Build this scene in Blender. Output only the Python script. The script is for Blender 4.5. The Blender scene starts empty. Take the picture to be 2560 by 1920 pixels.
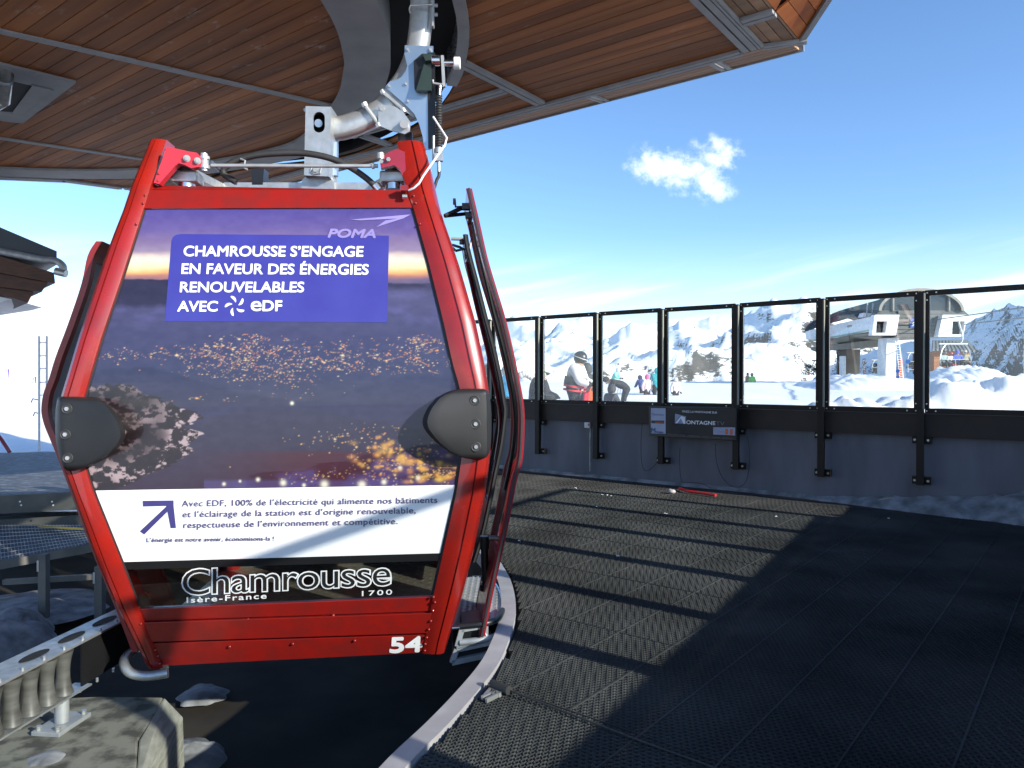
import bpy, bmesh, math, random
import numpy as np
from mathutils import Vector, Matrix, Euler
random.seed(5); np.random.seed(5)
sc = bpy.context.scene
COL = sc.collection

# ------------------------------------------------------------------ camera
F = 1850.0; CZ = 1.5; PITCH = math.radians(0.465)
cam_d = bpy.data.cameras.new('camera'); cam = bpy.data.objects.new('camera', cam_d); COL.objects.link(cam)
cam.location = (0, 0, CZ); cam.rotation_euler = (math.radians(90) - PITCH, 0, 0)
cam_d.sensor_width = 36; cam_d.lens = 36 * F / 2560; cam_d.clip_start = 0.05; cam_d.clip_end = 20000
sc.camera = cam

# ------------------------------------------------------------------ sun and sky
SUN_EL = math.radians(22); SH = Vector((0.80, -0.60, 0)).normalized()   # horizontal direction towards the sun
sun_d = bpy.data.lights.new('sun', 'SUN'); sun_d.energy = 4.9; sun_d.angle = math.radians(0.53); sun_d.color = (1.0, 0.93, 0.83)
sun = bpy.data.objects.new('sun', sun_d); COL.objects.link(sun)
sdir = Vector((SH.x * math.cos(SUN_EL), SH.y * math.cos(SUN_EL), math.sin(SUN_EL)))
sun.rotation_euler = sdir.to_track_quat('Z', 'Y').to_euler(); sun.location = (20, -15, 12)
world = bpy.data.worlds.new('World'); sc.world = world; world.use_nodes = True
def build_world():
    nt = world.node_tree; N = nt.nodes; L = nt.links; N.clear()
    def nd(t, **k):
        n = N.new(t)
        for a, b in k.items(): setattr(n, a, b)
        return n
    def m(op, a, b=None, c=None):
        n = nd('ShaderNodeMath', operation=op)
        for i, v in enumerate((a, b, c)):
            if v is None: continue
            if isinstance(v, (int, float)): n.inputs[i].default_value = v
            else: L.new(v, n.inputs[i])
        return n.outputs[0]
    out = nd('ShaderNodeOutputWorld'); bg = nd('ShaderNodeBackground'); sky = nd('ShaderNodeTexSky')
    sky.sky_type = 'NISHITA'; sky.sun_disc = False; sky.sun_elevation = SUN_EL
    sky.sun_rotation = math.atan2(SH.x, SH.y)
    sky.altitude = 1800; sky.air_density = 1.0; sky.dust_density = 1.3; sky.ozone_density = 2.2
    bg.inputs[1].default_value = 0.15
    tc = nd('ShaderNodeTexCoord'); sep = nd('ShaderNodeSeparateXYZ'); L.new(tc.outputs['Generated'], sep.inputs[0])
    x, y, z = sep.outputs
    # thin streaked cloud above the horizon, all the way round
    az = m('ARCTAN2', x, y); cmb = nd('ShaderNodeCombineXYZ')
    L.new(m('MULTIPLY', az, 2.2), cmb.inputs[0]); L.new(m('ADD', m('MULTIPLY', z, 26.0), m('MULTIPLY', az, -4.5)), cmb.inputs[1])
    nz = nd('ShaderNodeTexNoise'); nz.inputs['Scale'].default_value = 1.25; nz.inputs['Detail'].default_value = 8; nz.inputs['Roughness'].default_value = 0.5
    L.new(cmb.outputs[0], nz.inputs['Vector'])
    mr = nd('ShaderNodeMapRange', interpolation_type='SMOOTHSTEP'); mr.inputs[1].default_value = 0.44; mr.inputs[2].default_value = 0.78
    L.new(nz.outputs[0], mr.inputs[0])
    b1 = nd('ShaderNodeMapRange', interpolation_type='SMOOTHSTEP'); b1.inputs[1].default_value = 0.18; b1.inputs[2].default_value = 0.06; L.new(z, b1.inputs[0])
    wisp = m('MULTIPLY', m('MULTIPLY', mr.outputs[0], b1.outputs[0]), 0.85)
    # one small ragged fair-weather cloud
    ys = m('MAXIMUM', y, 0.05); ax = m('DIVIDE', x, ys); ez = m('DIVIDE', z, ys)
    front = m('GREATER_THAN', y, 0.05)
    cm2 = nd('ShaderNodeCombineXYZ'); L.new(ax, cm2.inputs[0]); L.new(ez, cm2.inputs[1])
    n2 = nd('ShaderNodeTexNoise'); n2.inputs['Scale'].default_value = 34; n2.inputs['Detail'].default_value = 9; n2.inputs['Roughness'].default_value = 0.62
    L.new(cm2.outputs[0], n2.inputs['Vector'])
    def blob(cx, cy, rx, ry):
        dx = m('DIVIDE', m('SUBTRACT', ax, cx), rx); dy = m('DIVIDE', m('SUBTRACT', ez, cy), ry)
        return m('SUBTRACT', 1.0, m('SQRT', m('ADD', m('MULTIPLY', dx, dx), m('MULTIPLY', dy, dy))))
    bl = None
    for b in ((0.195, 0.288, 0.042, 0.030), (0.275, 0.300, 0.042, 0.028), (0.267, 0.268, 0.030, 0.034), (0.235, 0.280, 0.05, 0.024), (0.275, 0.252, 0.030, 0.016), (0.222, 0.262, 0.025, 0.018)):
        v = blob(*b); bl = v if bl is None else m('MAXIMUM', bl, v)
    dens = m('ADD', m('MULTIPLY', bl, 0.95), m('MULTIPLY', m('SUBTRACT', n2.outputs[0], 0.5), 3.6))
    mc = nd('ShaderNodeMapRange', interpolation_type='SMOOTHSTEP'); mc.inputs[1].default_value = -0.15; mc.inputs[2].default_value = 1.5
    L.new(dens, mc.inputs[0])
    soft = nd('ShaderNodeMapRange', interpolation_type='SMOOTHSTEP'); soft.inputs[1].default_value = -0.25; soft.inputs[2].default_value = 0.15; L.new(bl, soft.inputs[0])
    cum = m('MULTIPLY', m('MULTIPLY', m('MULTIPLY', mc.outputs[0], soft.outputs[0]), front), 0.74)
    tint = nd('ShaderNodeMix', data_type='RGBA', blend_type='MULTIPLY'); tint.inputs[0].default_value = 1.0
    L.new(sky.outputs[0], tint.inputs[6]); tint.inputs[7].default_value = (0.84, 0.99, 1.12, 1)
    hz = nd('ShaderNodeMapRange', interpolation_type='SMOOTHSTEP'); hz.inputs[1].default_value = 0.20; hz.inputs[2].default_value = -0.01; hz.inputs[4].default_value = 0.55; L.new(z, hz.inputs[0])
    mix0 = nd('ShaderNodeMix', data_type='RGBA'); L.new(hz.outputs[0], mix0.inputs[0]); L.new(tint.outputs[2], mix0.inputs[6]); mix0.inputs[7].default_value = (5.6, 6.0, 6.4, 1)
    mix1 = nd('ShaderNodeMix', data_type='RGBA'); L.new(wisp, mix1.inputs[0]); L.new(mix0.outputs[2], mix1.inputs[6]); mix1.inputs[7].default_value = (8.4, 8.8, 9.4, 1)
    mix2 = nd('ShaderNodeMix', data_type='RGBA'); L.new(cum, mix2.inputs[0]); L.new(mix1.outputs[2], mix2.inputs[6]); mix2.inputs[7].default_value = (8.3, 8.5, 8.9, 1)
    L.new(mix2.outputs[2], bg.inputs[0]); L.new(bg.outputs[0], out.inputs[0])
build_world()
sc.view_settings.view_transform = 'Standard'; sc.view_settings.look = 'None'
sc.view_settings.exposure = 0.75; sc.view_settings.gamma = 1.0; sc.view_settings.use_curve_mapping = False
sc.cycles.max_bounces = 8; sc.cycles.transparent_max_bounces = 16; sc.cycles.caustics_reflective = False; sc.cycles.caustics_refractive = False
sc.cycles.sample_clamp_indirect = 6.0

# ------------------------------------------------------------------ photo measurements -> world
CR = cam.rotation_euler.to_matrix(); CO = Vector((0, 0, CZ))
def ray(px, py): return CR @ Vector(((px - 1280) / F, -(py - 960) / F, -1.0))
def at(px, py, Y): d = ray(px, py); return CO + d * (Y / d.y)
def onz(px, py, z): d = ray(px, py); return CO + d * ((z - CZ) / d.z)
def onpl(px, py, p, n): d = ray(px, py); return CO + d * ((p - CO).dot(n) / d.dot(n))
def lerp(a, b, t): return a + (b - a) * t
def interp(tab, v): return float(np.interp(v, [t[0] for t in tab], [t[1] for t in tab]))

# ------------------------------------------------------------------ materials
def lin(r, g, b):
    f = lambda c: ((c / 255 + 0.055) / 1.055) ** 2.4 if c > 10 else c / 255 / 12.92
    return (f(r), f(g), f(b))
def mat(name, col, rough=0.6, metal=0.0, col2=None, scale=6.0, stretch=None, bump=0.0, bscale=None, coat=0.0, spec=0.5, rvar=0.0, objvar=0.0, detail=6, lo=0.35, hi=0.65):
    m = bpy.data.materials.new(name); m.use_nodes = True; nt = m.node_tree; N = nt.nodes; L = nt.links
    b = N['Principled BSDF']; b.inputs['Roughness'].default_value = rough; b.inputs['Metallic'].default_value = metal
    b.inputs['Coat Weight'].default_value = coat; b.inputs['Coat Roughness'].default_value = 0.05; b.inputs['Specular IOR Level'].default_value = spec
    tc = N.new('ShaderNodeTexCoord'); mp = N.new('ShaderNodeMapping'); L.new(tc.outputs['Object'], mp.inputs[0])
    if stretch: mp.inputs['Scale'].default_value = stretch
    nz = N.new('ShaderNodeTexNoise'); nz.inputs['Scale'].default_value = scale; nz.inputs['Detail'].default_value = detail; L.new(mp.outputs[0], nz.inputs['Vector'])
    mr = N.new('ShaderNodeMapRange'); mr.inputs[1].default_value = lo; mr.inputs[2].default_value = hi; L.new(nz.outputs[0], mr.inputs[0])
    if col2 is None: col2 = tuple(c * 0.82 for c in col)
    mx = N.new('ShaderNodeMix'); mx.data_type = 'RGBA'; L.new(mr.outputs[0], mx.inputs[0])
    mx.inputs[6].default_value = (*col, 1); mx.inputs[7].default_value = (*col2, 1); last = mx.outputs[2]
    if objvar:
        oi = N.new('ShaderNodeObjectInfo'); r2 = N.new('ShaderNodeMapRange'); r2.inputs[3].default_value = 1 - objvar; r2.inputs[4].default_value = 1 + objvar
        L.new(oi.outputs['Random'], r2.inputs[0]); hv = N.new('ShaderNodeHueSaturation'); L.new(r2.outputs[0], hv.inputs['Value']); L.new(last, hv.inputs['Color']); last = hv.outputs[0]
    L.new(last, b.inputs['Base Color'])
    if rvar:
        r3 = N.new('ShaderNodeMapRange'); r3.inputs[3].default_value = max(0.02, rough - rvar); r3.inputs[4].default_value = rough + rvar; L.new(nz.outputs[0], r3.inputs[0]); L.new(r3.outputs[0], b.inputs['Roughness'])
    if bump:
        n2 = N.new('ShaderNodeTexNoise'); n2.inputs['Scale'].default_value = bscale or scale * 4; n2.inputs['Detail'].default_value = 8; L.new(mp.outputs[0], n2.inputs['Vector'])
        bp = N.new('ShaderNodeBump'); bp.inputs['Strength'].default_value = min(1, bump * 20); bp.inputs['Distance'].default_value = bump; L.new(n2.outputs[0], bp.inputs['Height']); L.new(bp.outputs[0], b.inputs['Normal'])
    return m
def glass_mat(name, tint, gl=0.06, rough=0.02, body=0.0, bodycol=(0.5, 0.5, 0.5)):
    m = bpy.data.materials.new(name); m.use_nodes = True; nt = m.node_tree; N = nt.nodes; L = nt.links; N.clear()
    out = N.new('ShaderNodeOutputMaterial'); tr = N.new('ShaderNodeBsdfTransparent'); tr.inputs[0].default_value = (*tint, 1)
    g = N.new('ShaderNodeBsdfGlossy'); g.inputs['Roughness'].default_value = rough; g.inputs[0].default_value = (1, 1, 1, 1)
    lw = N.new('ShaderNodeLayerWeight'); lw.inputs[0].default_value = 0.25
    ma = N.new('ShaderNodeMath'); ma.operation = 'MULTIPLY_ADD'; L.new(lw.outputs['Fresnel'], ma.inputs[0]); ma.inputs[1].default_value = 0.8; ma.inputs[2].default_value = gl * 0.3
    src = tr.outputs[0]
    if body:
        df = N.new('ShaderNodeBsdfDiffuse'); df.inputs[0].default_value = (*bodycol, 1); m0 = N.new('ShaderNodeMixShader'); m0.inputs[0].default_value = body
        L.new(tr.outputs[0], m0.inputs[1]); L.new(df.outputs[0], m0.inputs[2]); src = m0.outputs[0]
    mx = N.new('ShaderNodeMixShader'); L.new(ma.outputs[0], mx.inputs[0]); L.new(src, mx.inputs[1]); L.new(g.outputs[0], mx.inputs[2]); L.new(mx.outputs[0], out.inputs[0])
    return m
M = {}
M['red'] = mat('red_paint', (0.28, 0.011, 0.006), 0.30, coat=0.5, col2=(0.21, 0.010, 0.007), scale=7, rvar=0.14, detail=12, bump=0.0002, bscale=300)
M['red_trim'] = mat('red_panel_paint', (0.25, 0.008, 0.005), 0.42, coat=0.2, col2=(0.18, 0.008, 0.006), scale=9, rvar=0.15, detail=12, bump=0.0002, bscale=300)
M['dark_red'] = mat('door_red_paint', (0.27, 0.010, 0.022), 0.3, coat=0.5)
M['pink'] = mat('faded_red_bracket', (0.60, 0.03, 0.05), 0.45)
M['galv'] = mat('galvanised_steel', (0.55, 0.56, 0.55), 0.42, 0.75, col2=(0.40, 0.42, 0.42), scale=14, rvar=0.15, bump=0.0006)
M['galv_dull'] = mat('weathered_galvanised', (0.42, 0.44, 0.45), 0.55, 0.5, col2=(0.28, 0.30, 0.31), scale=9, rvar=0.15, bump=0.001)
M['zinc'] = mat('blue_zinc_plate', (0.30, 0.42, 0.58), 0.38, 0.85, col2=(0.40, 0.50, 0.60), scale=3)
M['chrome'] = mat('polished_steel', (0.62, 0.62, 0.62), 0.22, 1.0)
M['bolt'] = mat('bolt_steel', (0.6, 0.6, 0.58), 0.35, 0.8)
M['rubber'] = mat('black_rubber', (0.018, 0.018, 0.018), 0.6, col2=(0.03, 0.03, 0.03))
M['plastic'] = mat('grey_bumper_plastic', (0.015, 0.0155, 0.016), 0.5, col2=(0.010, 0.0105, 0.011), scale=5, bump=0.0004, bscale=220)
M['black'] = mat('black_metal', (0.012, 0.012, 0.013), 0.35)
M['darkgap'] = mat('dark_recess', (0.006, 0.006, 0.006), 0.8)
M['white_plastic'] = mat('white_nylon', (0.75, 0.75, 0.75), 0.4)
M['trim'] = mat('grey_trim', (0.27, 0.27, 0.265), 0.6, col2=(0.22, 0.22, 0.22), scale=5)
M['plate'] = mat('grey_plate', (0.26, 0.26, 0.255), 0.62, col2=(0.20, 0.20, 0.20), scale=2.5, bump=0.0005)
M['fence'] = mat('fence_brown_metal', (0.017, 0.013, 0.010), 0.5, spec=0.3)
M['fascia'] = mat('fence_brown_fascia', (0.030, 0.020, 0.015), 0.6, col2=(0.022, 0.015, 0.012))
M['wall'] = mat('rendered_wall', (0.21, 0.215, 0.245), 0.9, col2=(0.13, 0.132, 0.15), scale=2.6, stretch=(1, 1, 0.22), bump=0.003, bscale=26, detail=10, lo=.38, hi=.72)
M['concrete'] = mat('old_concrete', (0.19, 0.19, 0.155), 0.9, col2=(0.055, 0.055, 0.045), scale=9, bump=0.01, bscale=18, detail=10, lo=0.42, hi=0.6)
M['concrete_cut'] = mat('broken_concrete_face', (0.30, 0.30, 0.26), 0.9, col2=(0.17, 0.18, 0.15), scale=7, stretch=(1, 1, 6), bump=0.01, bscale=30)
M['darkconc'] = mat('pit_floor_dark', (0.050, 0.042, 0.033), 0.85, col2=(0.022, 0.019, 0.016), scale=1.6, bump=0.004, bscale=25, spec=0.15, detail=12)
M['kerb'] = mat('kerb_steel', (0.48, 0.46, 0.46), 0.6, 0.15, col2=(0.36, 0.34, 0.35), scale=4, bump=0.001)
M['mat'] = mat('rubber_mat', (0.072, 0.074, 0.072), 0.8, col2=(0.036, 0.037, 0.036), scale=1.1, objvar=0.05, spec=0.06, bump=0.0012, bscale=60)
_g = M['mat'].node_tree.nodes.new('ShaderNodeNewGeometry'); M['mat'].node_tree.links.new(_g.outputs['Position'], [n for n in M['mat'].node_tree.nodes if n.type == 'MAPPING'][0].inputs[0])
M['snow'] = mat('snow', (0.92, 0.925, 0.93), 0.75, col2=(0.88, 0.89, 0.91), scale=1.5, bump=0.03, bscale=3)
M['glass'] = glass_mat('clear_glass', (0.94, 0.97, 0.96), body=0.015, bodycol=(0.8, 0.85, 0.9))
M['tint'] = glass_mat('tinted_glass', (0.50, 0.46, 0.36), gl=0.1)
M['shadesnow'] = mat('old_shaded_snow', (0.30, 0.31, 0.33), 0.8, col2=(0.12, 0.125, 0.13), scale=6, bump=0.02, bscale=14)  # snow darkened in its colour to stand in for shade
M['doorglass'] = glass_mat('door_glass', (0.42, 0.46, 0.46), gl=0.15, body=0.35, bodycol=(0.24, 0.28, 0.30))
M['whitetext'] = mat('white_print', (0.86, 0.86, 0.86), 0.35)
M['white'] = mat('white_paint', (0.78, 0.79, 0.80), 0.45)
M['adwhite'] = mat('white_film', (0.82, 0.83, 0.83), 0.35, coat=0.3, col2=(0.80, 0.81, 0.81))
M['adblue'] = mat('blue_film', lin(58, 58, 138), 0.35, coat=0.3, col2=lin(54, 52, 132))
M['adtext'] = mat('indigo_print', lin(66, 62, 120), 0.4)
M['adtext2'] = mat('indigo_small_print', lin(90, 80, 120), 0.4)
M['poma'] = mat('pale_lilac_print', lin(138, 128, 184), 0.4)

def wood_mat(name, c1, c2, worn=0.55):
    m = mat(name, c1, 0.6, col2=c2, scale=3.0, stretch=None, objvar=0.26, spec=0.12, detail=10, bump=0.0008, bscale=40)
    nt = m.node_tree; N = nt.nodes; L = nt.links
    mp = [n for n in N if n.type == 'MAPPING'][0]; mp.vector_type = 'TEXTURE'
    mp.inputs['Rotation'].default_value = (0, 0, math.radians(-37.3)); mp.inputs['Scale'].default_value = (9, 0.55, 1)
    b = N['Principled BSDF']; tc = [n for n in N if n.type == 'TEX_COORD'][0]
    geo = N.new('ShaderNodeNewGeometry')
    mp2 = N.new('ShaderNodeMapping'); mp2.vector_type = 'TEXTURE'; mp2.inputs['Rotation'].default_value = (0, 0, math.radians(-37.3)); mp2.inputs['Scale'].default_value = (2.6, 1, 1)
    L.new(geo.outputs['Position'], mp2.inputs[0])
    nz = N.new('ShaderNodeTexNoise'); nz.inputs['Scale'].default_value = 6; nz.inputs['Detail'].default_value = 9; nz.inputs['Roughness'].default_value = 0.7; L.new(mp2.outputs[0], nz.inputs[0])
    mr = N.new('ShaderNodeMapRange'); mr.inputs[1].default_value = worn + 0.13; mr.inputs[2].default_value = worn + 0.22; mr.inputs[4].default_value = 0.55; L.new(nz.outputs[0], mr.inputs[0])
    nb = N.new('ShaderNodeTexNoise'); nb.inputs['Scale'].default_value = 0.5; L.new(geo.outputs['Position'], nb.inputs[0])
    m2 = N.new('ShaderNodeMapRange'); m2.inputs[1].default_value = 0.42; m2.inputs[2].default_value = 0.6; L.new(nb.outputs[0], m2.inputs[0])
    mu = N.new('ShaderNodeMath'); mu.operation = 'MULTIPLY'; L.new(mr.outputs[0], mu.inputs[0]); L.new(m2.outputs[0], mu.inputs[1])
    src = b.inputs['Base Color'].links[0].from_socket
    mx = N.new('ShaderNodeMix'); mx.data_type = 'RGBA'; L.new(mu.outputs[0], mx.inputs[0]); L.new(src, mx.inputs[6]); mx.inputs[7].default_value = (0.42, 0.36, 0.30, 1)
    L.new(mx.outputs[2], b.inputs['Base Color'])
    return m
M['wood'] = wood_mat('soffit_wood', (0.36, 0.128, 0.035), (0.17, 0.058, 0.016), worn=0.45)
M['wood_pale'] = wood_mat('fascia_wood', (0.36, 0.22, 0.13), (0.26, 0.15, 0.09), worn=0.7)
M['wood_orange'] = wood_mat('end_board_wood', (0.42, 0.13, 0.035), (0.26, 0.07, 0.02), worn=0.8)  # end boards coloured brighter for the light reflected onto them

# ------------------------------------------------------------------ mesh building
class MB:
    def __init__(s): s.v = []; s.f = []; s.mi = []
    def add(s, vs, fs, mi=0):
        o = len(s.v); s.v += [Vector(v) for v in vs]; s.f += [tuple(i + o for i in f) for f in fs]; s.mi += [mi] * len(fs); return s
    def hexa(s, p, mi=0):   # 8 points: bottom ring 0-3, top ring 4-7
        return s.add(p, [(3, 2, 1, 0), (4, 5, 6, 7), (0, 1, 5, 4), (1, 2, 6, 5), (2, 3, 7, 6), (3, 0, 4, 7)], mi)
    def box(s, c, size, ax=None, mi=0):
        c = Vector(c); X, Y, Z = ax or (Vector((1, 0, 0)), Vector((0, 1, 0)), Vector((0, 0, 1)))
        a, b, d = (X * size[0] / 2, Y * size[1] / 2, Z * size[2] / 2)
        return s.hexa([c - a - b - d, c + a - b - d, c + a + b - d, c - a + b - d, c - a - b + d, c + a - b + d, c + a + b + d, c - a + b + d], mi)
    def bar(s, p0, p1, w, h, up=Vector((0, 0, 1)), mi=0):
        p0 = Vector(p0); p1 = Vector(p1); d = (p1 - p0); L_ = d.length; d.normalize(); sx = d.cross(up)
        if sx.length < 1e-4: sx = d.cross(Vector((1, 0, 0)))
        sx.normalize(); u = sx.cross(d)
        return s.box((p0 + p1) / 2, (w, L_, h), (sx, d, u), mi)
    def tube(s, pts, r, n=10, cap=True, mi=0, closed=False):
        pts = [Vector(p) for p in pts]; m = len(pts); rs = r if isinstance(r, (list, tuple)) else [r] * m
        vs = []; prev = None
        for i, p in enumerate(pts):
            if closed: d = pts[(i + 1) % m] - pts[i - 1]
            else: d = pts[min(i + 1, m - 1)] - pts[max(i - 1, 0)]
            if d.length < 1e-9: d = Vector((0, 0, 1))
            d.normalize()
            if prev is None:
                a = d.cross(Vector((0, 0, 1)))
                if a.length < 1e-3: a = d.cross(Vector((1, 0, 0)))
            else: a = prev - d * prev.dot(d)
            a.normalize(); prev = a; b = d.cross(a)
            for k in range(n):
                t = 2 * math.pi * k / n; vs.append(p + (a * math.cos(t) + b * math.sin(t)) * rs[i])
        fs = []
        for i in range(m if closed else m - 1):
            j = (i + 1) % m
            for k in range(n): fs.append((i * n + k, i * n + (k + 1) % n, j * n + (k + 1) % n, j * n + k))
        if cap and not closed: fs += [tuple(reversed(range(n))), tuple(range((m - 1) * n, m * n))]
        return s.add(vs, fs, mi)
    def cyl(s, p0, p1, r, n=16, mi=0): return s.tube([p0, p1], r, n, True, mi)
    def prism(s, poly, ext, mi=0):
        n = len(poly); poly = [Vector(p) for p in poly]; ext = Vector(ext)
        return s.add(poly + [p + ext for p in poly], [tuple(reversed(range(n))), tuple(range(n, 2 * n))] + [(i, (i + 1) % n, n + (i + 1) % n, n + i) for i in range(n)], mi)
    def loft(s, secs, closed=True, cap=True, mi=0):
        n = len(secs[0]); vs = [p for q in secs for p in q]; fs = []
        for i in range(len(secs) - 1):
            for k in range(n if closed else n - 1):
                fs.append((i * n + k, i * n + (k + 1) % n, (i + 1) * n + (k + 1) % n, (i + 1) * n + k))
        if cap and closed: fs += [tuple(reversed(range(n))), tuple(range((len(secs) - 1) * n, len(secs) * n))]
        return s.add(vs, fs, mi)
    def ball(s, c, r, seg=10, rings=6, mi=0, ax=None):
        c = Vector(c); rx, ry, rz = r if isinstance(r, (tuple, list)) else (r, r, r)
        X, Y, Z = ax or (Vector((1, 0, 0)), Vector((0, 1, 0)), Vector((0, 0, 1)))
        vs = [c + Z * rz]; fs = []
        for i in range(1, rings):
            t = math.pi * i / rings
            for k in range(seg):
                p = 2 * math.pi * k / seg; vs.append(c + X * rx * math.sin(t) * math.cos(p) + Y * ry * math.sin(t) * math.sin(p) + Z * rz * math.cos(t))
        vs.append(c - Z * rz)
        for k in range(seg): fs.append((0, 1 + k, 1 + (k + 1) % seg)); fs.append((len(vs) - 1, 1 + (rings - 2) * seg + (k + 1) % seg, 1 + (rings - 2) * seg + k))
        for i in range(rings - 2):
            for k in range(seg): a = 1 + i * seg; fs.append((a + k, a + seg + k, a + seg + (k + 1) % seg, a + (k + 1) % seg))
        return s.add(vs, fs, mi)
    def mesh(s, name, mats, smooth=None, org=Vector((0, 0, 0))):
        me = bpy.data.meshes.new(name); me.from_pydata([v - org for v in s.v], [], s.f)
        for m_ in (mats if isinstance(mats, (list, tuple)) else [mats]): me.materials.append(m_)
        if any(s.mi): me.polygons.foreach_set('material_index', s.mi)
        bm = bmesh.new(); bm.from_mesh(me); bmesh.ops.recalc_face_normals(bm, faces=bm.faces) if s.recalc else None; bm.to_mesh(me); bm.free()
        if smooth is not None:
            me.polygons.foreach_set('use_smooth', [True] * len(me.polygons)); me.set_sharp_from_angle(angle=math.radians(smooth))
        me.update(); return me
    recalc = True
    def build(s, name, m, parent=None, smooth=None, bevel=0, **tags):
        if parent is not None: org = Vector(worg(parent))
        else:
            a = np.array([tuple(v) for v in s.v]); org = Vector(((a[:, 0].min() + a[:, 0].max()) / 2, (a[:, 1].min() + a[:, 1].max()) / 2, a[:, 2].min()))
        me = s.mesh(name, [M[k] if isinstance(k, str) else k for k in (m if isinstance(m, (list, tuple)) else [m])], smooth, org)
        o = bpy.data.objects.new(name, me); COL.objects.link(o); ORG[o.name] = org
        if parent is not None: o.parent = parent
        else: o.location = org
        if parent is not None and any(w_ in name for w_ in ('bolt', 'rivet', 'lettering', '_print')) and not tags.get('kind'): tags['kind'] = 'stuff'
        if bevel:
            md = o.modifiers.new('bevel', 'BEVEL'); md.width = bevel; md.segments = 2; md.limit_method = 'ANGLE'
        tag(o, **tags); return o
ORG = {}
def worg(o): return ORG[o.name]
def tag(o, label=None, cat=None, group=None, kind=None):
    if label: o['label'] = label
    if cat: o['category'] = cat
    if group: o['group'] = group
    if kind: o['kind'] = kind
def thing(name, loc, label, cat, group=None, kind=None):
    o = bpy.data.objects.new(name, None); COL.objects.link(o); o.location = loc; o.empty_display_size = 0.2; ORG[o.name] = Vector(loc); tag(o, label, cat, group, kind); return o
def copy_tree(o, parent=None):
    c = o.copy(); COL.objects.link(c); c.parent = parent; ORG[c.name] = ORG[o.name].copy()
    for ch in [x for x in bpy.data.objects if x.parent == o]: copy_tree(ch, c)
    return c

# text -> flat triangles
def text2d(s, bold=0.0, shear=0.0, spacing=1.0):
    cu = bpy.data.curves.new('t', 'FONT'); cu.body = s; cu.size = 1; cu.offset = bold; cu.shear = shear; cu.space_character = spacing; cu.resolution_u = 4
    o = bpy.data.objects.new('t', cu); COL.objects.link(o); dg = bpy.context.evaluated_depsgraph_get(); me = bpy.data.meshes.new_from_object(o.evaluated_get(dg))
    v = np.array([tuple(x.co)[:2] for x in me.vertices]); f = [tuple(p.vertices) for p in me.polygons]
    bpy.data.objects.remove(o); bpy.data.curves.remove(cu); bpy.data.meshes.remove(me); return v, f
def put_text(mb, s, p0, p1, cap, place, bold=0.0, shear=0.0, up=(0.0, -1.0), capref=0.72, spacing=1.0, mi=0):
    v, f = text2d(s, 0.0, shear, spacing); x0, x1 = v[:, 0].min(), v[:, 0].max(); p0 = np.array(p0, float); p1 = np.array(p1, float)
    e = bold * cap / capref
    if e > 0:      # heavier weight: the same glyphs laid again a hair apart
        for k, (dx, dy) in enumerate(((-e, 0), (e, 0), (0, e), (0, -e), (e * .7, e * .7), (-e * .7, e * .7), (e * .7, -e * .7), (-e * .7, -e * .7))):
            mb.add([place(*(p0 + (p1 - p0) * ((a - x0) / (x1 - x0)) + np.array(up) * (b / capref * cap) + np.array((dx, dy)))) + TEXT_N * (0.00015 * (k + 1)) for a, b in v], f, mi)
    mb.add([place(*(p0 + (p1 - p0) * ((a - x0) / (x1 - x0)) + np.array(up) * (b / capref * cap))) for a, b in v], f, mi)

TEXT_N = Vector((0.0, -1.0, 0))
# value noise in numpy
def vnoise(x, y, seed=0):
    xi = np.floor(x).astype(int); yi = np.floor(y).astype(int); xf = x - xi; yf = y - yi
    h = lambda a, b: (np.sin(a * 127.1 + b * 311.7 + seed * 74.7) * 43758.5453) % 1.0
    u = xf * xf * (3 - 2 * xf); v = yf * yf * (3 - 2 * yf)
    return (h(xi, yi) * (1 - u) + h(xi + 1, yi) * u) * (1 - v) + (h(xi, yi + 1) * (1 - u) + h(xi + 1, yi + 1) * u) * v
def fbm(x, y, o=5, seed=0, g=0.5):
    r = 0; a = 1; t = 0
    for i in range(o): r = r + a * vnoise(x * 2 ** i, y * 2 ** i, seed + i); t += a; a *= g
    return r / t
def ridged(x, y, o=6, seed=0, g=0.55):
    r = 0; a = 1; t = 0
    for i in range(o): n = 1 - np.abs(2 * vnoise(x * 2 ** i, y * 2 ** i, seed + i) - 1); r = r + a * n * n; t += a; a *= g
    return r / t
def grid_obj(name, P, m, parent=None, smooth=True, **tags):
    n, k = P.shape[:2]; V = P.reshape(-1, 3); org = Vector((float(V[:, 0].mean()), float(V[:, 1].mean()), float(V[:, 2].min()))) if parent is None else worg(parent)
    idx = np.arange(n * k).reshape(n, k); Fq = np.stack([idx[:-1, :-1], idx[:-1, 1:], idx[1:, 1:], idx[1:, :-1]], -1).reshape(-1, 4)
    me = bpy.data.meshes.new(name); me.vertices.add(len(V)); me.vertices.foreach_set('co', (V - np.array(org)).astype(np.float32).ravel())
    me.loops.add(Fq.size); me.loops.foreach_set('vertex_index', Fq.ravel().astype(np.int32)); me.polygons.add(len(Fq)); me.polygons.foreach_set('loop_start', np.arange(0, Fq.size, 4, dtype=np.int32))
    me.polygons.foreach_set('use_smooth', np.ones(len(Fq), bool) if smooth else np.zeros(len(Fq), bool)); me.update(calc_edges=True); me.validate()
    me.materials.append(M[m] if isinstance(m, str) else m); o = bpy.data.objects.new(name, me); COL.objects.link(o); ORG[o.name] = org
    if parent is not None: o.parent = parent
    else: o.location = org
    tag(o, **tags); return o

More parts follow.
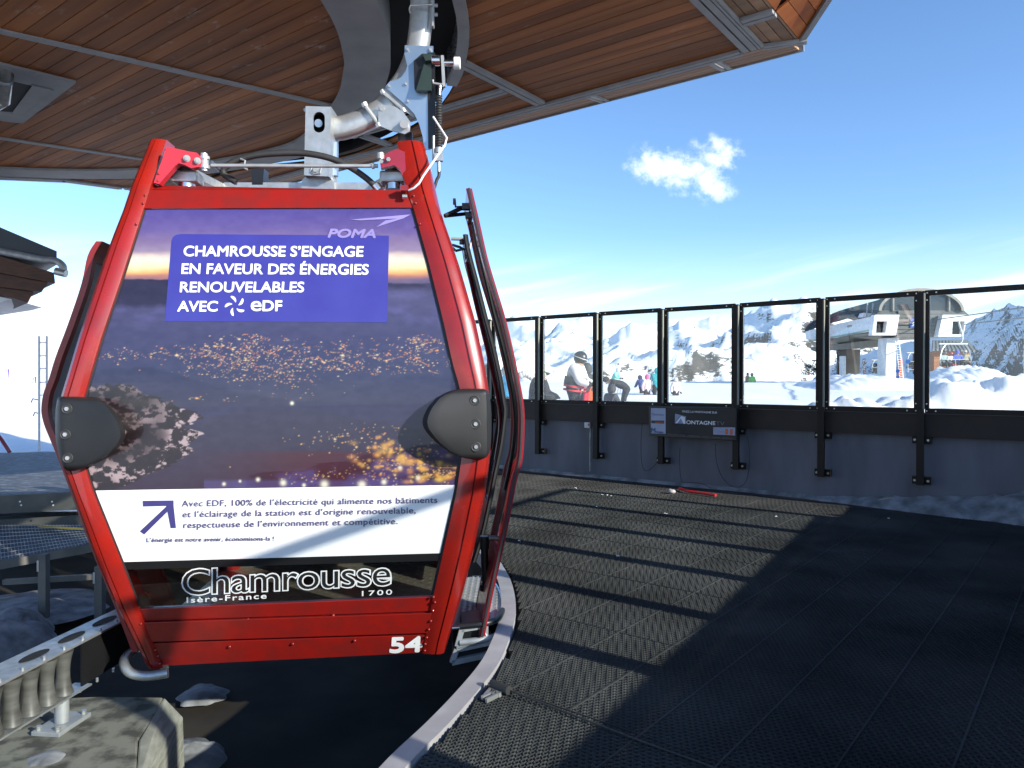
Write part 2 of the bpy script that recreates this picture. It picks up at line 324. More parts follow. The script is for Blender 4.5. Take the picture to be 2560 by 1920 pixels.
# ================================================================== GROUND, SNOW, MOUNTAINS
DR = Vector((-0.775, 0.632, 0))             # along the windbreak, away to the left
FP = [(6.22, 7.19), (5.62, 7.66), (4.67, 8.41), (3.84, 9.10), (3.02, 9.82), (2.16, 10.45), (1.32, 11.10), (0.48, 11.80), (-0.30, 12.45), (-1.20, 13.15), (-2.1, 13.85), (-3.0, 14.6), (-3.9, 15.3), (-4.8, 16.0)]
FP = [Vector((x, y, 0)) for x, y in FP]
CORNER = FP[0]; RD = Vector((-0.518, -0.855, 0)).normalized()
RP = [CORNER + RD * q_ for q_ in (0, 1.05, 2.05, 3.05, 4.05, 5.05, 6.05, 7.4, 8.4, 9.4, 10.4, 11.4)]

def snow_h(x, y):
    d = np.hypot(x, y)
    h = 0.42 + 0.75 * np.clip((d - 16) / 34, 0, 1) ** 1.2 - 1.5 * np.clip((d - 62) / 30, 0, 3) ** 1.3
    left = np.clip((-x - 6) / 60, 0, 1) * np.clip((d - 18) / 70, 0, 1)
    h = h + 15 * left ** 1.15 - 0.45 * np.clip((-x - 5) / 3, 0, 1) * np.clip((26 - y) / 6, 0, 1)
    h = h + (fbm(x * 0.16, y * 0.16, 4, 3) - 0.5) * 0.30 * np.clip((d - 13) / 8, 0.1, 1) + (fbm(x * 0.9, y * 0.9, 3, 9) - 0.5) * 0.10
    h = h - 1.4 * np.clip((x / np.maximum(y, 1) - 0.30) * 6, 0, 1) * 0
    return h
def snow_sheet():
    rows = []
    a0 = CORNER; n = Vector((0.632, 0.775, 0)); A = np.concatenate([np.linspace(-22, 24, 150), np.linspace(25, 150, 60)]); B = np.concatenate([np.linspace(0.12, 30, 110), np.linspace(31, 150, 60)])
    a, b = np.meshgrid(A, B, indexing='ij')
    b = b - np.clip((a - 13.5) * 0.9, 0, 5.2) * np.clip((a - 13.5) * 9, 0, 1)
    # fan the far rows out so the sheet widens with distance
    x = a0.x + DR.x * a * (1 + np.maximum(b, 0) * 0.015) + n.x * b; y = a0.y + DR.y * a * (1 + np.maximum(b, 0) * 0.015) + n.y * b
    x = x + 0; P = np.stack([x, y, snow_h(x, y)], -1); return P
grid_obj('snow_field', snow_sheet(), 'snow', kind='structure')

def mountain_mat(name, rock1, rock2, thr, nsc=0.03):
    m = bpy.data.materials.new(name); m.use_nodes = True; nt = m.node_tree; N = nt.nodes; L = nt.links; b = N['Principled BSDF']; b.inputs['Roughness'].default_value = 0.85; b.inputs['Specular IOR Level'].default_value = 0.15
    g = N.new('ShaderNodeNewGeometry'); sp = N.new('ShaderNodeSeparateXYZ'); L.new(g.outputs['Normal'], sp.inputs[0])
    tc = N.new('ShaderNodeTexCoord'); mp = N.new('ShaderNodeMapping'); mp.inputs['Scale'].default_value = (1, 1, 2.4); L.new(g.outputs['Position'], mp.inputs[0])
    nz = N.new('ShaderNodeTexNoise'); nz.inputs['Scale'].default_value = nsc; nz.inputs['Detail'].default_value = 12; nz.inputs['Roughness'].default_value = 0.74; L.new(mp.outputs[0], nz.inputs[0])
    s = N.new('ShaderNodeMath'); s.operation = 'MULTIPLY_ADD'; L.new(nz.outputs[0], s.inputs[0]); s.inputs[1].default_value = 0.85; L.new(sp.outputs[2], s.inputs[2])
    mr = N.new('ShaderNodeMapRange'); mr.inputs[1].default_value = thr - 0.03; mr.inputs[2].default_value = thr + 0.03; L.new(s.outputs[0], mr.inputs[0])
    n2 = N.new('ShaderNodeTexNoise'); n2.inputs['Scale'].default_value = 0.12; n2.inputs['Detail'].default_value = 8; L.new(g.outputs['Position'], n2.inputs[0])
    r = N.new('ShaderNodeMix'); r.data_type = 'RGBA'; L.new(n2.outputs[0], r.inputs[0]); r.inputs[6].default_value = (*rock1, 1); r.inputs[7].default_value = (*rock2, 1)
    mx = N.new('ShaderNodeMix'); mx.data_type = 'RGBA'; L.new(mr.outputs[0], mx.inputs[0]); L.new(r.outputs[2], mx.inputs[6]); mx.inputs[7].default_value = (0.86, 0.89, 0.93, 1)
    L.new(mx.outputs[2], b.inputs['Base Color'])
    bp = N.new('ShaderNodeBump'); bp.inputs['Strength'].default_value = 0.6; bp.inputs['Distance'].default_value = 3.0; L.new(nz.outputs[0], bp.inputs['Height']); L.new(bp.outputs[0], b.inputs['Normal'])
    return m
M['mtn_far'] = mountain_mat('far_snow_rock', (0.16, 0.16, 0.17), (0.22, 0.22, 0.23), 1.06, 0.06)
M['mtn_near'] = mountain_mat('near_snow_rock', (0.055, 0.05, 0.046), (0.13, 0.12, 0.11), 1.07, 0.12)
M['mtn_right'] = mountain_mat('right_snow_rock', (0.07, 0.065, 0.06), (0.16, 0.15, 0.14), 0.98, 0.16)  # paler rock and more snow cover than the near slope
def mountain(name, prof, D1f, depth, foot, amp, seed, m, wl, x0=-700, x1=3500, n=620, k=130, pw=1.1):
    px = np.linspace(x0, x1, n); ys = np.interp(px, [p[0] for p in prof], [p[1] for p in prof])
    t = np.concatenate([np.linspace(0, 1, k), np.linspace(1.03, 1.5, k // 5)])
    PX, T = np.meshgrid(px, t, indexing='ij'); az = (PX - 1280) / F
    D1 = (D1f if not callable(D1f) else D1f(px))*np.ones_like(px); D1c = D1; D1 = D1[:, None]
    D = D1 - depth * (1 - T); zr = CZ + ((945 - ys) / F * D1c)[:, None]
    zr = zr + (ridged(px * 0.03, px * 0 + seed, 4, seed) - 0.5)[:, None] * amp * 0.16
    ker = np.exp(-np.linspace(-2.5, 2.5, 61) ** 2); ker /= ker.sum(); z1 = zr[:, 0]; zs = np.convolve(np.pad(z1, 30, mode='edge'), ker, mode='valid')[:, None]
    base = foot + (zs - foot) * np.where(T <= 1, T ** pw, 1 - (T - 1) * 1.9) + (zr - zs) * np.clip(1 - np.abs(T - 1) * 5.0, 0, 1) ** 1.5
    X = az * D; Y = D
    w = np.sin(np.clip(T, 0, 1) * math.pi) ** 0.8 + 0.05
    # spurs run down towards the viewer
    sp = ridged((X + 0.35 * Y) / (wl * 2.4), (Y - 0.2 * X) / (wl * 4.2), 7, seed, 0.50); big = ridged((X - 0.5 * Y) / (wl * 5.0), Y / (wl * 8), 3, seed + 7)
    Z = base + (sp - 0.50) * amp * w + (big - 0.6) * amp * 0.9 * w
    # nothing may stand above its own skyline
    lim = CZ + (zr - CZ) * (D / D1); Z = np.minimum(Z, np.where(T < 0.97, lim * 0.985 - 0.3, Z))
    grid_obj(name, np.stack([X, Y, Z], -1), m, kind='structure')
far = [(-700, 860), (0, 850), (200, 850), (900, 830), (1140, 822), (1185, 812), (1235, 800), (1262, 803), (1285, 786), (1310, 797), (1357, 783), (1385, 790), (1425, 797), (1470, 792), (1520, 800), (1600, 806), (1680, 796), (1710, 793), (1745, 800), (1795, 791), (1840, 797), (1880, 780), (1930, 752), (1965, 762), (2000, 748), (2040, 764), (2100, 790), (2300, 800), (2420, 790), (2600, 790), (3500, 800)]
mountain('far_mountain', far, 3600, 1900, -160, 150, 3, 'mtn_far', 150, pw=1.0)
mid = [(-700, 1010), (1100, 1000), (1180, 870), (1240, 840), (1300, 850), (1380, 845), (1430, 850), (1480, 870), (1510, 850), (1545, 822), (1578, 797), (1600, 806), (1625, 812), (1650, 828), (1680, 808), (1705, 795), (1725, 800), (1760, 825), (1800, 838), (1850, 800), (1890, 772), (1932, 741), (1958, 755), (1975, 758), (2005, 742), (2040, 760), (2110, 800), (2200, 840), (2300, 870), (2400, 900), (3500, 960)]
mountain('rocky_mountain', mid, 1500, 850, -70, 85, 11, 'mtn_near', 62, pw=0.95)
rt = [(-700, 1050), (1700, 1050), (1780, 985), (1850, 960), (1900, 950), (2000, 930), (2100, 905), (2200, 870), (2300, 850), (2380, 830), (2430, 800), (2480, 775), (2525, 757), (2560, 768), (2620, 745), (2800, 700), (3500, 640)]
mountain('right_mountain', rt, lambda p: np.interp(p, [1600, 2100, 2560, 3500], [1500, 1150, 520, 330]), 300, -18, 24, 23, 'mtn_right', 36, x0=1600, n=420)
# plain that carries the sheet out to the horizon in every direction
g = MB(); g.recalc = False
ring = [Vector((math.cos(t) * 9000, math.sin(t) * 9000, -40)) for t in np.linspace(0, 2 * math.pi, 48, endpoint=False)]
g.add([Vector((0, 0, -6))] + ring, [(0, 1 + i, 1 + (i + 1) % 48) for i in range(48)]); g.build('snow_plain', 'snow', kind='structure')

# ================================================================== DECK, PIT, KERB
KC = Vector((-4.9, 4.9, 0)); KR = 4.93
kp = [onz(px, py, 0) for px, py in [(900, 2080), (960, 1992), (1032, 1905), (1115, 1822), (1190, 1738), (1245, 1665), (1272, 1605), (1288, 1545), (1288, 1500), (1277, 1455), (1258, 1420), (1240, 1398)]]
def smooth_poly(pts, n=6):
    out = []
    for i in range(len(pts) - 1):
        p0 = pts[max(i - 1, 0)]; p1 = pts[i]; p2 = pts[i + 1]; p3 = pts[min(i + 2, len(pts) - 1)]
        for k in range(n):
            t = k / n; out.append(0.5 * ((2 * p1) + (p2 - p0) * t + (2 * p0 - 5 * p1 + 4 * p2 - p3) * t * t + (3 * p1 - p0 - 3 * p2 + p3) * t ** 3))
    out.append(pts[-1]); return out
kp = [Vector((-1.9, 1.2, 0)), Vector((-1.15, 2.1, 0))] + kp + [Vector((-0.55, 7.6, 0)), Vector((-1.1, 8.6, 0)), Vector((-2.0, 9.6, 0)), Vector((-3.2, 10.2, 0)), Vector((-4.4, 10.5, 0)), Vector((-5.2, 10.4, 0))]
kerb_line = smooth_poly(kp)
def outside_kerb(x, y, off=0.0):      # True on the deck side
    best = 1e9; sgn = 1
    for i in range(len(kerb_line) - 1):
        a = kerb_line[i]; b = kerb_line[i + 1]; dx = b.x - a.x; dy = b.y - a.y; t = max(0, min(1, ((x - a.x) * dx + (y - a.y) * dy) / (dx * dx + dy * dy)))
        ex = x - a.x - dx * t; ey = y - a.y - dy * t; d = ex * ex + ey * ey
        if d < best: best = d; sgn = dx * ey - dy * ex
    return (math.sqrt(best) if sgn < 0 else -math.sqrt(best)) > off
def sweep_strip(line, w0, w1, z0, z1):      # strip offset to the right of the line
    secs = []
    for i, p in enumerate(line):
        d = (line[min(i + 1, len(line) - 1)] - line[max(i - 1, 0)]).normalized(); nrm = Vector((d.y, -d.x, 0))
        secs.append([p + nrm * w0 + Vector((0, 0, z0)), p + nrm * w1 + Vector((0, 0, z0)), p + nrm * w1 + Vector((0, 0, z1)), p + nrm * w0 + Vector((0, 0, z1))])
    return MB().loft(secs)
sweep_strip(kerb_line, -0.095, 0.0, -0.10, 0.012).build('kerb_strip', 'kerb', kind='structure', smooth=40)
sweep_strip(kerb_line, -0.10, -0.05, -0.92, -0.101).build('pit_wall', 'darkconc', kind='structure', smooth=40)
# slab under the mats
slab = MB(); top = [p + Vector((0, 0, -0.045)) for p in kerb_line]
def fan_strip(mb, line, outer, z):
    n = len(line); vs = [Vector((p.x, p.y, z)) for p in line] + [Vector((p.x, p.y, z)) for p in outer]; mb.add(vs, [(i, n + i, n + i + 1, i + 1) for i in range(n - 1)])
outer = []
for i, p in enumerate(kerb_line):
    t = i / (len(kerb_line) - 1)
    path = [Vector((0.5, -3, 0)), Vector((3.5, 0.5, 0)), CORNER + Vector((0.3, 0.3, 0))] + [q + Vector((0.1, 0.12, 0)) for q in FP[1:]]
    cum = [0]
    for a, b in zip(path[:-1], path[1:]): cum.append(cum[-1] + (b - a).length)
    s_ = t * cum[-1]; j = max(k for k in range(len(path) - 1) if cum[k] <= s_ + 1e-6); outer.append(path[j].lerp(path[j + 1], (s_ - cum[j]) / (cum[j + 1] - cum[j])))
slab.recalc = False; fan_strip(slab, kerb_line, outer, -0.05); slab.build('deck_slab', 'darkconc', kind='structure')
# mats of open rubber honeycomb, laid in rows across the slab
MA = Vector((0.626, 0.780, 0)).normalized(); MBx = Vector((MA.y, -MA.x, 0)); PITCHC = 0.0298; MW, ML = 24 * PITCHC, 40 * PITCHC * 0.866
mats_par = thing('deck_mats', (2, 6, 0), None, None, kind='structure')
def cells():
    return [(PITCHC * (c + 0.25 + 0.5 * (r % 2)), PITCHC * 0.866 * (r + 0.5)) for r in range(40) for c in range(24)]
CELLS = cells(); HX = [(math.cos(math.pi / 6 + k * math.pi / 3), math.sin(math.pi / 6 + k * math.pi / 3)) for k in range(6)]
def mat_mesh(keep, full):
    vs = []; fs = []; R = PITCHC / math.sqrt(3) * 1.01; ri = PITCHC * 0.335
    for (x, y) in keep:
        o = len(vs); jz = 0.0015 * math.sin(x * 90 + y * 71)
        vs += [(x + R * a, y + R * b, -0.004) for a, b in HX] + [(x + ri * a, y + ri * b, 0.002 + jz) for a, b in HX] + [(x + ri * a, y + ri * b, -0.022) for a, b in HX]
        for k in range(6):
            j = (k + 1) % 6; fs += [(o + k, o + j, o + 6 + j, o + 6 + k), (o + 6 + k, o + 6 + j, o + 12 + j, o + 12 + k)]
    if full:
        for (a, b, c, d) in ((0.001, 0.001, 0.010, ML - 0.001), (MW / 2 - 0.005, 0.006, MW / 2 + 0.005, ML - 0.002), (0.010, 0.001, MW - 0.001, 0.006)):
            o = len(vs); vs += [(a, b, 0.0035), (c, b, 0.0035), (c, d, 0.0035), (a, d, 0.0035), (a, b, -0.022), (c, b, -0.022), (c, d, -0.022), (a, d, -0.022)]
            fs += [(o, o + 1, o + 2, o + 3), (o + 1, o, o + 4, o + 5), (o + 2, o + 1, o + 5, o + 6), (o + 3, o + 2, o + 6, o + 7), (o, o + 3, o + 7, o + 4)]
    me = bpy.data.meshes.new('rubber_mat'); me.from_pydata(vs, [], fs); me.materials.append(M['mat']); me.update(); return me
full_me = mat_mesh(CELLS, True); MO = Vector((0.534, 3.1, 0)) - MBx * MW * 8 - MA * ML * 6
Rm = Matrix((( MBx.x, MA.x, 0), (MBx.y, MA.y, 0), (0, 0, 1))).to_4x4()
fn = Vector((0.632, 0.775, 0))
def inside_fence(x, y):
    if (Vector((x, y, 0)) - CORNER).dot(MBx) > -0.35: return False
    for a, b in zip(FP[:-1], FP[1:]):
        lo, hi = sorted((a.x, b.x))
        if lo - 0.01 <= x <= hi + 0.01: return y < a.y + (b.y - a.y) * (x - a.x) / (b.x - a.x) - 0.42
    return False
for i in range(0, 20):
    for j in range(0, 20):
        o = MO + MBx * MW * i + MA * (ML * j )
        pts = [o + MBx * (MW * a) + MA * (ML * b) for a in (0, 0.25, 0.5, 0.75, 1) for b in (0, 0.25, 0.5, 0.75, 1)]
        if pts[12].y < 1.2 or pts[12].x < -6: continue
        if abs(pts[12].x) > pts[12].y * 0.69 + 1.2: continue
        st = [outside_kerb(p.x, p.y, 0.02) and inside_fence(p.x, p.y) for p in pts]
        if not any(st): continue
        if all(st): me = full_me
        else:
            keep = []
            for (x, y) in CELLS:
                w = o + MBx * x + MA * y
                if inside_fence(w.x, w.y) and outside_kerb(w.x, w.y, 0.025): keep.append((x, y))
            if len(keep) < 12: continue
            me = mat_mesh(keep, False)
        ob = bpy.data.objects.new('rubber_mat', me); COL.objects.link(ob); ob.parent = mats_par
        ob.matrix_local = Matrix.Translation(o + Vector((0, 0, random.uniform(-0.0006, 0.0006))) - Vector(mats_par.location)) @ Rm
# dark gutter strip at the foot of the wall with a line of frost
def run_strip(name, m, line, d0, d1, z0, z1, parent=None, **t):
    n_ = []
    for i, p in enumerate(line):
        d = (line[min(i + 1, len(line) - 1)] - line[max(i - 1, 0)]).normalized(); q = Vector((-d.y, d.x, 0))
        if q.y > 0 and name != 'x': q = -q
        n_.append(q)
    secs = [[p + q * d0 + Vector((0, 0, z0)), p + q * d1 + Vector((0, 0, z0)), p + q * d1 + Vector((0, 0, z1)), p + q * d0 + Vector((0, 0, z1))] for p, q in zip(line, n_)]
    return MB().loft(secs).build(name, m, parent, **t)
run_strip('gutter_strip', 'rubber', FP, 0.02, 0.40, -0.04, -0.006, kind='structure')

# ------------------------------------------------------------------ low wall
pw = run_strip('parapet_wall', 'wall', FP, -0.02, -0.24, -0.9, 1.10, label='low grey rendered wall carrying the glass windbreak along the platform', cat='wall')
rw = run_strip('parapet_wall', 'wall', RP, -0.02 - 0.0, 0.2, -0.9, 1.09, label='low rendered return wall at the right side of the platform', cat='wall')
def snow_ledge():
    rows = []
    for i in range(len(FP) - 1):
        for k in range(24):
            t = k / 24; rows.append(FP[i].lerp(FP[i + 1], t))
    n = len(rows); P = np.zeros((n, 7, 3)); d = (FP[5] - FP[1]).normalized(); q = Vector((-d.y, d.x, 0)); q = -q if q.y > 0 else q
    for i, p in enumerate(rows):
        big = max(0.0, min(1.0, (p.x - 3.6) / 1.9)); h = 0.012 + 0.018 * float(vnoise(np.array(i * 0.23), np.array(0.5))) + 0.24 * big ** 1.6 * (0.8 + 0.5 * float(vnoise(np.array(i * 0.11), np.array(3.5)))); w = 0.03 + 0.36 * big * (0.9 + 0.3 * float(vnoise(np.array(i * 0.2), np.array(7.5))))
        for k in range(7):
            u = k / 6; P[i, k] = (p.x + q.x * (w * u + 0.0), p.y + q.y * (w * u), 0.02 + 0.0 + h * (1 - u) ** 0.7 * (1 + 0.25 * float(vnoise(np.array(i * 0.7), np.array(k * 1.3)))) - 0.03 * u)
    grid_obj('snow_ledge', P, 'shadesnow', kind='structure')
snow_ledge()

# ------------------------------------------------------------------ glass windbreak
def windbreak(line, inward, label, first_thick=(1,)):
    root = thing('glass_windbreak', tuple(line[0]), label, 'windbreak')
    zt, zb = 2.455, 1.13; q = inward
    for i, p in enumerate(line):
        d = (line[min(i + 1, len(line) - 1)] - line[max(i - 1, 0)]).normalized(); Z = Vector((0, 0, 1)); ax = (d, Vector((-d.y, d.x, 0)), Z)
        post = MB().box(p + q * 0.09 + Z * 1.38, (0.05, 0.075, 2.17), ax).box(p + q * 0.135 + Z * 1.38, (0.078, 0.012, 2.17), ax)
        po = post.build('post', 'fence', root)
        MB().box(p + q * 0.129 - d * 0.0325 + Z * 1.80, (0.014, 0.034, 1.30), ax).build('edge_strip', M.setdefault('edge', mat('pale_edge', (0.30, 0.31, 0.25), 0.6)), po)
        c = MB()
        for z in (0.80, 0.34):
            MB().box(p + q * 0.035 + Z * z, (0.19, 0.05, 0.085), ax).build('bracket', 'fence', po)
            for s in (-1, 1): c.cyl(p + q * 0.06 + d * 0.068 * s + Z * z, p + q * 0.078 + d * 0.068 * s + Z * z, 0.014, 8)
        c.build('bracket_bolt', 'bolt', po)
    for i in range(len(line) - 1):
        a, b = line[i], line[i + 1]; d = (b - a).normalized(); a2 = a + d * 0.034; b2 = b - d * 0.034; o = q * 0.06; Z = Vector((0, 0, 1))
        fr = MB(); fr.bar(a2 + o + Z * zt, b2 + o + Z * zt, 0.045, 0.06); fr.bar(a2 + o + Z * zb, b2 + o + Z * zb, 0.045, 0.06)
        for p in (a2 + d * 0.02, b2 - d * 0.02): fr.bar(p + o + Z * (zb + 0.03), p + o + Z * (zt - 0.03), 0.045, 0.05, up=q)
        f = fr.build('panel_frame', 'fence', root)
        g = MB(); g.bar(a2 + d * .045 + o + Z * (zb + zt) / 2, b2 - d * .045 + o + Z * (zb + zt) / 2, 0.008, zt - zb - 0.06); g.build('glass_pane', 'glass', f)
        bo = MB()
        for z in (zb, zt):
            for p in (a2 + d * 0.02, b2 - d * 0.02, a2 + d * 0.11, b2 - d * 0.11): bo.cyl(p + o + q * 0.02 + Z * z, p + o + q * 0.031 + Z * z, 0.009, 6)
        for z in (zb + 0.08, zt - 0.08):
            for p in (a2 + d * 0.02, b2 - d * 0.02): bo.cyl(p + o + q * 0.02 + Z * z, p + o + q * 0.031 + Z * z, 0.009, 6)
        bo.build('frame_bolt', 'bolt', f)
        MB().bar(a + q * 0.03 + Z * 0.965, b + q * 0.03 + Z * 0.965, 0.035, 0.26).build('fascia_board', 'fascia', root)
    return root
windbreak(FP, Vector((-0.632, -0.775, 0)), 'dark framed glass windbreak on the wall facing the snowy mountains')
windbreak(RP[1:], Vector((-0.835, 0.55, 0)), 'dark framed glass windbreak returning along the right side of the platform')

# screen on the wall between the fourth and sixth posts
def screen():
    a, b = FP[6], FP[4]; q = Vector((-0.632, -0.775, 0)); Z = Vector((0, 0, 1))
    pn = q; p0 = a + q * 0.20
    fc = lambda px, py, off=0.0: onpl(px, py, p0 + q * off, pn)
    c = [fc(1620, 1101), fc(1843, 1112), fc(1843, 1017), fc(1620, 1017)]
    c = [fc(1622, 1090), fc(1841, 1102), fc(1841, 1019), fc(1622, 1014)]
    root = thing('advertising_screen', tuple(fc(1730, 1100)), 'dark mountain television screen hung on the wall under the glass', 'screen')
    MB().prism(c, -q * 0.09).build('casing', 'black', root, bevel=0.006)
    def quad(px0, py0, px1, py1, off): return [fc(px0, py1 + (px0 - 1622) * 0.045, off), fc(px1, py1 + (px1 - 1622) * 0.045, off), fc(px1, py0 + (px1 - 1622) * 0.012, off), fc(px0, py0 + (px0 - 1622) * 0.012, off)]
    MB().add(quad(1625, 1018, 1838, 1085, 0.004), [(0, 1, 2, 3)]).build('screen_face', M['scr'], root)
    MB().add(quad(1627, 1020, 1664, 1083, 0.006), [(0, 1, 2, 3)]).build('sponsor_panel', M['scrw'], root)
    t = MB(); w = lambda x, y: fc(x, y, 0.009)
    put_text(t, 'VIVEZ LA MONTAGNE SUR', (1705, 1031), (1793, 1034), 5.2, w, bold=0.012)
    put_text(t, 'ONTAGNE', (1716, 1060), (1788, 1062.5), 9.5, w, bold=0.02)
    t.build('screen_lettering', M['scrt'], root)
    t = MB(); put_text(t, 'TV', (1790, 1062.5), (1811, 1063.5), 9.5, w, bold=0.012); put_text(t, 'documentaires   magazines   séries   sports   services', (1668, 1086), (1830, 1097), 3.2, w); t.build('dim_lettering', M['scrg'], root)
    t = MB(); t.add([fc(1687, 1058, .008), fc(1715, 1060, .008), fc(1715, 1041, .008), fc(1688, 1034, .008)], [(0, 1, 2, 3)]); t.build('logo_tile', M['scrb'], root)
    t = MB(); t.add([fc(x, y, .010) for x, y in ((1688, 1058), (1693, 1058.3), (1702, 1046), (1709, 1059.4), (1713, 1059.6), (1712, 1043), (1703, 1040))], [(0, 1, 2, 6), (2, 3, 4, 5, 6)]); t.build('logo_peak', M['scrt'], root)
    t = MB(); put_text(t, 'Chamrousse', (1629, 1038), (1659, 1039.5), 6, w); put_text(t, 'M', (1628, 1081), (1638, 1081.5), 12, w, bold=0.04); put_text(t, 'Montagne', (1638, 1081.5), (1658, 1082.5), 5, w, bold=.02); t.build('sponsor_lettering', M['scrd'], root)
    t = MB(); t.add(quad(1628, 1051, 1660, 1057.5, 0.009), [(0, 1, 2, 3)]); t.build('sponsor_bar', M['black'], root)
    t = MB(); put_text(t, 'FREECOM', (1638, 1058), (1658, 1059), 3.6, lambda x, y: fc(x, y, .012), bold=.02); t.build('bar_lettering', M['scro'], root)
    t = MB(); t.add(quad(1783, 1066, 1838, 1079, 0.009), [(0, 1, 2, 3)]); t.build('partner_strip', M['scrw'], root)
    t = MB(); t.add(quad(1813, 1070, 1820, 1077, 0.012), [(0, 1, 2, 3)]); t.add(quad(1825, 1070, 1832, 1077, 0.012), [(0, 1, 2, 3)]); put_text(t, 'france', (1797, 1081), (1810, 1081.5), 4, lambda x, y: fc(x, y, .012)); t.build('partner_marks', M['scro'], root)
M['scr'] = mat('screen_dark', (0.012, 0.012, 0.022), 0.3, col2=(0.04, 0.037, 0.034), scale=2.0, spec=0.2); M['scrw'] = mat('screen_pale', (0.40, 0.44, 0.60), 0.4); M['scrt'] = mat('screen_white', (0.90, 0.92, 0.95), 0.4)
M['scrg'] = mat('screen_grey', (0.16, 0.16, 0.18), 0.4); M['scrb'] = mat('screen_blue', (0.18, 0.24, 0.42), 0.4, col2=(0.30, 0.36, 0.52), scale=9); M['scrd'] = mat('screen_navy', (0.03, 0.09, 0.25), 0.4); M['scro'] = mat('screen_orange', (0.75, 0.16, 0.06), 0.4)
screen()
# emergency stop box with conduit
q = Vector((-0.632, -0.775, 0)); pw_ = FP[6] + q * 0.03
wl = lambda px, py, off=0.0: onpl(px, py, pw_ + q * off, q)
rb = thing('stop_box', tuple(wl(1472, 1070)), 'small white stop switch box on the wall below the glass', 'switch box')
MB().prism([wl(1467, 1069), wl(1481, 1070), wl(1481, 1056), wl(1467, 1055)], q * 0.07).build('housing', 'white_plastic', rb, bevel=0.006)
MB().cyl(wl(1473, 1062, .07), wl(1473, 1062, .10), 0.022, 14).build('button', 'red', rb, smooth=40)
MB().tube([wl(1477, 1070, .03), wl(1477, 1085, .03), wl(1476, 1100, .03), wl(1475, 1178, .03)], 0.012, 8).tube([wl(1476.6, 1082, .03), wl(1476, 1100, .03)], 0.018, 8).build('conduit', 'galv_dull', rb, smooth=50)
for nm, pts, lab in (('wall_cable', [(1606, 1055), (1603, 1090), (1603, 1140), (1608, 1170), (1618, 1177), (1635, 1165), (1648, 1145), (1653, 1120)], 'thin brown cable looping under the left end of the screen'),
                     ('wall_cable', [(1789, 1108), (1790, 1145), (1798, 1178), (1815, 1205), (1835, 1217), (1856, 1214), (1868, 1195), (1874, 1150), (1872, 1110), (1862, 1075)], 'thin cable hanging in a long loop right of the screen'),
                     ('wall_cable', [(1700, 1118), (1699, 1160), (1703, 1200), (1712, 1206), (1750, 1208), (1778, 1220)], 'thin reddish cable hanging below the middle of the screen')):
    MB().tube(smooth_poly([wl(x, y, .02) for x, y in pts], 5), 0.0035, 6).build(nm, M['cable'] if 'cable' in M else 'rubber', label=lab, cat='cable')
MB().tube(smooth_poly([onz(1698, 1221, .03), onz(1720, 1228, .03), onz(1750, 1232, .03), onz(1789, 1238, .03)], 4), 0.018, 8).build('red_hose', mat('red_hose_plastic', (0.65, 0.02, 0.02), 0.35), smooth=50, label='short red pipe lying on the mats at the foot of the wall', cat='pipe')
MB().ball(onz(1680, 1229, 0.03), (0.05, 0.04, 0.03)).ball(onz(1676, 1226, 0.04), (0.03, 0.02, 0.02)).build('cup', 'kerb', smooth=60, label='crumpled pale scrap lying beside the red pipe', cat='litter')
bits = MB()
for px, py in ((1520, 1237), (1440, 1220), (1493, 1267), (1665, 1283), (1545, 1390), (1940, 1290), (1505, 1236), (1528, 1239), (2220, 1295), (1296, 1352)):
    for k in range(3): bits.ball(onz(px + random.uniform(-3, 3), py + random.uniform(-1, 1), 0.006), (random.uniform(.004, .012), random.uniform(.004, .012), 0.004), 5, 4)
bits.build('snow_crumbs', 'snow', kind='stuff')
# trip cord across the mats
kc = thing('floor_cord', tuple(onz(1235, 1715, 0)), 'thin black cord with a rubber grip lying across the mats near the kerb', 'cord')
MB().tube([onz(1231, 1710, .03), onz(1272, 1726, .03)], 0.022, 10).build('grip', 'rubber', kc, smooth=50)
MB().tube([onz(1272, 1725, .025), onz(1400, 1775, .012), onz(1600, 1852, .012), onz(1760, 1910, .012), onz(2000, 2010, .012)], 0.0045, 6).build('cord', 'rubber', kc)
zz = MB()
for (x0, y0, x1, y1) in ((1205, 1745, 1250, 1725), (1215, 1752, 1253, 1733), (1212, 1740, 1228, 1722), (1232, 1738, 1236, 1725), (1228, 1722, 1250, 1738)): zz.bar(onz(x0, y0, .012), onz(x1, y1, .012), 0.012, 0.02)
zz.build('metal_lattice', 'galv', label='short bright steel lattice piece between kerb and mats', cat='bracket')

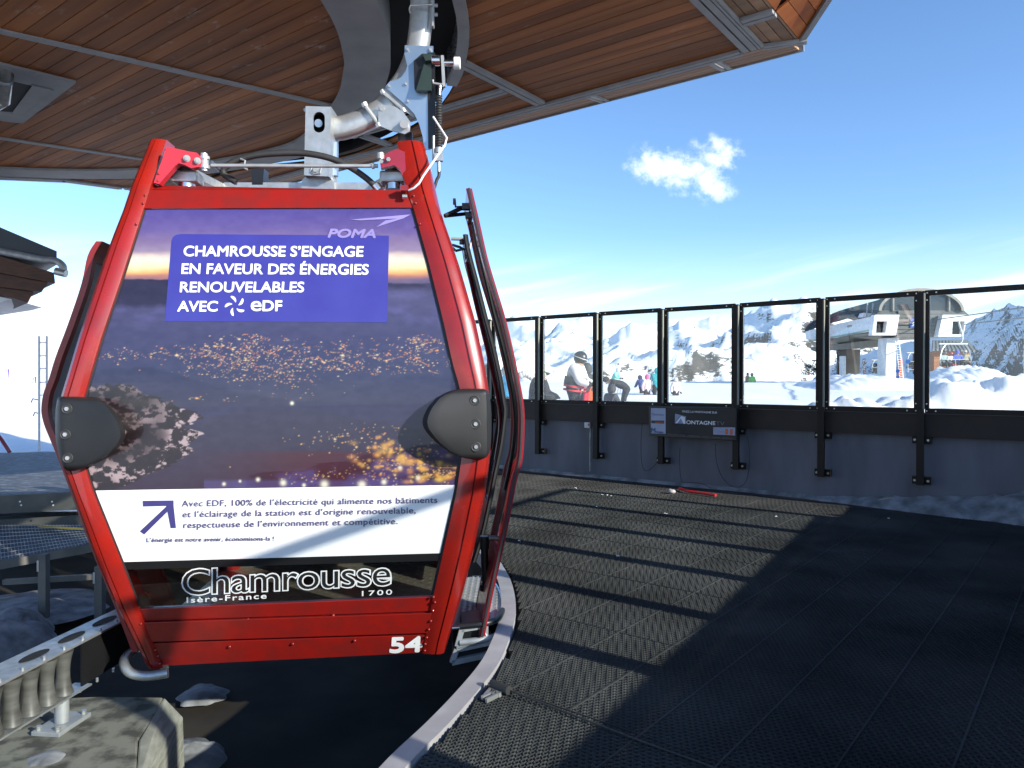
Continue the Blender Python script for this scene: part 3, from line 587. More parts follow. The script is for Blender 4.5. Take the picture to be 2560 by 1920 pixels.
# ================================================================== STATION CANOPY
SZ = 4.5; PD = Vector((0.7955, -0.606, 0)).normalized(); ND = Vector((-PD.y, PD.x, 0))
canopy = thing('station_canopy', (-3, 6, SZ), 'wide station canopy with varnished plank soffit and grey metal trim over the cabin', 'canopy')
def clip_half(poly, n, c, keep_less=True):
    out = []; sg = 1 if keep_less else -1
    for i in range(len(poly)):
        a, b = poly[i], poly[(i + 1) % len(poly)]; da = sg * (a.dot(n) - c); db = sg * (b.dot(n) - c)
        if da <= 0: out.append(a)
        if (da < 0 < db) or (db < 0 < da): out.append(a + (b - a) * (da / (da - db)))
    return out
def planks(poly, direction, pitch, m='wood', z=SZ, off=0.0, gap=0.009, thick=0.022, name='plank'):
    n = Vector((-direction.y, direction.x, 0)); lo = min(p.dot(n) for p in poly); hi = max(p.dot(n) for p in poly); k = math.floor((lo - off) / pitch)
    while k * pitch + off < hi:
        a = k * pitch + off; c = clip_half(clip_half(poly, n, a + gap / 2, False), n, a + pitch - gap / 2, True)
        if len(c) >= 3:
            q = [c[0]]
            for p in c[1:]:
                if (p - q[-1]).length > 1e-4: q.append(p)
            if len(q) >= 3:
                u0 = min(p.dot(direction) for p in q); u1 = max(p.dot(direction) for p in q); cuts = [u0 - 1]; u = u0 + random.uniform(1.2, 4.2)
                while u < u1 - 0.7: cuts.append(u); u += random.uniform(2.6, 4.4)
                cuts.append(u1 + 1)
                for ca, cb_ in zip(cuts[:-1], cuts[1:]):       # boards meet end to end with a hairline joint
                    qq = clip_half(clip_half(q, direction, ca + 0.002, False), direction, cb_ - 0.002, True)
                    if len(qq) < 3: continue
                    jz = random.uniform(-0.0015, 0.0015); MB().prism([Vector((p.x, p.y, z + jz)) for p in qq], (0, 0, thick)).build(name, m, canopy)
        k += 1
def V2(l): return [Vector((x, y, 0)) for x, y in l]
B1 = smooth_poly(V2([(-2.2, 2.2), (-1.75, 3.5), (-1.58, 5.0), (-1.49, 6.1), (-1.55, 6.81), (-1.65, 7.25), (-1.91, 7.99), (-2.5, 9.02), (-3.0, 9.57), (-3.93, 10.09), (-4.6, 10.38), (-5.37, 10.58), (-6.37, 10.62), (-7.3, 10.5), (-9.5, 10.1), (-12, 9.5)]), 4)
def offs(line, d):
    out = []
    for i, p in enumerate(line):
        t = (line[min(i + 1, len(line) - 1)] - line[max(i - 1, 0)]).normalized(); dd = d(p) if callable(d) else d; out.append(p + Vector((t.y, -t.x, 0)) * dd)
    return out
B2 = offs(B1, 0.43)
B3 = offs(B1, lambda p: 0.43 + (0.60 if p.y < 7.8 else max(0.06, 0.60 * (1 - (-p.x - 1.9) / 2.2))) if p.x > -3.9 else 0.49)
inner = B1 + V2([(-12, 2.2)])
# inner field is cut by the two trim strips
S1a, S1b = onz(0, 76, SZ), onz(830, 263, SZ); S2a, S2b = onz(0, 344, SZ), onz(345, 395, SZ)
def strip_n(a, b): d = (b - a).normalized(); n = Vector((-d.y, d.x, 0)); return n, a.dot(n), d
n1, c1, d1 = strip_n(S1a, S1b); n2, c2, d2 = strip_n(S2a, S2b); HW = 0.045
fieldA = clip_half(inner, n1, c1 - HW, True); fieldB = clip_half(clip_half(inner, n1, c1 + HW, False), n2, c2 - HW, True); fieldC = clip_half(inner, n2, c2 + HW, False)
# hatch on field B
H = [onz(*p, SZ) for p in ((-30, 147), (190, 201), (57, 303), (-30, 293))]
for fld, off in ((fieldA, 0.0), (fieldC, 0.05)): planks(fld, PD, 0.142, off=off)
planks(fieldB, PD, 0.142, off=0.02)
for a, d_, L_ in ((S1a - d1 * 4, d1, None), (S2a - d2 * 4, d2, None)):
    b = S1b + d1 * 0.12 if d_ is d1 else S2b + d2 * 0.25
    MB().bar(a + Vector((0, 0, -0.0)), b, 0.092, 0.03).build('trim_strip', 'trim', canopy)
hf = MB(); cen = sum(H, Vector()) / 4; Hin = [h.lerp(cen, 0.42) for h in H]
for i in range(4):
    j = (i + 1) % 4; hf.prism([H[i], H[j], Hin[j], Hin[i]], (0, 0, -0.028))
hh = hf.build('hatch_frame', 'plate', canopy)
MB().prism([h + Vector((0, 0, -0.024)) for h in (Hin[0], Hin[1], Hin[1].lerp(Hin[2], 0.95), Hin[3])], (0, 0, 0.01)).build('hatch_shade_sheet', 'darkgap', hh)  # near-black sheet over the boards puts the opening's shade into colour
Hs = [h.lerp(cen, 0.38) for h in H]
MB().prism([Vector(Hs[1]) + Vector((0, 0, -.031)), Vector(Hs[2]) + Vector((0, 0, -.031)), Hs[2].lerp(Hs[3], .45) + Vector((0, 0, -.031)), Hs[1].lerp(Hs[0], .4) + Vector((0, 0, -.031))], (0, 0, -0.006)).build('hatch_cover', 'plate', hh)
MB().tube([onz(-20, 205, 4.44), onz(14, 190, 4.30), onz(6, 250, 4.2), onz(-30, 270, 4.1)], 0.07, 12).build('duct_end', 'galv', hh, smooth=50)
# grey curved plates beside the slot, in separate lengths
for i in range(0, len(B1) - 1, 8):
    j = min(i + 8, len(B1) - 1); poly = B1[i:j + 1] + list(reversed(B2[i:j + 1])); n_ = j - i + 1; mb = MB(); zz_ = SZ - 0.035
    lo = [Vector((p.x, p.y, zz_)) for p in B1[i:j + 1]]; ro = [Vector((p.x, p.y, zz_)) for p in B2[i:j + 1]]
    if len(lo) > 1:
        t0 = (lo[1] - lo[0]).normalized() * 0.003; lo[0] = lo[0] + t0; ro[0] = ro[0] + t0
    secs = [[a, b, b + Vector((0, 0, 0.35)), a + Vector((0, 0, 0.03))] for a, b in zip(lo, ro)]
    mb.loft(secs).build('curved_plate', 'plate', canopy)
# slot: dark recess above
mb = MB(); secs = [[Vector((a.x, a.y, SZ + 0.32)), Vector((b.x, b.y, SZ + 0.32)), Vector((b.x, b.y, SZ + 0.9)), Vector((a.x, a.y, SZ + 0.9))] for a, b in zip(B2, B3)]
MB().loft(secs).build('slot_lining', 'darkgap', canopy)
B3b = offs(B3, 0.10)
MB().loft([[Vector((b.x, b.y, SZ + 0.04)), Vector((c.x, c.y, SZ + 0.04)), Vector((c.x, c.y, SZ + 0.33)), Vector((b.x, b.y, SZ + 0.33))] for b, c in zip(B3, offs(B3, 0.02))]).build('slot_lining', 'darkgap', canopy)
MB().loft([[Vector((a.x, a.y, SZ - 0.03)), Vector((b.x, b.y, SZ - 0.03)), Vector((b.x, b.y, SZ + 0.03)), Vector((a.x, a.y, SZ + 0.5))] for a, b in zip(B3, B3b) if a.y < 7.6]).build('slot_trim', 'trim', canopy)
# outer wood fields
E_in = 6.66; q0 = -2.44
rr = lambda p: p.dot(ND)
far_e = V2([(-4.25, 11.75), (-5.2, 11.85), (-6.1, 11.62), (-6.75, 11.15), (-7.6, 11.0), (-12, 10.4)])
edgeR = PD * q0 + ND * E_in; edgeRn = PD * q0 + ND * 1.2
B3o = [p for p in offs(B3, 0.10) ]
outer_poly = B3o + list(reversed(far_e)) + [edgeR, edgeRn]
T1a, T1b = onz(1096, 122, SZ), onz(1286, 206, SZ); T3b = onz(1362, 262, SZ); T3a = onz(1255, 217, SZ); T2b = onz(1122, 265, SZ); T2c = onz(1040, 228, SZ)
nT = PD; cT = T1a.dot(PD)          # cross joints run square to the boards
qA = T1b.dot(PD); 
big = clip_half(outer_poly, PD, qA - 0.06, False)
small1 = clip_half(clip_half(outer_poly, PD, qA - 0.14, True), PD, onz(907, 337, SZ).dot(PD) + 0.06, False)
small2 = clip_half(outer_poly, PD, onz(907, 337, SZ).dot(PD) - 0.06, True)
# the sliver of the large field in front of T1
rows_big = T1a.dot(ND); sl = clip_half(clip_half(outer_poly, PD, qA - 0.06, True), ND, rr(T1b) - 0.02, True)
planks(big, PD, 0.142, off=0.03)
for sp in (small1, small2):
    for part in (clip_half(sp, ND, rr(T2b) - 0.06, True), clip_half(sp, ND, rr(T2b) + 0.06, False)): planks(part, PD, 0.142, off=0.03)
Zd = Vector((0, 0, SZ - 0.012))
def strip(a, b, w=0.075):
    s_ = (b - a).normalized().cross(Vector((0, 0, 1)))
    for k in (-1, 1): MB().bar(a + Zd + s_ * (w * .285 * k), b + Zd + s_ * (w * .285 * k), w * 0.43, 0.035).build('trim_strip', 'trim', canopy)
strip(PD * (qA - 0.10) + ND * (rr(T2b) - 0.78), PD * (qA - 0.10) + ND * (E_in - 0.05), 0.13)
strip(PD * (qA - 0.18) + ND * rr(T2b), PD * (qA - 2.6) + ND * rr(T2b), 0.11)
qL = onz(907, 337, SZ).dot(PD); strip(PD * qL + ND * (E_in - 1.0), PD * qL + ND * (E_in - 0.05), 0.11)
strip(PD * (q0 + 0.07) + ND * 1.2, PD * (q0 + 0.07) + ND * (E_in + 0.03), 0.13)
strip(PD * (q0 + 0.17) + ND * 1.2, PD * (q0 + 0.17) + ND * (E_in + 0.03), 0.05)
strip(PD * (q0 - 0.02) + ND * (E_in + 0.035), PD * -11.6 + ND * (E_in + 0.035), 0.10)
# pale sloping fascia along the edge: boards, divided by grey uprights
def slope_board(a, b, o0, z0, o1, z1, m, nm='fascia_board', outv=None, gap=0.004):
    o = outv or ND
    p = [a + o * o0 + Vector((0, 0, z0)), b + o * o0 + Vector((0, 0, z0)), b + o * o1 + Vector((0, 0, z1)), a + o * o1 + Vector((0, 0, z1))]
    nrm = (p[1] - p[0]).cross(p[3] - p[0]).normalized() * 0.02
    if nrm.z < 0: nrm = -nrm
    MB().hexa(p + [v + nrm for v in p]).build(nm, m, canopy)
e0 = ND * (E_in + 0.10); seg = [q0 + 0.44, onz(1800, 170, SZ).dot(PD), onz(1490, 250, SZ).dot(PD), onz(1130, 340, SZ).dot(PD) - 2.4, -11.6]
for i in range(4):
    for k in range(4):
        o0 = 0.09 * k; slope_board(PD * (seg[i] - 0.06) + e0, PD * (seg[i + 1] + 0.06) + e0, o0 + 0.003, SZ + 0.012 * k, o0 + 0.087, SZ + 0.012 * (k + 1), 'wood_pale')
    if i: [slope_board(PD * (seg[i] + a_ - 0.022) + e0, PD * (seg[i] + a_ + 0.022) + e0, 0, SZ - 0.012, 0.37, SZ + 0.035, 'trim', 'fascia_upright') for a_ in (-.034, .034)]
slope_board(PD * (seg[0] - .02) + e0, PD * -11.6 + e0, 0.355, SZ + 0.03, 0.30, SZ + 0.30, 'trim', 'edge_flashing')
fe = far_e; 
for a, b in zip(fe[:-1], fe[1:]):
    d = (b - a).normalized(); o = Vector((d.y, -d.x, 0)); o = o if o.y > 0 else -o
    MB().bar(a + o * 0.06 + Vector((0, 0, SZ - .01)), b + o * 0.06 + Vector((0, 0, SZ - .01)), 0.12, 0.03).build('trim_strip', 'trim', canopy)
    for k in range(3): slope_board(a, b, 0.125 + 0.09 * k, SZ + .01 * k, 0.21 + 0.09 * k, SZ + 0.01 * (k + 1), 'wood_pale', outv=o)
# right end: a flat pale field and a raised orange one, boards square to the edge
A0 = q0 + 0.20
fa = [PD * A0 + ND * 1.2, PD * (A0 + 0.27) + ND * 1.2, PD * (A0 + 0.27) + ND * (E_in + 0.12), PD * A0 + ND * (E_in - 0.02)]
yj = rr(onz(1890, 42, SZ))
for part in (clip_half(fa, ND, yj - 0.07, True), clip_half(fa, ND, yj + 0.07, False)): planks(part, ND, 0.095, m='wood_pale', name='end_board')
strip(PD * A0 + ND * yj, PD * (A0 + 0.265) + ND * yj, 0.12)
def orange(r0, r1):
    k = 0
    for k in range(6):
        o0 = A0 + 0.275 + 0.10 * k; o1 = o0 + 0.094; rA = r1 - 0.10 * k * 0.9; z0 = SZ + 0.055 * k; z1 = z0 + 0.052
        p = [PD * o0 + ND * r0 + Vector((0, 0, z0)), PD * o0 + ND * (rA) + Vector((0, 0, z0)), PD * o1 + ND * (rA - 0.09) + Vector((0, 0, z1)), PD * o1 + ND * r0 + Vector((0, 0, z1))]
        nn = Vector((0, 0, 0.02)); MB().hexa(p + [v + nn for v in p]).build('end_board', 'wood_orange', canopy)
MB().hexa([PD * (A0 + .285) + ND * 1.2 + Vector((0, 0, SZ + .05)), PD * (A0 + .285) + ND * (E_in + .1) + Vector((0, 0, SZ + .05)), PD * (A0 + .93) + ND * (E_in - .42) + Vector((0, 0, SZ + .35)), PD * (A0 + .93) + ND * 1.2 + Vector((0, 0, SZ + .35)), PD * (A0 + .285) + ND * 1.2 + Vector((0, 0, SZ + .08)), PD * (A0 + .285) + ND * (E_in + .1) + Vector((0, 0, SZ + .08)), PD * (A0 + .93) + ND * (E_in - .42) + Vector((0, 0, SZ + .37)), PD * (A0 + .93) + ND * 1.2 + Vector((0, 0, SZ + .37))]).build('end_backing', 'darkgap', canopy)
orange(1.2, yj - 0.012); orange(yj + 0.012, E_in + 0.12)
oe = [PD * (A0 + 0.275) + ND * (E_in + 0.15), PD * (A0 + 0.88) + ND * (E_in - 0.42), PD * (A0 + 0.88) + ND * 1.2]
MB().bar(oe[0] + Vector((0, 0, SZ - .01)), oe[1] + Vector((0, 0, SZ + 0.32)), 0.05, 0.05).build('end_flashing', 'trim', canopy)
MB().bar(oe[1] + Vector((0, 0, SZ + .32)), oe[2] + Vector((0, 0, SZ + 0.32)), 0.05, 0.05).build('end_flashing', 'trim', canopy)
strip(PD * (A0 - 0.02) + ND * (E_in + 0.05), PD * (A0 + 0.33) + ND * (E_in + 0.16), 0.07)
# roof deck over everything
RPoly = [PD * (A0 + 0.30) + ND * 1.2, PD * (A0 + 0.30) + ND * (E_in + 0.0)] + [PD * -10.8 + ND * (E_in + 0.1)] + [p + Vector((0, .3, 0)) for p in far_e[1:]] + V2([(-12, 2.2)])
MB().prism([Vector((p.x, p.y, SZ + 0.91)) for p in RPoly], (0, 0, 0.15)).build('roof_deck', 'galv_dull', canopy)
MB().prism([Vector((p.x, p.y, SZ + 0.034)) for p in inner], (0, 0, 0.01)).build('soffit_backing', 'darkgap', canopy)
op = B3o + list(reversed(far_e)) + [PD * (A0 + 0.30) + ND * (E_in + 0.1), PD * (A0 + 0.30) + ND * 1.2]
MB().prism([Vector((p.x, p.y, SZ + 0.034)) for p in op], (0, 0, 0.01)).build('soffit_backing', 'darkgap', canopy)

# ================================================================== GONDOLA
TH = 0.08; GO = Vector((-1.248, 3.95, 0)); GU = Vector((math.cos(TH), math.sin(TH), 0)); GW = Vector((-math.sin(TH), math.cos(TH), 0)); GD = 2.3
def wf(z): return 0.30 * ((z - 1.3) / 1.35) ** 2
def S(px, py, off=0.0, extra=0.0):
    """point on the bulged front of the cabin seen at a pixel, raised by off"""
    d = ray(px, py); t = 4.0
    for _ in range(14):
        p = CO + d * t; g = (p - GO).dot(GW) - (wf(p.z) - off + extra); t -= g / max(0.2, d.dot(GW))
    return CO + d * t
def W(px, py, w): return onpl(px, py, GO + GW * w, GW)
gond = thing('gondola_cabin', tuple(GO + GW * 1.1), 'red gondola cabin with a purple night city advert and open doors, hanging at the platform', 'gondola')
LI = [(348, 421), (475, 377), (524, 362), (700, 306), (850, 255), (950, 226), (992, 213), (1090, 202), (1173, 218), (1226, 234), (1405, 306), (1520, 350), (1665, 411)]
LO = [(348, 374), (475, 321), (524, 305), (605, 272), (700, 239), (850, 190), (950, 160), (992, 147), (1060, 134), (1110, 136), (1173, 155), (1226, 176), (1405, 238), (1520, 290), (1665, 366)]
RI = [(353, 993), (475, 1016), (521, 1034), (657, 1072), (802, 1108), (911, 1132), (970, 1150), (1070, 1163), (1150, 1153), (1226, 1142), (1384, 1107), (1490, 1083), (1634, 1055)]
RO = [(353, 1060), (420, 1078), (521, 1101), (657, 1148), (802, 1190), (911, 1213), (970, 1223), (1040, 1231), (1100, 1230), (1150, 1226), (1226, 1217), (1384, 1185), (1490, 1158), (1620, 1118)]
def post_mb(I, O, y0, y1, back=False):
    secs = []
    for i in range(46):
        y = lerp(y0, y1, i / 45); a = S(interp(I, y), y); b = S(interp(O, y), y); wv = b - a; out = -GW
        prof = [(0, -0.03), (0, 0.018), (0.18, 0.03), (0.40, 0.038), (0.50, 0.038), (0.515, 0.028), (0.545, 0.028), (0.56, 0.038), (0.72, 0.034), (0.86, 0.018), (0.955, -0.02), (1.0, -0.07), (1.0, -0.15), (0.3, -0.15), (0, -0.11)]
        q = [a + wv * u + out * o for u, o in prof]
        if back: q = [p + GW * (2 * (GD / 2 - (p - GO).dot(GW))) for p in q]
        secs.append(q)
    return MB().loft(secs)
for I, O, y0, y1 in ((LI, LO, 352, 1666), (RI, RO, 356, 1630)):
    po = post_mb(I, O, y0, y1).build('corner_post', 'red', gond, smooth=28)
    post_mb(I, O, y0, y1, True).build('corner_post', 'red', gond, smooth=28)
def rivets(name, pts, r=0.008, parent=gond, m='red', off=0.03):
    b = MB()
    for x, y in pts: b.ball(S(x, y, off), (r, r * 0.8, r), 8, 5)
    return b.build(name, m, parent, smooth=60)
rivets('rivet_row', [(383, 356), (414, 375), (410, 400), (396, 434), (394, 452), (363, 488), (358, 508), (341, 560)], 0.007)
rivets('rivet_row', [(1023, 365), (1034, 490), (1039, 508), (1050, 560)], 0.007)
rivets('rivet_row', [(1084, 1493), (1087, 1506), (1082, 1527), (1077, 1553), (1072, 1574), (1067, 1594), (1063, 1610), (1062, 1627), (1083, 1622)], 0.008)
rivets('rivet_row', [(389, 1625), (395, 1641), (377, 1659), (400, 1659), (352, 1560)], 0.008)
# top rail
def face_grid(y0L, y0R, y1L, y1R, off, nx=10, ny=10, IL=LI, IR=RI, inL=0, inR=0):
    P = np.zeros((ny + 1, nx + 1, 3))
    for j in range(ny + 1):
        yl = lerp(y0L, y1L, j / ny); yr = lerp(y0R, y1R, j / ny); xl = interp(IL, yl) + inL; xr = interp(IR, yr) - inR
        for i in range(nx + 1): P[j, i] = S(lerp(xl, xr, i / nx), lerp(yl, yr, i / nx), off)
    return P
def slab_from_grid(P, thick):
    mb = MB(); ny, nx = P.shape[:2]; fr = [Vector(P[j, i]) for j in range(ny) for i in range(nx)]; bk = [p + GW * thick for p in fr]; n = ny * nx
    fs = []
    for j in range(ny - 1):
        for i in range(nx - 1): a = j * nx + i; fs += [(a, a + nx, a + nx + 1, a + 1), (n + a, n + a + 1, n + a + nx + 1, n + a + nx)]
    for i in range(nx - 1): fs += [(i, i + 1, n + i + 1, n + i), ((ny - 1) * nx + i + 1, (ny - 1) * nx + i, n + (ny - 1) * nx + i, n + (ny - 1) * nx + i + 1)]
    for j in range(ny - 1): a = j * nx; b = a + nx - 1; fs += [(a + nx, a, n + a, n + a + nx), (b, b + nx, n + b + nx, n + b)]
    return mb.add(fr + bk, fs)
slab_from_grid(face_grid(475, 475, 521, 519, 0.012, 6, 3, inL=-8, inR=-8), 0.07).build('top_rail', 'red_trim', gond)
rv = MB()
# sill: three red panels
YS = [(1523, 1492), (1553, 1528), (1557, 1533), (1605, 1583), (1609, 1587), (1665, 1632)]
for k, (off) in enumerate((0.006, 0.022, 0.014)):
    a, b = YS[2 * k], YS[2 * k + 1]; p = slab_from_grid(face_grid(a[0], a[1], b[0], b[1], off, 8, 3, inL=-6, inR=-6), 0.05).build('sill_panel', 'red_trim', gond, bevel=0.003)
slab_from_grid(face_grid(1520, 1489, 1664, 1631, -0.012, 6, 5, inL=-6, inR=-6), 0.02).build('sill_backing', 'dark_red', gond)
rivets('sill_rivets', [(620, 1549), (833, 1539), (621, 1556), (834, 1546)], 0.010, off=0.012); rivets('sill_rivets', [(574, 1617), (732, 1610), (887, 1602)], 0.009, off=0.022)
tn = MB(); put_text(tn, '54', (975, 1631), (1053, 1628), 38, lambda x, y: S(x, y, 0.0165), bold=0.045, capref=0.73, up=(0.06, -1)); tn.build('cabin_number', 'whitetext', gond)

# ---- the printed window film (flat print as colours on a fine grid)
def col_mat(name, attr, rough=0.3, coat=0.5):
    m = bpy.data.materials.new(name); m.use_nodes = True; b = m.node_tree.nodes['Principled BSDF']; a = m.node_tree.nodes.new('ShaderNodeAttribute'); a.attribute_name = attr
    m.node_tree.links.new(a.outputs['Color'], b.inputs['Base Color']); b.inputs['Roughness'].default_value = rough; b.inputs['Coat Weight'].default_value = coat; b.inputs['Coat Roughness'].default_value = 0.03; return m
M['print'] = col_mat('printed_film', 'print')
def paint(x, y):
    def ramp(v, ks):
        ks = sorted(ks); vs = [k[0] for k in ks]; return np.stack([np.interp(v, vs, [k[1][c] for k in ks]) for c in range(3)], -1)
    yy = y + (fbm(x * 0.012, y * 0.05, 4, 2) - 0.5) * 14
    C = ramp(yy, [(520, (92, 84, 168)), (570, (112, 98, 172)), (600, (138, 118, 170)), (625, (158, 140, 178)), (636, (226, 206, 206)), (650, (255, 246, 232)), (668, (255, 240, 200)), (680, (248, 196, 130)), (690, (196, 130, 120)), (700, (134, 108, 134)), (712, (90, 86, 128)), (760, (84, 82, 124)), (850, (74, 72, 112)), (950, (62, 62, 98)), (1050, (66, 64, 92)), (1110, (64, 54, 80)), (1230, (62, 44, 68))])
    # dark hills on the horizon
    hl = 692 + 8 * fbm(x * 0.02, x * 0, 4, 5) + np.where(x > 700, 10, 0) + (x > 980) * 2; hb = np.where(x < 560, 770, 725) + 10 * fbm(x * 0.03, x * 0, 3, 8)
    a = np.clip((y - hl) / 3, 0, 1) * np.clip((hb - y) / 14, 0, 1) * np.where(x < 560, 1, 0.85); C = C * (1 - a[..., None]) + np.array([54, 48, 76]) * a[..., None]
    cl = np.clip(fbm(x * 0.02, y * 0.04, 5, 14) * 2.6 - 1.2, 0, 1) * np.exp(-((y - 785) / 26) ** 2) * 0.65; C = C * (1 - cl[..., None]) + np.array([112, 104, 176]) * cl[..., None]
    cl = np.clip(fbm(x * 0.012, y * 0.05, 5, 24) * 2.4 - 1.0, 0, 1) * np.exp(-((y - 730) / 26) ** 2) * 0.6 * (x > 960); C = C * (1 - cl[..., None]) + np.array([118, 114, 176]) * cl[..., None]
    # hill silhouettes in the plain
    for (cx, cy, w, h, c) in ((330, 1000, 260, 90, (50, 48, 84)), (1060, 1010, 240, 80, (52, 52, 92)), (700, 1080, 300, 70, (56, 54, 78))):
        t = (y - (cy - h * np.exp(-((x - cx) / w) ** 2) + 10 * fbm(x * .02, x * 0, 3, 6))) / 10; a = np.clip(t, 0, 1) * np.exp(-np.clip(y - cy, 0, 999) / 60) * 0.6; C = C * (1 - a[..., None]) + np.array(c) * a[..., None]
    C = C + (fbm(x * 0.05, y * 0.09, 5, 33)[..., None] - 0.5) * 16
    # reddish dusk patch lower down
    a = np.clip((y - 1125) / 8, 0, 1) * np.exp(-((x - 800) / 200) ** 2) * 0.75; C = C * (1 - a[..., None]) + np.array([88, 34, 48]) * a[..., None]
    # snowfields by the village
    sf = np.clip(fbm(x * 0.018, y * 0.03, 5, 44) * 4 - 1.7, 0, 1) * np.clip((y - (1200 - (x - 560) * 0.16)) / 12, 0, 1) * (x > 500); C = C * (1 - 0.7 * sf[..., None]) + np.array([98, 84, 152]) * 0.7 * sf[..., None]
    band = np.clip((y - 1196) / 8, 0, 1) * (x > 510); C = C * (1 - .6 * band[..., None]) + np.array([100, 90, 160]) * .6 * band[..., None]
    # snowy pine at the left
    nx = 240 + 310 * np.exp(-((y - 1085) / 110) ** 2) * (0.62 + 0.55 * fbm(y * 0.03, y * 0, 4, 51)) + 20 * vnoise(y * 0.2, y * 0, 3); tr = np.clip((nx - x) / 5, 0, 1) * np.clip((y - 945 - 30 * fbm(x * .03, x * 0, 3, 2)) / 6, 0, 1)
    n_ = fbm(x * 0.052, y * 0.075, 6, 61, 0.62); sn = np.clip((n_ - 0.53 - .05 * np.sin(y * .16 + x * .05)) * 12, 0, 1) * np.clip(fbm(x * .011, y * .011, 2, 9) * 3 - .8, .2, 1)
    tc_ = np.array([44, 32, 38]) + (n_[..., None] - 0.5) * 40; tc_ = tc_ * (1 - sn[..., None]) + np.array([196, 174, 184]) * sn[..., None]; C = C * (1 - tr[..., None]) + tc_ * tr[..., None]
    C = np.clip(C, 0, 255) / 255; C = np.where(C > 0.04045, ((C + 0.055) / 1.055) ** 2.4, C / 12.92)
    # lights
    rs = np.random.RandomState(4); Lc = []
    def dots(n, fx, fy, r, cols, st=1.6):
        for _ in range(n):
            X0, Y0 = fx(rs), fy(rs)
            if float(fbm(np.array(X0 * .03), np.array(Y0 * .09), 3, 71)) < 0.50 and rs.rand() < .8: continue
            Lc.append((X0, Y0, r * rs.uniform(0.45, 1.0) * (1.7 if rs.rand() < .07 else 1), cols[rs.randint(len(cols))], rs.uniform(1, st), rs.uniform(0.25, 1.0) ** 1.3))
    warm = [(1.0, 0.55, 0.2), (1.0, 0.72, 0.4), (1.0, 0.38, 0.12), (1.0, 0.85, 0.62), (0.9, 0.4, 0.25)]
    gx = lambda m_, s_: (lambda r: r.normal(m_, s_))
    for m_, s_, my, sy, n in ((420, 90, 884, 8, 90), (600, 70, 872, 16, 120), (620, 40, 850, 10, 40), (560, 80, 905, 16, 130), (700, 90, 900, 16, 170), (800, 110, 885, 18, 170), (620, 70, 935, 10, 90), (700, 50, 950, 12, 50), (900, 110, 905, 16, 120), (1000, 80, 870, 14, 110), (1060, 50, 850, 8, 60), (1050, 70, 905, 16, 90), (850, 90, 925, 12, 90), (280, 50, 895, 6, 40), (520, 60, 998, 4, 14), (700, 80, 985, 8, 14)):
        dots(int(n * 1.9), gx(m_, s_), gx(my, sy), 1.15, warm, 2.4)
    for k in range(26):   # roads
        x0, y0 = rs.uniform(480, 1080), rs.uniform(865, 935); l = rs.uniform(8, 26); s_ = rs.uniform(-0.45, 0.35); cv = rs.uniform(-9, 9)
        for t in np.linspace(0, 1, int(l / 2.6)): Lc.append((x0 + l * t, y0 + l * s_ * t + cv * t * t, rs.uniform(.7, 1.3), warm[rs.choice([1, 2, 4])], 1.2, rs.uniform(.2, .8)))
    for m_, s_, my, sy, n in ((960, 90, 1130, 22, 90), (1030, 70, 1160, 22, 110), (1090, 40, 1185, 14, 70), (900, 110, 1195, 12, 70), (780, 90, 1190, 14, 26), (800, 50, 1095, 10, 20), (930, 60, 1080, 9, 40)):
        dots(int(n * 2.0), gx(m_, s_), gx(my, sy), 1.5, warm[:4] + [(1.0, 0.6, 0.15)], 1.8)
    for m_, my, r in ((560, 1210, 4), (600, 1203, 3), (645, 1199, 4.5), (708, 1207, 7), (811, 1211, 9), (905, 1212, 9), (760, 1213, 4), (730, 1008, 4), (1000, 1170, 5), (1046, 1195, 6), (960, 1205, 6)): Lc.append((m_, my, r, (1.0, 0.95, 0.85), 1.0, 1.0))
    for _ in range(90): a_ = rs.uniform(0, 1) ** .8; Lc.append((lerp(900, 1120, a_) + rs.normal(0, 40), lerp(1115, 1195, a_) + rs.normal(0, 20), rs.uniform(2.5, 6), (1.0, rs.uniform(.42, .66), 0.14), rs.uniform(1, 2), rs.uniform(.25, .75)))
    for cx, cy, r, c, st, am in Lc:
        R = r * 3; rx = R * st
        jm = np.where((np.abs(y[:, y.shape[1] // 2] - cy) < R + 22))[0]
        if len(jm) == 0: continue
        j0, j1 = jm[0], jm[-1] + 1; xx = x[j0:j1]; yy2 = y[j0:j1]; im = np.where(np.any(np.abs(xx - cx) < rx, axis=0))[0]
        if len(im) == 0: continue
        i0, i1 = im[0], im[-1] + 1; a = am * np.exp(-(((xx[:, i0:i1] - cx) / (r * st)) ** 2 + ((yy2[:, i0:i1] - cy) / r) ** 2)); a = np.clip(a * 1.25, 0, 1)[..., None]
        C[j0:j1, i0:i1] = C[j0:j1, i0:i1] * (1 - a) + np.array(c) * a
    return np.clip(C * np.array([0.56, 0.56, 0.50]), 0.002, 0.85)
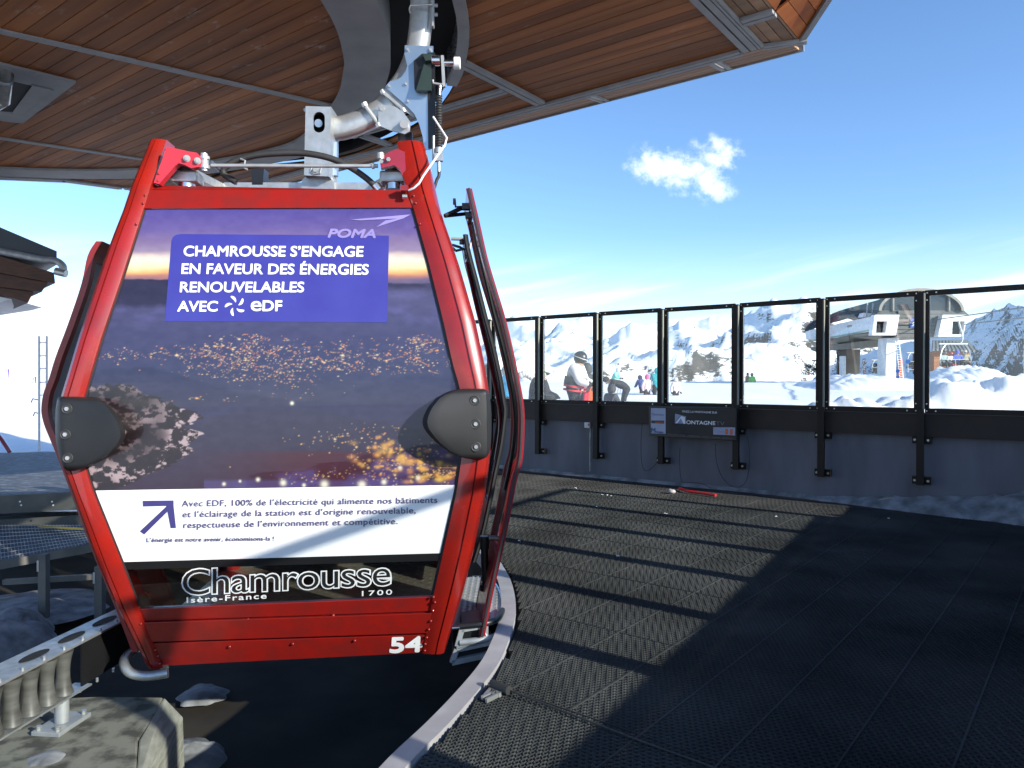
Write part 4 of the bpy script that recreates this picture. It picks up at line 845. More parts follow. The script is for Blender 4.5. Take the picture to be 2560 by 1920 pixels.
def film():
    NX, NY = 560, 430; P = np.zeros((NY + 1, NX + 1, 3)); X = np.zeros((NY + 1, NX + 1)); Y = np.zeros_like(X)
    A = face_grid(524, 521.5, 1226, 1212, 0.0, 44, 34, inL=3, inR=7)        # coarse surface, refined linearly
    jj = np.linspace(0, 34, NY + 1); ii = np.linspace(0, 44, NX + 1); j0 = np.minimum(jj.astype(int), 33); i0 = np.minimum(ii.astype(int), 43); fj = (jj - j0)[:, None, None]; fi = (ii - i0)[None, :, None]
    P = (A[j0][:, i0] * (1 - fj) * (1 - fi) + A[j0 + 1][:, i0] * fj * (1 - fi) + A[j0][:, i0 + 1] * (1 - fj) * fi + A[j0 + 1][:, i0 + 1] * fj * fi)
    for j in range(NY + 1):
        yl = lerp(524, 1226, j / NY); yr = lerp(521.5, 1212, j / NY); X[j] = np.linspace(interp(LI, yl) + 3, interp(RI, yr) - 7, NX + 1); Y[j] = np.linspace(yl, yr, NX + 1)
    C = paint(X, Y); o = grid_obj('printed_film', P[::-1], 'print', gond); C = C[::-1]
    at_ = o.data.color_attributes.new('print', 'FLOAT_COLOR', 'POINT'); rgba = np.ones((C.shape[0] * C.shape[1], 4), np.float32); rgba[:, :3] = C.reshape(-1, 3); at_.data.foreach_set('color', rgba.ravel())
film()
def sheet(name, m, rows, off, parent=gond):   # rows: list of (xl, yl, xr, yr)
    P = np.zeros((len(rows), 13, 3))
    for j, (xl, yl, xr, yr) in enumerate(rows):
        for i in range(13): P[j, i] = S(lerp(xl, xr, i / 12), lerp(yl, yr, i / 12), off)
    return grid_obj(name, P[::-1], m, parent)
# blue message block with rounded top-left corner
rows = [(452, 585, 972, 589), (440, 587, 972, 591), (433, 592, 972, 596), (429, 600, 972, 604)] + [(lerp(428, 412, t), lerp(610, 803, t), lerp(972, 968, t), lerp(614, 806, t)) for t in np.linspace(0, 1, 14)]
bb = sheet('message_block', 'adblue', rows, 0.0016)
t = MB(); pl = lambda x, y: S(x, y, 0.0034)
for s_, a, b in (('CHAMROUSSE S’ENGAGE', (459, 640), (907, 641)), ('EN FAVEUR DES ÉNERGIES', (454, 684), (920, 686)), ('RENOUVELABLES', (450, 730), (759, 730)), ('AVEC', (444, 778), (543, 778))):
    put_text(t, s_, a, b, 26.5, pl, bold=0.026, up=(0.07, -1), capref=0.73)
put_text(t, 'e', (627, 777), (653, 777), 38, pl, bold=0.014, up=(0.03, -1), capref=0.73); put_text(t, 'DF', (657, 777), (704, 777), 27, pl, bold=0.03, up=(0.03, -1), capref=0.73)
# turbine of five drop-shaped blades
for k in range(5):
    a0 = math.radians(90 + 72 * k - 8); c = np.array([588, 764]); pts = []
    for u in np.linspace(0, 1, 12): r = 8 + 18 * u; w = 7.6 * math.sin(math.pi * min(1, u * 0.95 + 0.02)) ** 0.6 * (0.45 + 0.9 * u) * 0.8; aa = a0 + 0.55 * u; pts.append((r, aa, w))
    lp = []
    for r, aa, w in pts: p = c + np.array([math.cos(aa), -math.sin(aa)]) * r; nn = np.array([math.sin(aa), math.cos(aa)]); lp.append((p + nn * w * 0.7, p - nn * w * 0.7))
    vs = [pl(*p[0]) for p in lp] + [pl(*p[1]) for p in lp]; t.add(vs, [(i, i + 1, 12 + i + 1, 12 + i) for i in range(11)])
t.build('message_lettering', 'whitetext', gond)
t = MB(); put_text(t, 'POMA', (820, 593), (938, 594), 21, lambda x, y: S(x, y, 0.0042), bold=0.05, shear=0.25, up=(0.0, -1), capref=0.72)
for poly in ([(876, 549), (1027, 536), (1000, 546), (900, 551)], [(1027, 536), (1008, 546), (940, 568), (964, 551), (990, 547)]): t.add([S(x, y, 0.0042) for x, y in poly], [tuple(range(len(poly)))])
t.build('maker_lettering', 'poma', gond)
# white lower film, its writing and arrow
rows = [(interp(LI, y) + 3, y, interp(RI, y2) - 7, y2) for y, y2 in zip(np.linspace(1226.5, 1405, 10), np.linspace(1212.5, 1383, 10))]
sheet('white_film', 'adwhite', rows, 0.0)
t = MB()
for s_, a, b, c in (('Avec EDF, 100% de l’électricité qui alimente nos bâtiments', (455, 1266), (1093, 1257), 15.5), ('et l’éclairage de la station est d’origine renouvelable,', (457, 1293), (1039, 1283), 15.5), ('respectueuse de l’environnement et compétitive.', (459, 1320), (994, 1310), 15.5)):
    put_text(t, s_, a, b, c, pl, bold=0.008, spacing=1.06)
t.build('body_lettering', 'adtext2', gond)
t = MB(); put_text(t, 'L’énergie est notre avenir, économisons-la !', (367, 1355), (685, 1351), 10.5, pl, bold=0.012, spacing=1.05); t.build('small_lettering', 'adtext2', gond)
t = MB()
for poly in ([(357, 1252), (434, 1251), (434, 1264), (358, 1266)], [(416, 1264), (434, 1264), (440, 1320), (427, 1320)], [(350, 1328), (361, 1336), (430, 1268), (416, 1266)]): t.add([pl(x, y) for x, y in poly], [(0, 1, 2, 3)])
t.build('arrow_print', 'adtext', gond)
# tinted strip of glass with the outlined resort name
rows = [(interp(LI, y) + 3, y, interp(RI, y2) - 5, y2) for y, y2 in zip(np.linspace(1406, 1519, 8), np.linspace(1384, 1488, 8))]
sheet('tinted_window', 'tint', rows, 0.0)
rows = [(interp(LI, y) + 3, y, interp(RI, y2) - 5, y2) for y, y2 in zip(np.linspace(1406, 1424, 3), np.linspace(1384, 1402, 3))]
sheet('window_gasket', 'black', rows, 0.001)
for a, b, w in ((LI, -1, 4), (RI, 1, 6)):
    rows = []
    for y in np.linspace(524, 1516 if a is LI else 1488, 30): x = interp(a, y); rows.append((x - 1, y, x + w, y) if a is LI else (x - w - 1, y, x + 1, y))
    sheet('edge_gasket', 'rubber', rows, 0.004)
to = MB(); ti = MB()
def outl(s_, a, b, cap, o1, o2, up=(0, -1), sp=1.0):
    v1, f1 = text2d(s_, o1, 0, sp); v2, f2 = text2d(s_, o2, 0, sp)
    x0, x1 = v1[:, 0].min(), v1[:, 0].max(); a = np.array(a, float); b = np.array(b, float); up = np.array(up)
    mp_ = lambda v, off: [S(*(a + (b - a) * ((q[0] - x0) / (x1 - x0)) + up * (q[1] / 0.72 * cap)), off) for q in v]
    to.add(mp_(v1, 0.004), f1); ti.add(mp_(v2, 0.0062), f2)
outl('Chamrousse', (453, 1488), (980, 1462), 66, 0.030, -0.004, sp=0.95)
put_text(to, 'Isère-France', (467, 1507), (666, 1496), 14, lambda x, y: S(x, y, 0.004), bold=0.02, spacing=1.2); put_text(to, '1700', (905, 1490), (980, 1486), 13, lambda x, y: S(x, y, 0.004), bold=0.01, spacing=1.3)
to.build('resort_lettering', 'whitetext', gond); ti.build('lettering_core', M.setdefault('core', mat('dark_lettering_core', (0.02, 0.019, 0.017), 0.3)), gond)

# ---- grey corner bumpers
def bumper(outline, top, holes):
    rows = []; n = 22; ya, yb = outline[0][0], outline[-1][0]; P = np.zeros((n, 15, 3))
    for j in range(n):
        y = ya + (yb - ya) * (0.5 - 0.5 * math.cos(math.pi * j / (n - 1))); xa = np.interp(y, [o[0] for o in outline], [o[1] for o in outline]); xb = np.interp(y, [o[0] for o in outline], [o[2] for o in outline])
        for i in range(15):
            u = i / 14; x = lerp(xa, xb, u); v = abs(2 * (y - ya) / (yb - ya) - 1)
            e = min(1, (1 - v) * 7); e2 = min(1, (u if top == 'L' else 1 - u) * 9 if False else min(u, 1 - u) * 9)
            h = 0.05 + (0.085 + (0.05 * (u if top == 'L' else 1 - u) * (1 - v * v))) * (1 - (1 - e) ** 3) ** 0.5 * (1 - (1 - e2) ** 3) ** 0.5
            P[j, i] = S(x, y, h - 0.035)
    mb = slab_from_grid(P, 0.03) if False else None
    b = MB(); V = [Vector(p) for p in P.reshape(-1, 3)]; m_ = 15
    bk = [S(lerp(np.interp(ya + (yb - ya) * (0.5 - 0.5 * math.cos(math.pi * j / (n - 1))), [o[0] for o in outline], [o[1] for o in outline]), np.interp(ya + (yb - ya) * (0.5 - 0.5 * math.cos(math.pi * j / (n - 1))), [o[0] for o in outline], [o[2] for o in outline]), i / 14), ya + (yb - ya) * (0.5 - 0.5 * math.cos(math.pi * j / (n - 1))), -0.02) for j in range(n) for i in range(15)]
    fs = []; N_ = n * m_
    for j in range(n - 1):
        for i in range(14): a = j * m_ + i; fs += [(a, a + m_, a + m_ + 1, a + 1), (N_ + a, N_ + a + 1, N_ + a + m_ + 1, N_ + a + m_)]
    for i in range(14): fs += [(i, i + 1, N_ + i + 1, N_ + i), ((n - 1) * m_ + i + 1, (n - 1) * m_ + i, N_ + (n - 1) * m_ + i, N_ + (n - 1) * m_ + i + 1)]
    for j in range(n - 1): a = j * m_; c = a + 14; fs += [(a + m_, a, N_ + a, N_ + a + m_), (c, c + m_, N_ + c + m_, N_ + c)]
    o = b.add(V + bk, fs).build('bumper', 'plastic', gond, smooth=50)
    for x, y in holes:
        hs = MB(); bs = MB()
        c = S(x, y, 0.0 + hole_h(P, x, y)); hs.cyl(c + GW * 0.01, c - GW * 0.003, 0.021, 18); bs.cyl(c - GW * 0.002, c - GW * 0.010, 0.011, 6); hs.tube([c + (GU * math.cos(t) + Vector((0, 0, math.sin(t)))) * 0.024 - GW * 0.002 for t in np.linspace(0, 2 * math.pi, 18, endpoint=False)], 0.0035, 6, closed=True)
        hs.build('bolt_recess', 'rubber', o, smooth=40, kind='stuff'); bs.build('bumper_bolt', 'bolt', o)
def hole_h(P, x, y):
    # height of the bumper above the face under a pixel, from the nearest grid vertex
    best = None
    for p in P.reshape(-1, 3):
        v = Vector(p); d = (v - CO); dd = CR.transposed() @ d; qx = 1280 + F * dd.x / -dd.z; qy = 960 - F * dd.y / -dd.z; e = (qx - x) ** 2 + (qy - y) ** 2
        if best is None or e < best[0]: best = (e, v)
    v = best[1]; return wf(v.z) - (v - GO).dot(GW)
bumper([(991, 150, 190), (994, 145, 238), (1002, 142, 258), (1020, 139, 280), (1045, 138, 299), (1070, 138, 311), (1085, 138, 315), (1100, 139, 312), (1125, 144, 292), (1145, 149, 265), (1160, 154, 235), (1172, 160, 205), (1178, 168, 185)], 'L', [(168, 1022), (164, 1086), (170, 1145)])
bumper([(971, 1172, 1205), (973, 1140, 1214), (980, 1117, 1221), (995, 1090, 1225), (1020, 1068, 1228), (1045, 1057, 1229), (1060, 1055, 1229), (1075, 1062, 1229), (1100, 1083, 1228), (1120, 1108, 1226), (1135, 1130, 1222), (1145, 1158, 1215), (1150, 1185, 1200)], 'R', [(1187, 1001), (1189, 1060), (1190, 1117)])

# ---- body behind the front: floor, roof, back wall, far side posts
def gl(u, w, z): return GO + GU * u + GW * w + Vector((0, 0, z))
MB().hexa([gl(-0.86, 0.32, -0.06), gl(0.90, 0.32, -0.06), gl(0.90, 2.0, -0.06), gl(-0.86, 2.0, -0.06), gl(-0.86, 0.32, 0.0), gl(0.90, 0.32, 0.0), gl(0.90, 2.0, 0.0), gl(-0.86, 2.0, 0.0)]).build('floor_plate', 'galv', gond)
fp = MB()
for i in range(30):
    for j in range(26):
        c = gl(-0.78 + 0.055 * i, 0.38 + 0.06 * j, 0.001); s_ = 1 if (i + j) % 2 else -1; a = (GU * 0.7 + GW * 0.7 * s_) * 0.02; b = (GU * 0.7 - GW * 0.7 * s_) * 0.006
        fp.add([c - a, c - b, c + a, c + b, c + Vector((0, 0, 0.003))], [(0, 1, 4), (1, 2, 4), (2, 3, 4), (3, 0, 4)])
fp.build('floor_tread', 'galv', gond, kind='stuff')
MB().hexa([gl(-0.80, 0.28, 2.56), gl(0.80, 0.28, 2.56), gl(0.80, 2.02, 2.56), gl(-0.80, 2.02, 2.56), gl(-0.74, 0.34, 2.60), gl(0.74, 0.34, 2.60), gl(0.74, 1.96, 2.60), gl(-0.74, 1.96, 2.60)]).build('roof_panel', 'red_trim', gond, bevel=0.01)
bw = MB(); rowsb = []
for z, hu in ((0.0, 0.80), (0.45, 0.97), (0.9, 1.07), (1.3, 1.10), (1.8, 1.03), (2.3, 0.88), (2.56, 0.80)): rowsb.append([gl(-hu, GD - wf(z) - 0.05, z), gl(hu, GD - wf(z) - 0.05, z)])
bw.add([p for r_ in rowsb for p in r_], [(2 * i, 2 * i + 1, 2 * i + 3, 2 * i + 2) for i in range(6)]); bw.build('rear_window', 'doorglass', gond)
MB().hexa([gl(-0.82, 2.0, 0), gl(0.82, 2.0, 0), gl(0.84, 2.06, 0), gl(-0.84, 2.06, 0), gl(-0.9, 1.96, 0.35), gl(0.9, 1.96, 0.35), gl(0.9, 2.02, 0.35), gl(-0.9, 2.02, 0.35)]).build('rear_sill', 'red_trim', gond)
for u in (1,):     # folding bench across the back
    w0 = 1.85
    MB().box(gl(0, w0, 0.44), (1.5, 0.36, 0.05), (GU, GW, Vector((0, 0, 1)))).box(gl(0, w0 + 0.15 * u, 0.24), (1.4, 0.03, 0.36), (GU, GW, Vector((0, 0, 1)))).build('bench', 'black', gond, bevel=0.01)
for su in (-1, 1):    # curved lower side skirts
    pr = [(0.86, -0.08), (0.88, 0.12), (0.92, 0.13), (0.90, -0.08)]
    MB().prism([gl(su * a, 0.40, b) for a, b in pr], GW * 0.20).prism([gl(su * a, 1.75, b) for a, b in pr], GW * 0.20).build('side_skirt', 'red_trim', gond)
MB().tube(smooth_poly([W(420, 1682, 0.30), W(370, 1690, 0.28), W(330, 1684, 0.27), W(312, 1665, 0.30), W(313, 1645, 0.40), W(330, 1630, 0.52)], 5), 0.027, 12).build('guide_tube', 'galv', gond, smooth=50)
MB().prism([S(405, 1664, 0.02), S(420, 1664, 0.02), S(416, 1676, 0.0), S(398, 1676, 0.0)], GW * 0.05).build('guide_bracket', 'galv', gond)

# ---- sliding door leaves standing open on both sides
def leaf(tab, w0, L_, side, frame_m, inner_w=0.045, label=None):
    near = [W(x, y, w0) for x, y in tab]; near = smooth_poly(near, 4); root = None
    def ribbon(nm, wa, wb, th, m, par, inset=0.0, i0=0, i1=None):
        pts = near[i0:i1]; secs = []
        for p in pts:
            o = GU * (-side); secs.append([p + GW * wa + o * inset, p + GW * wb + o * inset, p + GW * wb + o * (inset + th), p + GW * wa + o * (inset + th)])
        return MB().loft(secs).build(nm, m, par, smooth=30)
    st = ribbon('door_stile', 0.0, inner_w, 0.035, frame_m, None or gond, 0.0)
    ribbon('door_stile', L_ - inner_w, L_, 0.035, frame_m, gond)
    k = len(near); ribbon('door_rail', inner_w, L_ - inner_w, 0.03, frame_m, gond, 0.002, 0, 6); ribbon('door_rail', inner_w, L_ - inner_w, 0.03, frame_m, gond, 0.002, k - 9, k)
    ribbon('door_pane', inner_w, L_ - inner_w, 0.006, 'doorglass' if side > 0 else M.setdefault('leftglass', glass_mat('reflection_grey_glass', (0.4, 0.45, 0.45), gl=0.1, body=0.8, bodycol=(0.55, 0.62, 0.64))), gond, 0.012, 5, k - 8)  # left pane: grey diffuse body stands in for its reflection
    if side > 0: ribbon('door_seal', -0.012, -0.001, 0.012, 'rubber', gond, 0.012)
    return near
nr = leaf([(1180, 471), (1186, 498), (1197, 545), (1219, 643), (1240, 715), (1266, 802), (1287, 892), (1302, 964), (1310, 1013), (1312, 1063), (1307, 1148), (1292, 1203), (1275, 1295), (1254, 1392), (1233, 1485), (1212, 1591)], 0.25, 0.62, 1, 'dark_red')
fr_ = leaf([(1170, 586), (1177, 628), (1197, 704), (1219, 791), (1239, 867), (1255, 939), (1266, 1004), (1269, 1034), (1260, 1110), (1246, 1177), (1229, 1262), (1212, 1337), (1191, 1405)], 1.15, 0.62, 1, 'black')
leaf([(240, 603), (219, 639), (203, 711), (169, 812), (139, 892), (122, 947), (108, 985), (103, 1027), (110, 1061), (122, 1091), (140, 1135), (165, 1200), (225, 1365), (288, 1520), (330, 1630)], 0.30, 0.66, -1, 'red_trim')
leaf([(252, 608), (231, 645), (215, 716), (182, 815), (153, 893), (137, 947), (124, 985), (119, 1027), (125, 1061), (137, 1091), (154, 1135), (180, 1200), (235, 1365), (296, 1520), (340, 1625)], 1.10, 0.66, -1, 'dark_red')
# door arms at the top, vertical operating rods
def Wb(b, pts, w, r, n=8): b.tube([W(x, y, w + dw) for x, y, dw in pts], r, n)
b = MB(); Wb(b, [(1112, 540, 0.0), (1150, 522, 0.05), (1178, 512, 0.1)], 0.35, 0.013); Wb(b, [(1112, 540, 0.0), (1160, 535, 0.1), (1176, 534, 0.12)], 0.35, 0.011); b.box(W(1168, 517, .40), (0.06, 0.05, 0.035)); b.box(W(1174, 540, .45), (0.05, 0.05, 0.03)); Wb(b, [(1137, 500, 0), (1139, 517, 0), (1156, 517, 0)], 0.4, 0.007); b.box(W(1136, 504, .4), (0.016, 0.02, 0.035)); b.build('door_arm', 'black', gond, smooth=40)
b = MB(); Wb(b, [(1128, 597, 0), (1160, 598, 0)], 1.3, 0.012); b.cyl(W(1154, 602, 1.3), W(1154, 611, 1.3), 0.016); Wb(b, [(1130, 612, 0), (1150, 618, 0), (1162, 622, 0), (1140, 627, 0), (1132, 620, 0)], 1.3, 0.010); b.build('door_arm', 'galv_dull', gond, smooth=40)
b = MB(); b.tube(smooth_poly([W(1183, 555, .5), W(1190, 600, .5), W(1212, 690, .5), W(1236, 790, .5), W(1262, 890, .5), W(1282, 985, .5), W(1288, 1060, .5), W(1280, 1140, .5), W(1262, 1225, .5)], 4), 0.013, 8); b.build('door_rod', 'black', gond, smooth=40)
b = MB(); b.tube(smooth_poly([W(1168, 655, 1.2), W(1185, 735, 1.2), W(1204, 815, 1.2), W(1215, 860, 1.2), W(1228, 915, 1.2), W(1243, 985, 1.2), W(1252, 1060, 1.2), W(1240, 1150, 1.2)], 4), 0.016, 8); b.build('door_rod', 'dark_red', gond, smooth=40)
b = MB(); b.tube([W(1168, 655, 1.2), W(1178, 600, 1.2)], 0.008, 6); b.prism([W(1160, 625, 1.25), W(1168, 625, 1.25), W(1170, 645, 1.25), (W(1162, 650, 1.25))], GW * 0.01); b.build('rod_end', 'galv_dull', gond)
b = MB(); b.cyl(W(1211, 1340, .6), W(1211, 1372, .6), 0.03); b.cyl(W(1211, 1372, .6), W(1214, 1460, .6), 0.024, 14); b.cyl(W(1213, 1460, .6), W(1213, 1476, .6), 0.034, 14); b.cyl(W(1214, 1476, .6), W(1216, 1510, .6), 0.012); b.build('door_damper', 'black', gond, smooth=40)
b = MB(); b.tube([W(1222, 1345, .6), W(1242, 1345, .6)], 0.016); b.tube([W(1209, 1590, .27), W(1212, 1580, .27), W(1216, 1588, .27)], 0.01); b.build('door_guide', 'galv_dull', gond, smooth=40)
# far side closing edge between the leaves
# ---- boarding step with tread plate and ski racks beneath
SP = [onz(x, y, 0.0) for x, y in ((1128, 1566), (1136, 1500), (1144, 1446), (1180, 1441), (1215, 1443), (1236, 1456), (1250, 1478), (1256, 1505), (1252, 1528), (1240, 1545), (1218, 1556), (1180, 1563))]
MB().prism([p - Vector((0, 0, 0.03)) for p in SP], (0, 0, 0.028)).build('step_plate', M.setdefault('alu', mat('tread_aluminium', (0.42, 0.42, 0.41), 0.45, 0.4, spec=0.4)), gond)
tr = MB(); cx = [p.x for p in SP]; cy = [p.y for p in SP]
def inpoly(x, y, poly):
    c = False; j = len(poly) - 1
    for i in range(len(poly)):
        if (poly[i].y > y) != (poly[j].y > y) and x < (poly[j].x - poly[i].x) * (y - poly[i].y) / (poly[j].y - poly[i].y) + poly[i].x: c = not c
        j = i
    return c
for i in range(12):
    for j in range(36):
        x = min(cx) + 0.038 * i; y = min(cy) + 0.036 * j
        if not inpoly(x, y, SP): continue
        s_ = 1 if (i + j) % 2 else -1; c = Vector((x, y, -0.002)); a = Vector((0.018, 0.006 * s_, 0)); b = Vector((-0.003 * s_, 0.010, 0)); tr.add([c - a, c - b, c + a, c + b, c + Vector((0, 0, 0.006))], [(0, 1, 4), (1, 2, 4), (2, 3, 4), (3, 0, 4)])
tr.build('step_tread', 'alu', gond, kind='stuff')
MB().tube(smooth_poly([Vector(p) + Vector((0, 0, -0.012)) for p in (SP[3:] + [SP[0]])], 4), 0.017, 10).build('step_rim', 'chrome', gond, smooth=50)
MB().prism([p - Vector((0, 0, 0.20)) for p in [q.lerp(sum(SP, Vector()) / len(SP), 0.06) for q in SP]], (0, 0, 0.165)).build('step_skirt', 'black', gond, smooth=40)
for c4, dw in (([(1155, 1572), (1214, 1562), (1214, 1600), (1143, 1614)], 0.0), ([(1142, 1622), (1232, 1603), (1236, 1632), (1130, 1655)], 0.0)):
    pts = [W(x, y, 0.28) for x, y in c4]; fr = MB()
    for i in range(4): fr.bar(pts[i], pts[(i + 1) % 4], 0.03, 0.035, up=GW)
    f = fr.build('rack_frame', 'galv_dull', gond); MB().prism([p + GW * 0.012 for p in pts], GW * 0.30).build('rack_box', 'black', f)
for zz_ in (1560, 1600): MB().tube(smooth_poly([W(1150, zz_ + 6, .27), W(1215, zz_ - 2, .27), W(1245, zz_ - 14, .38), W(1256, zz_ - 34, .7)], 5), 0.02, 8).build('rack_tube', 'galv_dull' if zz_ > 1580 else 'black', gond, smooth=50)

# ---- roof frame, hanger
HD = 5.05; 
def Hp(px, py, dw=0.0): return at(px, py, HD + dw)
Y1 = Vector((0, 1, 0))
b = MB(); b.prism([Hp(545, 475), Hp(560, 456), Hp(940, 456), Hp(955, 475)], Y1 * 0.06); b.build('roof_beam', 'galv', gond)
b = MB(); b.prism([Hp(545, 480, .55), Hp(560, 466, .55), Hp(960, 466, .55), Hp(975, 480, .55)], Y1 * 0.06); b.build('roof_beam', 'galv', gond)
b = MB(); b.bar(Hp(548, 468), Hp(482, 436, -.55), 0.06, 0.05); b.build('diagonal_arm', 'galv', gond); b = MB(); b.bar(Hp(940, 468), Hp(1010, 430, -.5), 0.06, 0.05); b.build('diagonal_arm', 'galv', gond)
def mount(px, w):
    r = MB(); p = lambda y, dx=0: W(px + dx, y, w)
    r.cyl(p(475), p(458), 0.05, 18).build('isolator_cup', 'chrome', gond, smooth=40)
    MB().hexa([p(460, -33) - GW * .06, p(460, 33) - GW * .06, p(460, 33) + GW * .08, p(460, -33) + GW * .08, p(432, -33) - GW * .06, p(432, 33) - GW * .06, p(432, 33) + GW * .08, p(432, -33) + GW * .08]).build('isolator_clamp', 'galv', gond, bevel=0.012)
    MB().cyl(p(432), p(420), 0.052, 18).build('isolator_rubber', 'rubber', gond, smooth=40); MB().cyl(p(420), p(411), 0.058, 18).build('isolator_washer', 'chrome', gond, smooth=40)
mount(467, 0.42); mount(984, 0.45)
brk = [(417, 366), (470, 378), (492, 382), (503, 395), (504, 416), (478, 420), (460, 411), (446, 408), (436, 416), (398, 460), (384, 457)]
o = MB().prism([W(x, y, 0.27) for x, y in brk], GW * 0.05).build('frame_bracket', 'pink', gond)
bb_ = MB()
for x, y in ((467, 396), (494, 402)): bb_.cyl(W(x, y, .27), W(x, y, .25), 0.012, 6); bb_.cyl(W(x, y, .272), W(x, y, .262), 0.019, 14)
bb_.build('bracket_bolt', 'bolt', o)
o = MB().prism([W(x, y, 0.30) for x, y in [(994, 372), (975, 378), (958, 390), (950, 402), (952, 420), (985, 413), (1000, 423), (1010, 455), (1016, 465), (1012, 380)]], GW * 0.05).build('frame_bracket', 'dark_red', gond)
bb_ = MB()
for x, y in ((953, 403), (971, 398)): bb_.cyl(W(x, y, .30), W(x, y, .28), 0.013, 6)
bb_.build('bracket_bolt', 'bolt', o)
b = MB(); b.cyl(W(510, 384, .3), W(510, 392, .3), 0.02); b.cyl(W(510, 392, .3), W(511, 400, .3), 0.03); b.cyl(W(511, 400, .3), W(511, 414, .3), 0.024); b.cyl(W(511, 414, .3), W(511, 422, .3), 0.03); b.cyl(W(511, 422, .3), W(511, 428, .3), 0.018); b.build('link_joint', 'galv', gond, smooth=40); MB().cyl(W(951, 383, .3), W(951, 398, .3), 0.022).build('link_joint', 'galv', gond, smooth=40)
MB().tube([W(528, 414, .33), W(945, 415, .33)], 0.011, 10).tube([W(930, 415, .33), W(936, 415, .33)], 0.018, 8).build('tie_rod', 'galv_dull', gond, smooth=40)
MB().tube([W(527, 405, .33), W(590, 458, .6)], 0.012, 8).build('tie_rod', 'zinc', gond, smooth=40)
MB().tube(smooth_poly([W(x, y, .42) for x, y in ((590, 455), (560, 436), (562, 420), (590, 402), (640, 388), (700, 383), (760, 383), (820, 394), (870, 415), (915, 445), (942, 470))], 6), 0.019, 10).build('hose', 'rubber', gond, smooth=60)
MB().cyl(W(938, 463, .42), W(948, 476, .42), 0.028, 14).build('hose_gland', 'chrome', gond, smooth=40)
for x in (605,): MB().tube([W(x - 4, 397, .4), W(x + 8, 402, .4), W(x + 4, 420, .38), W(x + 14, 424, .38)], 0.006, 6).build('hose_clip', 'galv_dull', gond)
b = MB(); b.prism([Hp(627, 421), Hp(660, 421), Hp(657, 462), Hp(630, 462)], Y1 * 0.1); b.build('latch_block', 'black', gond)
MB().prism([Hp(753, 475, -.025), Hp(755, 450, -.025), Hp(765, 440, -.025), Hp(828, 440, -.025), Hp(836, 450, -.025), Hp(836, 475, -.025)], Y1 * 0.11).build('hanger_foot', 'galv', gond)
# hanger head box with slotted opening
hx = thing; q0_ = [Hp(764, 265, -.10), Hp(828, 267, -.10), Hp(822, 441, -.10), Hp(760, 438, -.10)]
def slotted():
    outer_ = q0_; sl = []
    cxp, r, ya, yb = 797.5, 14.5, 294, 317
    for t in np.linspace(0, math.pi, 9): sl.append(Hp(cxp + r * math.cos(t), ya - r * math.sin(t), -.10))
    for t in np.linspace(math.pi, 2 * math.pi, 9): sl.append(Hp(cxp + r * math.cos(t), yb - r * math.sin(t), -.10))
    bm = bmesh.new(); ov = [bm.verts.new(p) for p in outer_]; iv = [bm.verts.new(p) for p in sl]
    es = [bm.edges.new((ov[i], ov[(i + 1) % 4])) for i in range(4)] + [bm.edges.new((iv[i], iv[(i + 1) % len(iv)])) for i in range(len(iv))]
    bmesh.ops.triangle_fill(bm, edges=es, use_beauty=True); v = [x.co.copy() for x in bm.verts]; bm.verts.index_update(); f = [tuple(w.index for w in x.verts) for x in bm.faces]; bm.free()
    n = len(v); mb = MB(); th = Y1 * 0.012; mb.add(v + [p + th for p in v], f + [tuple(reversed([i + n for i in q])) for q in f])
    k = len(sl); mb.add(sl + [p + th for p in sl], [(i, (i + 1) % k, k + (i + 1) % k, k + i) for i in range(k)])
    mb.add(outer_ + [p + th for p in outer_], [(i, (i + 1) % 4, 4 + (i + 1) % 4, 4 + i) for i in range(4)])
    D_ = Y1 * 0.22
    for i in (0, 1, 3): a, c = outer_[i] + th, outer_[(i + 1) % 4] + th; cc = sum(outer_, Vector()) / 4; ia = a + (cc - a).normalized() * 0.008; ic = c + (cc - c).normalized() * 0.008; mb.hexa([a, c, c + D_, a + D_, ia, ic, ic + D_, ia + D_])
    return mb
hb = slotted().build('hanger_box', 'galv', gond)
MB().cyl(Hp(796, 308, .02), Hp(796, 308, -.075), 0.026, 18).build('hanger_pin', 'zinc', hb, smooth=40)
MB().prism([Hp(770, 280, .05), Hp(822, 280, .05), Hp(822, 335, .05), Hp(770, 335, .05)], Y1 * .02).build('box_lining', 'darkgap', hb)
b = MB(); b.tube([Hp(774 + 5, 420, -.105), Hp(776, 430, -.105), Hp(785, 435, -.105), Hp(800, 433, -.105), Hp(803, 420, -.105)], 0.006, 6); b.cyl(Hp(788, 424, -.10), Hp(788, 424, -.12), 0.016, 6); b.build('box_fitting', 'galv_dull', hb)
b = MB()
for x, y in ((833, 285), (833, 395), (835, 410), (762, 275)): b.cyl(Hp(x - 2, y, 0), Hp(x + 4, y, 0), 0.012, 6)
b.prism([Hp(828, 355, .03), Hp(842, 355, .03), Hp(842, 438, .03), Hp(828, 438, .03)], Y1 * .05); b.build('box_bolts', 'zinc', hb)
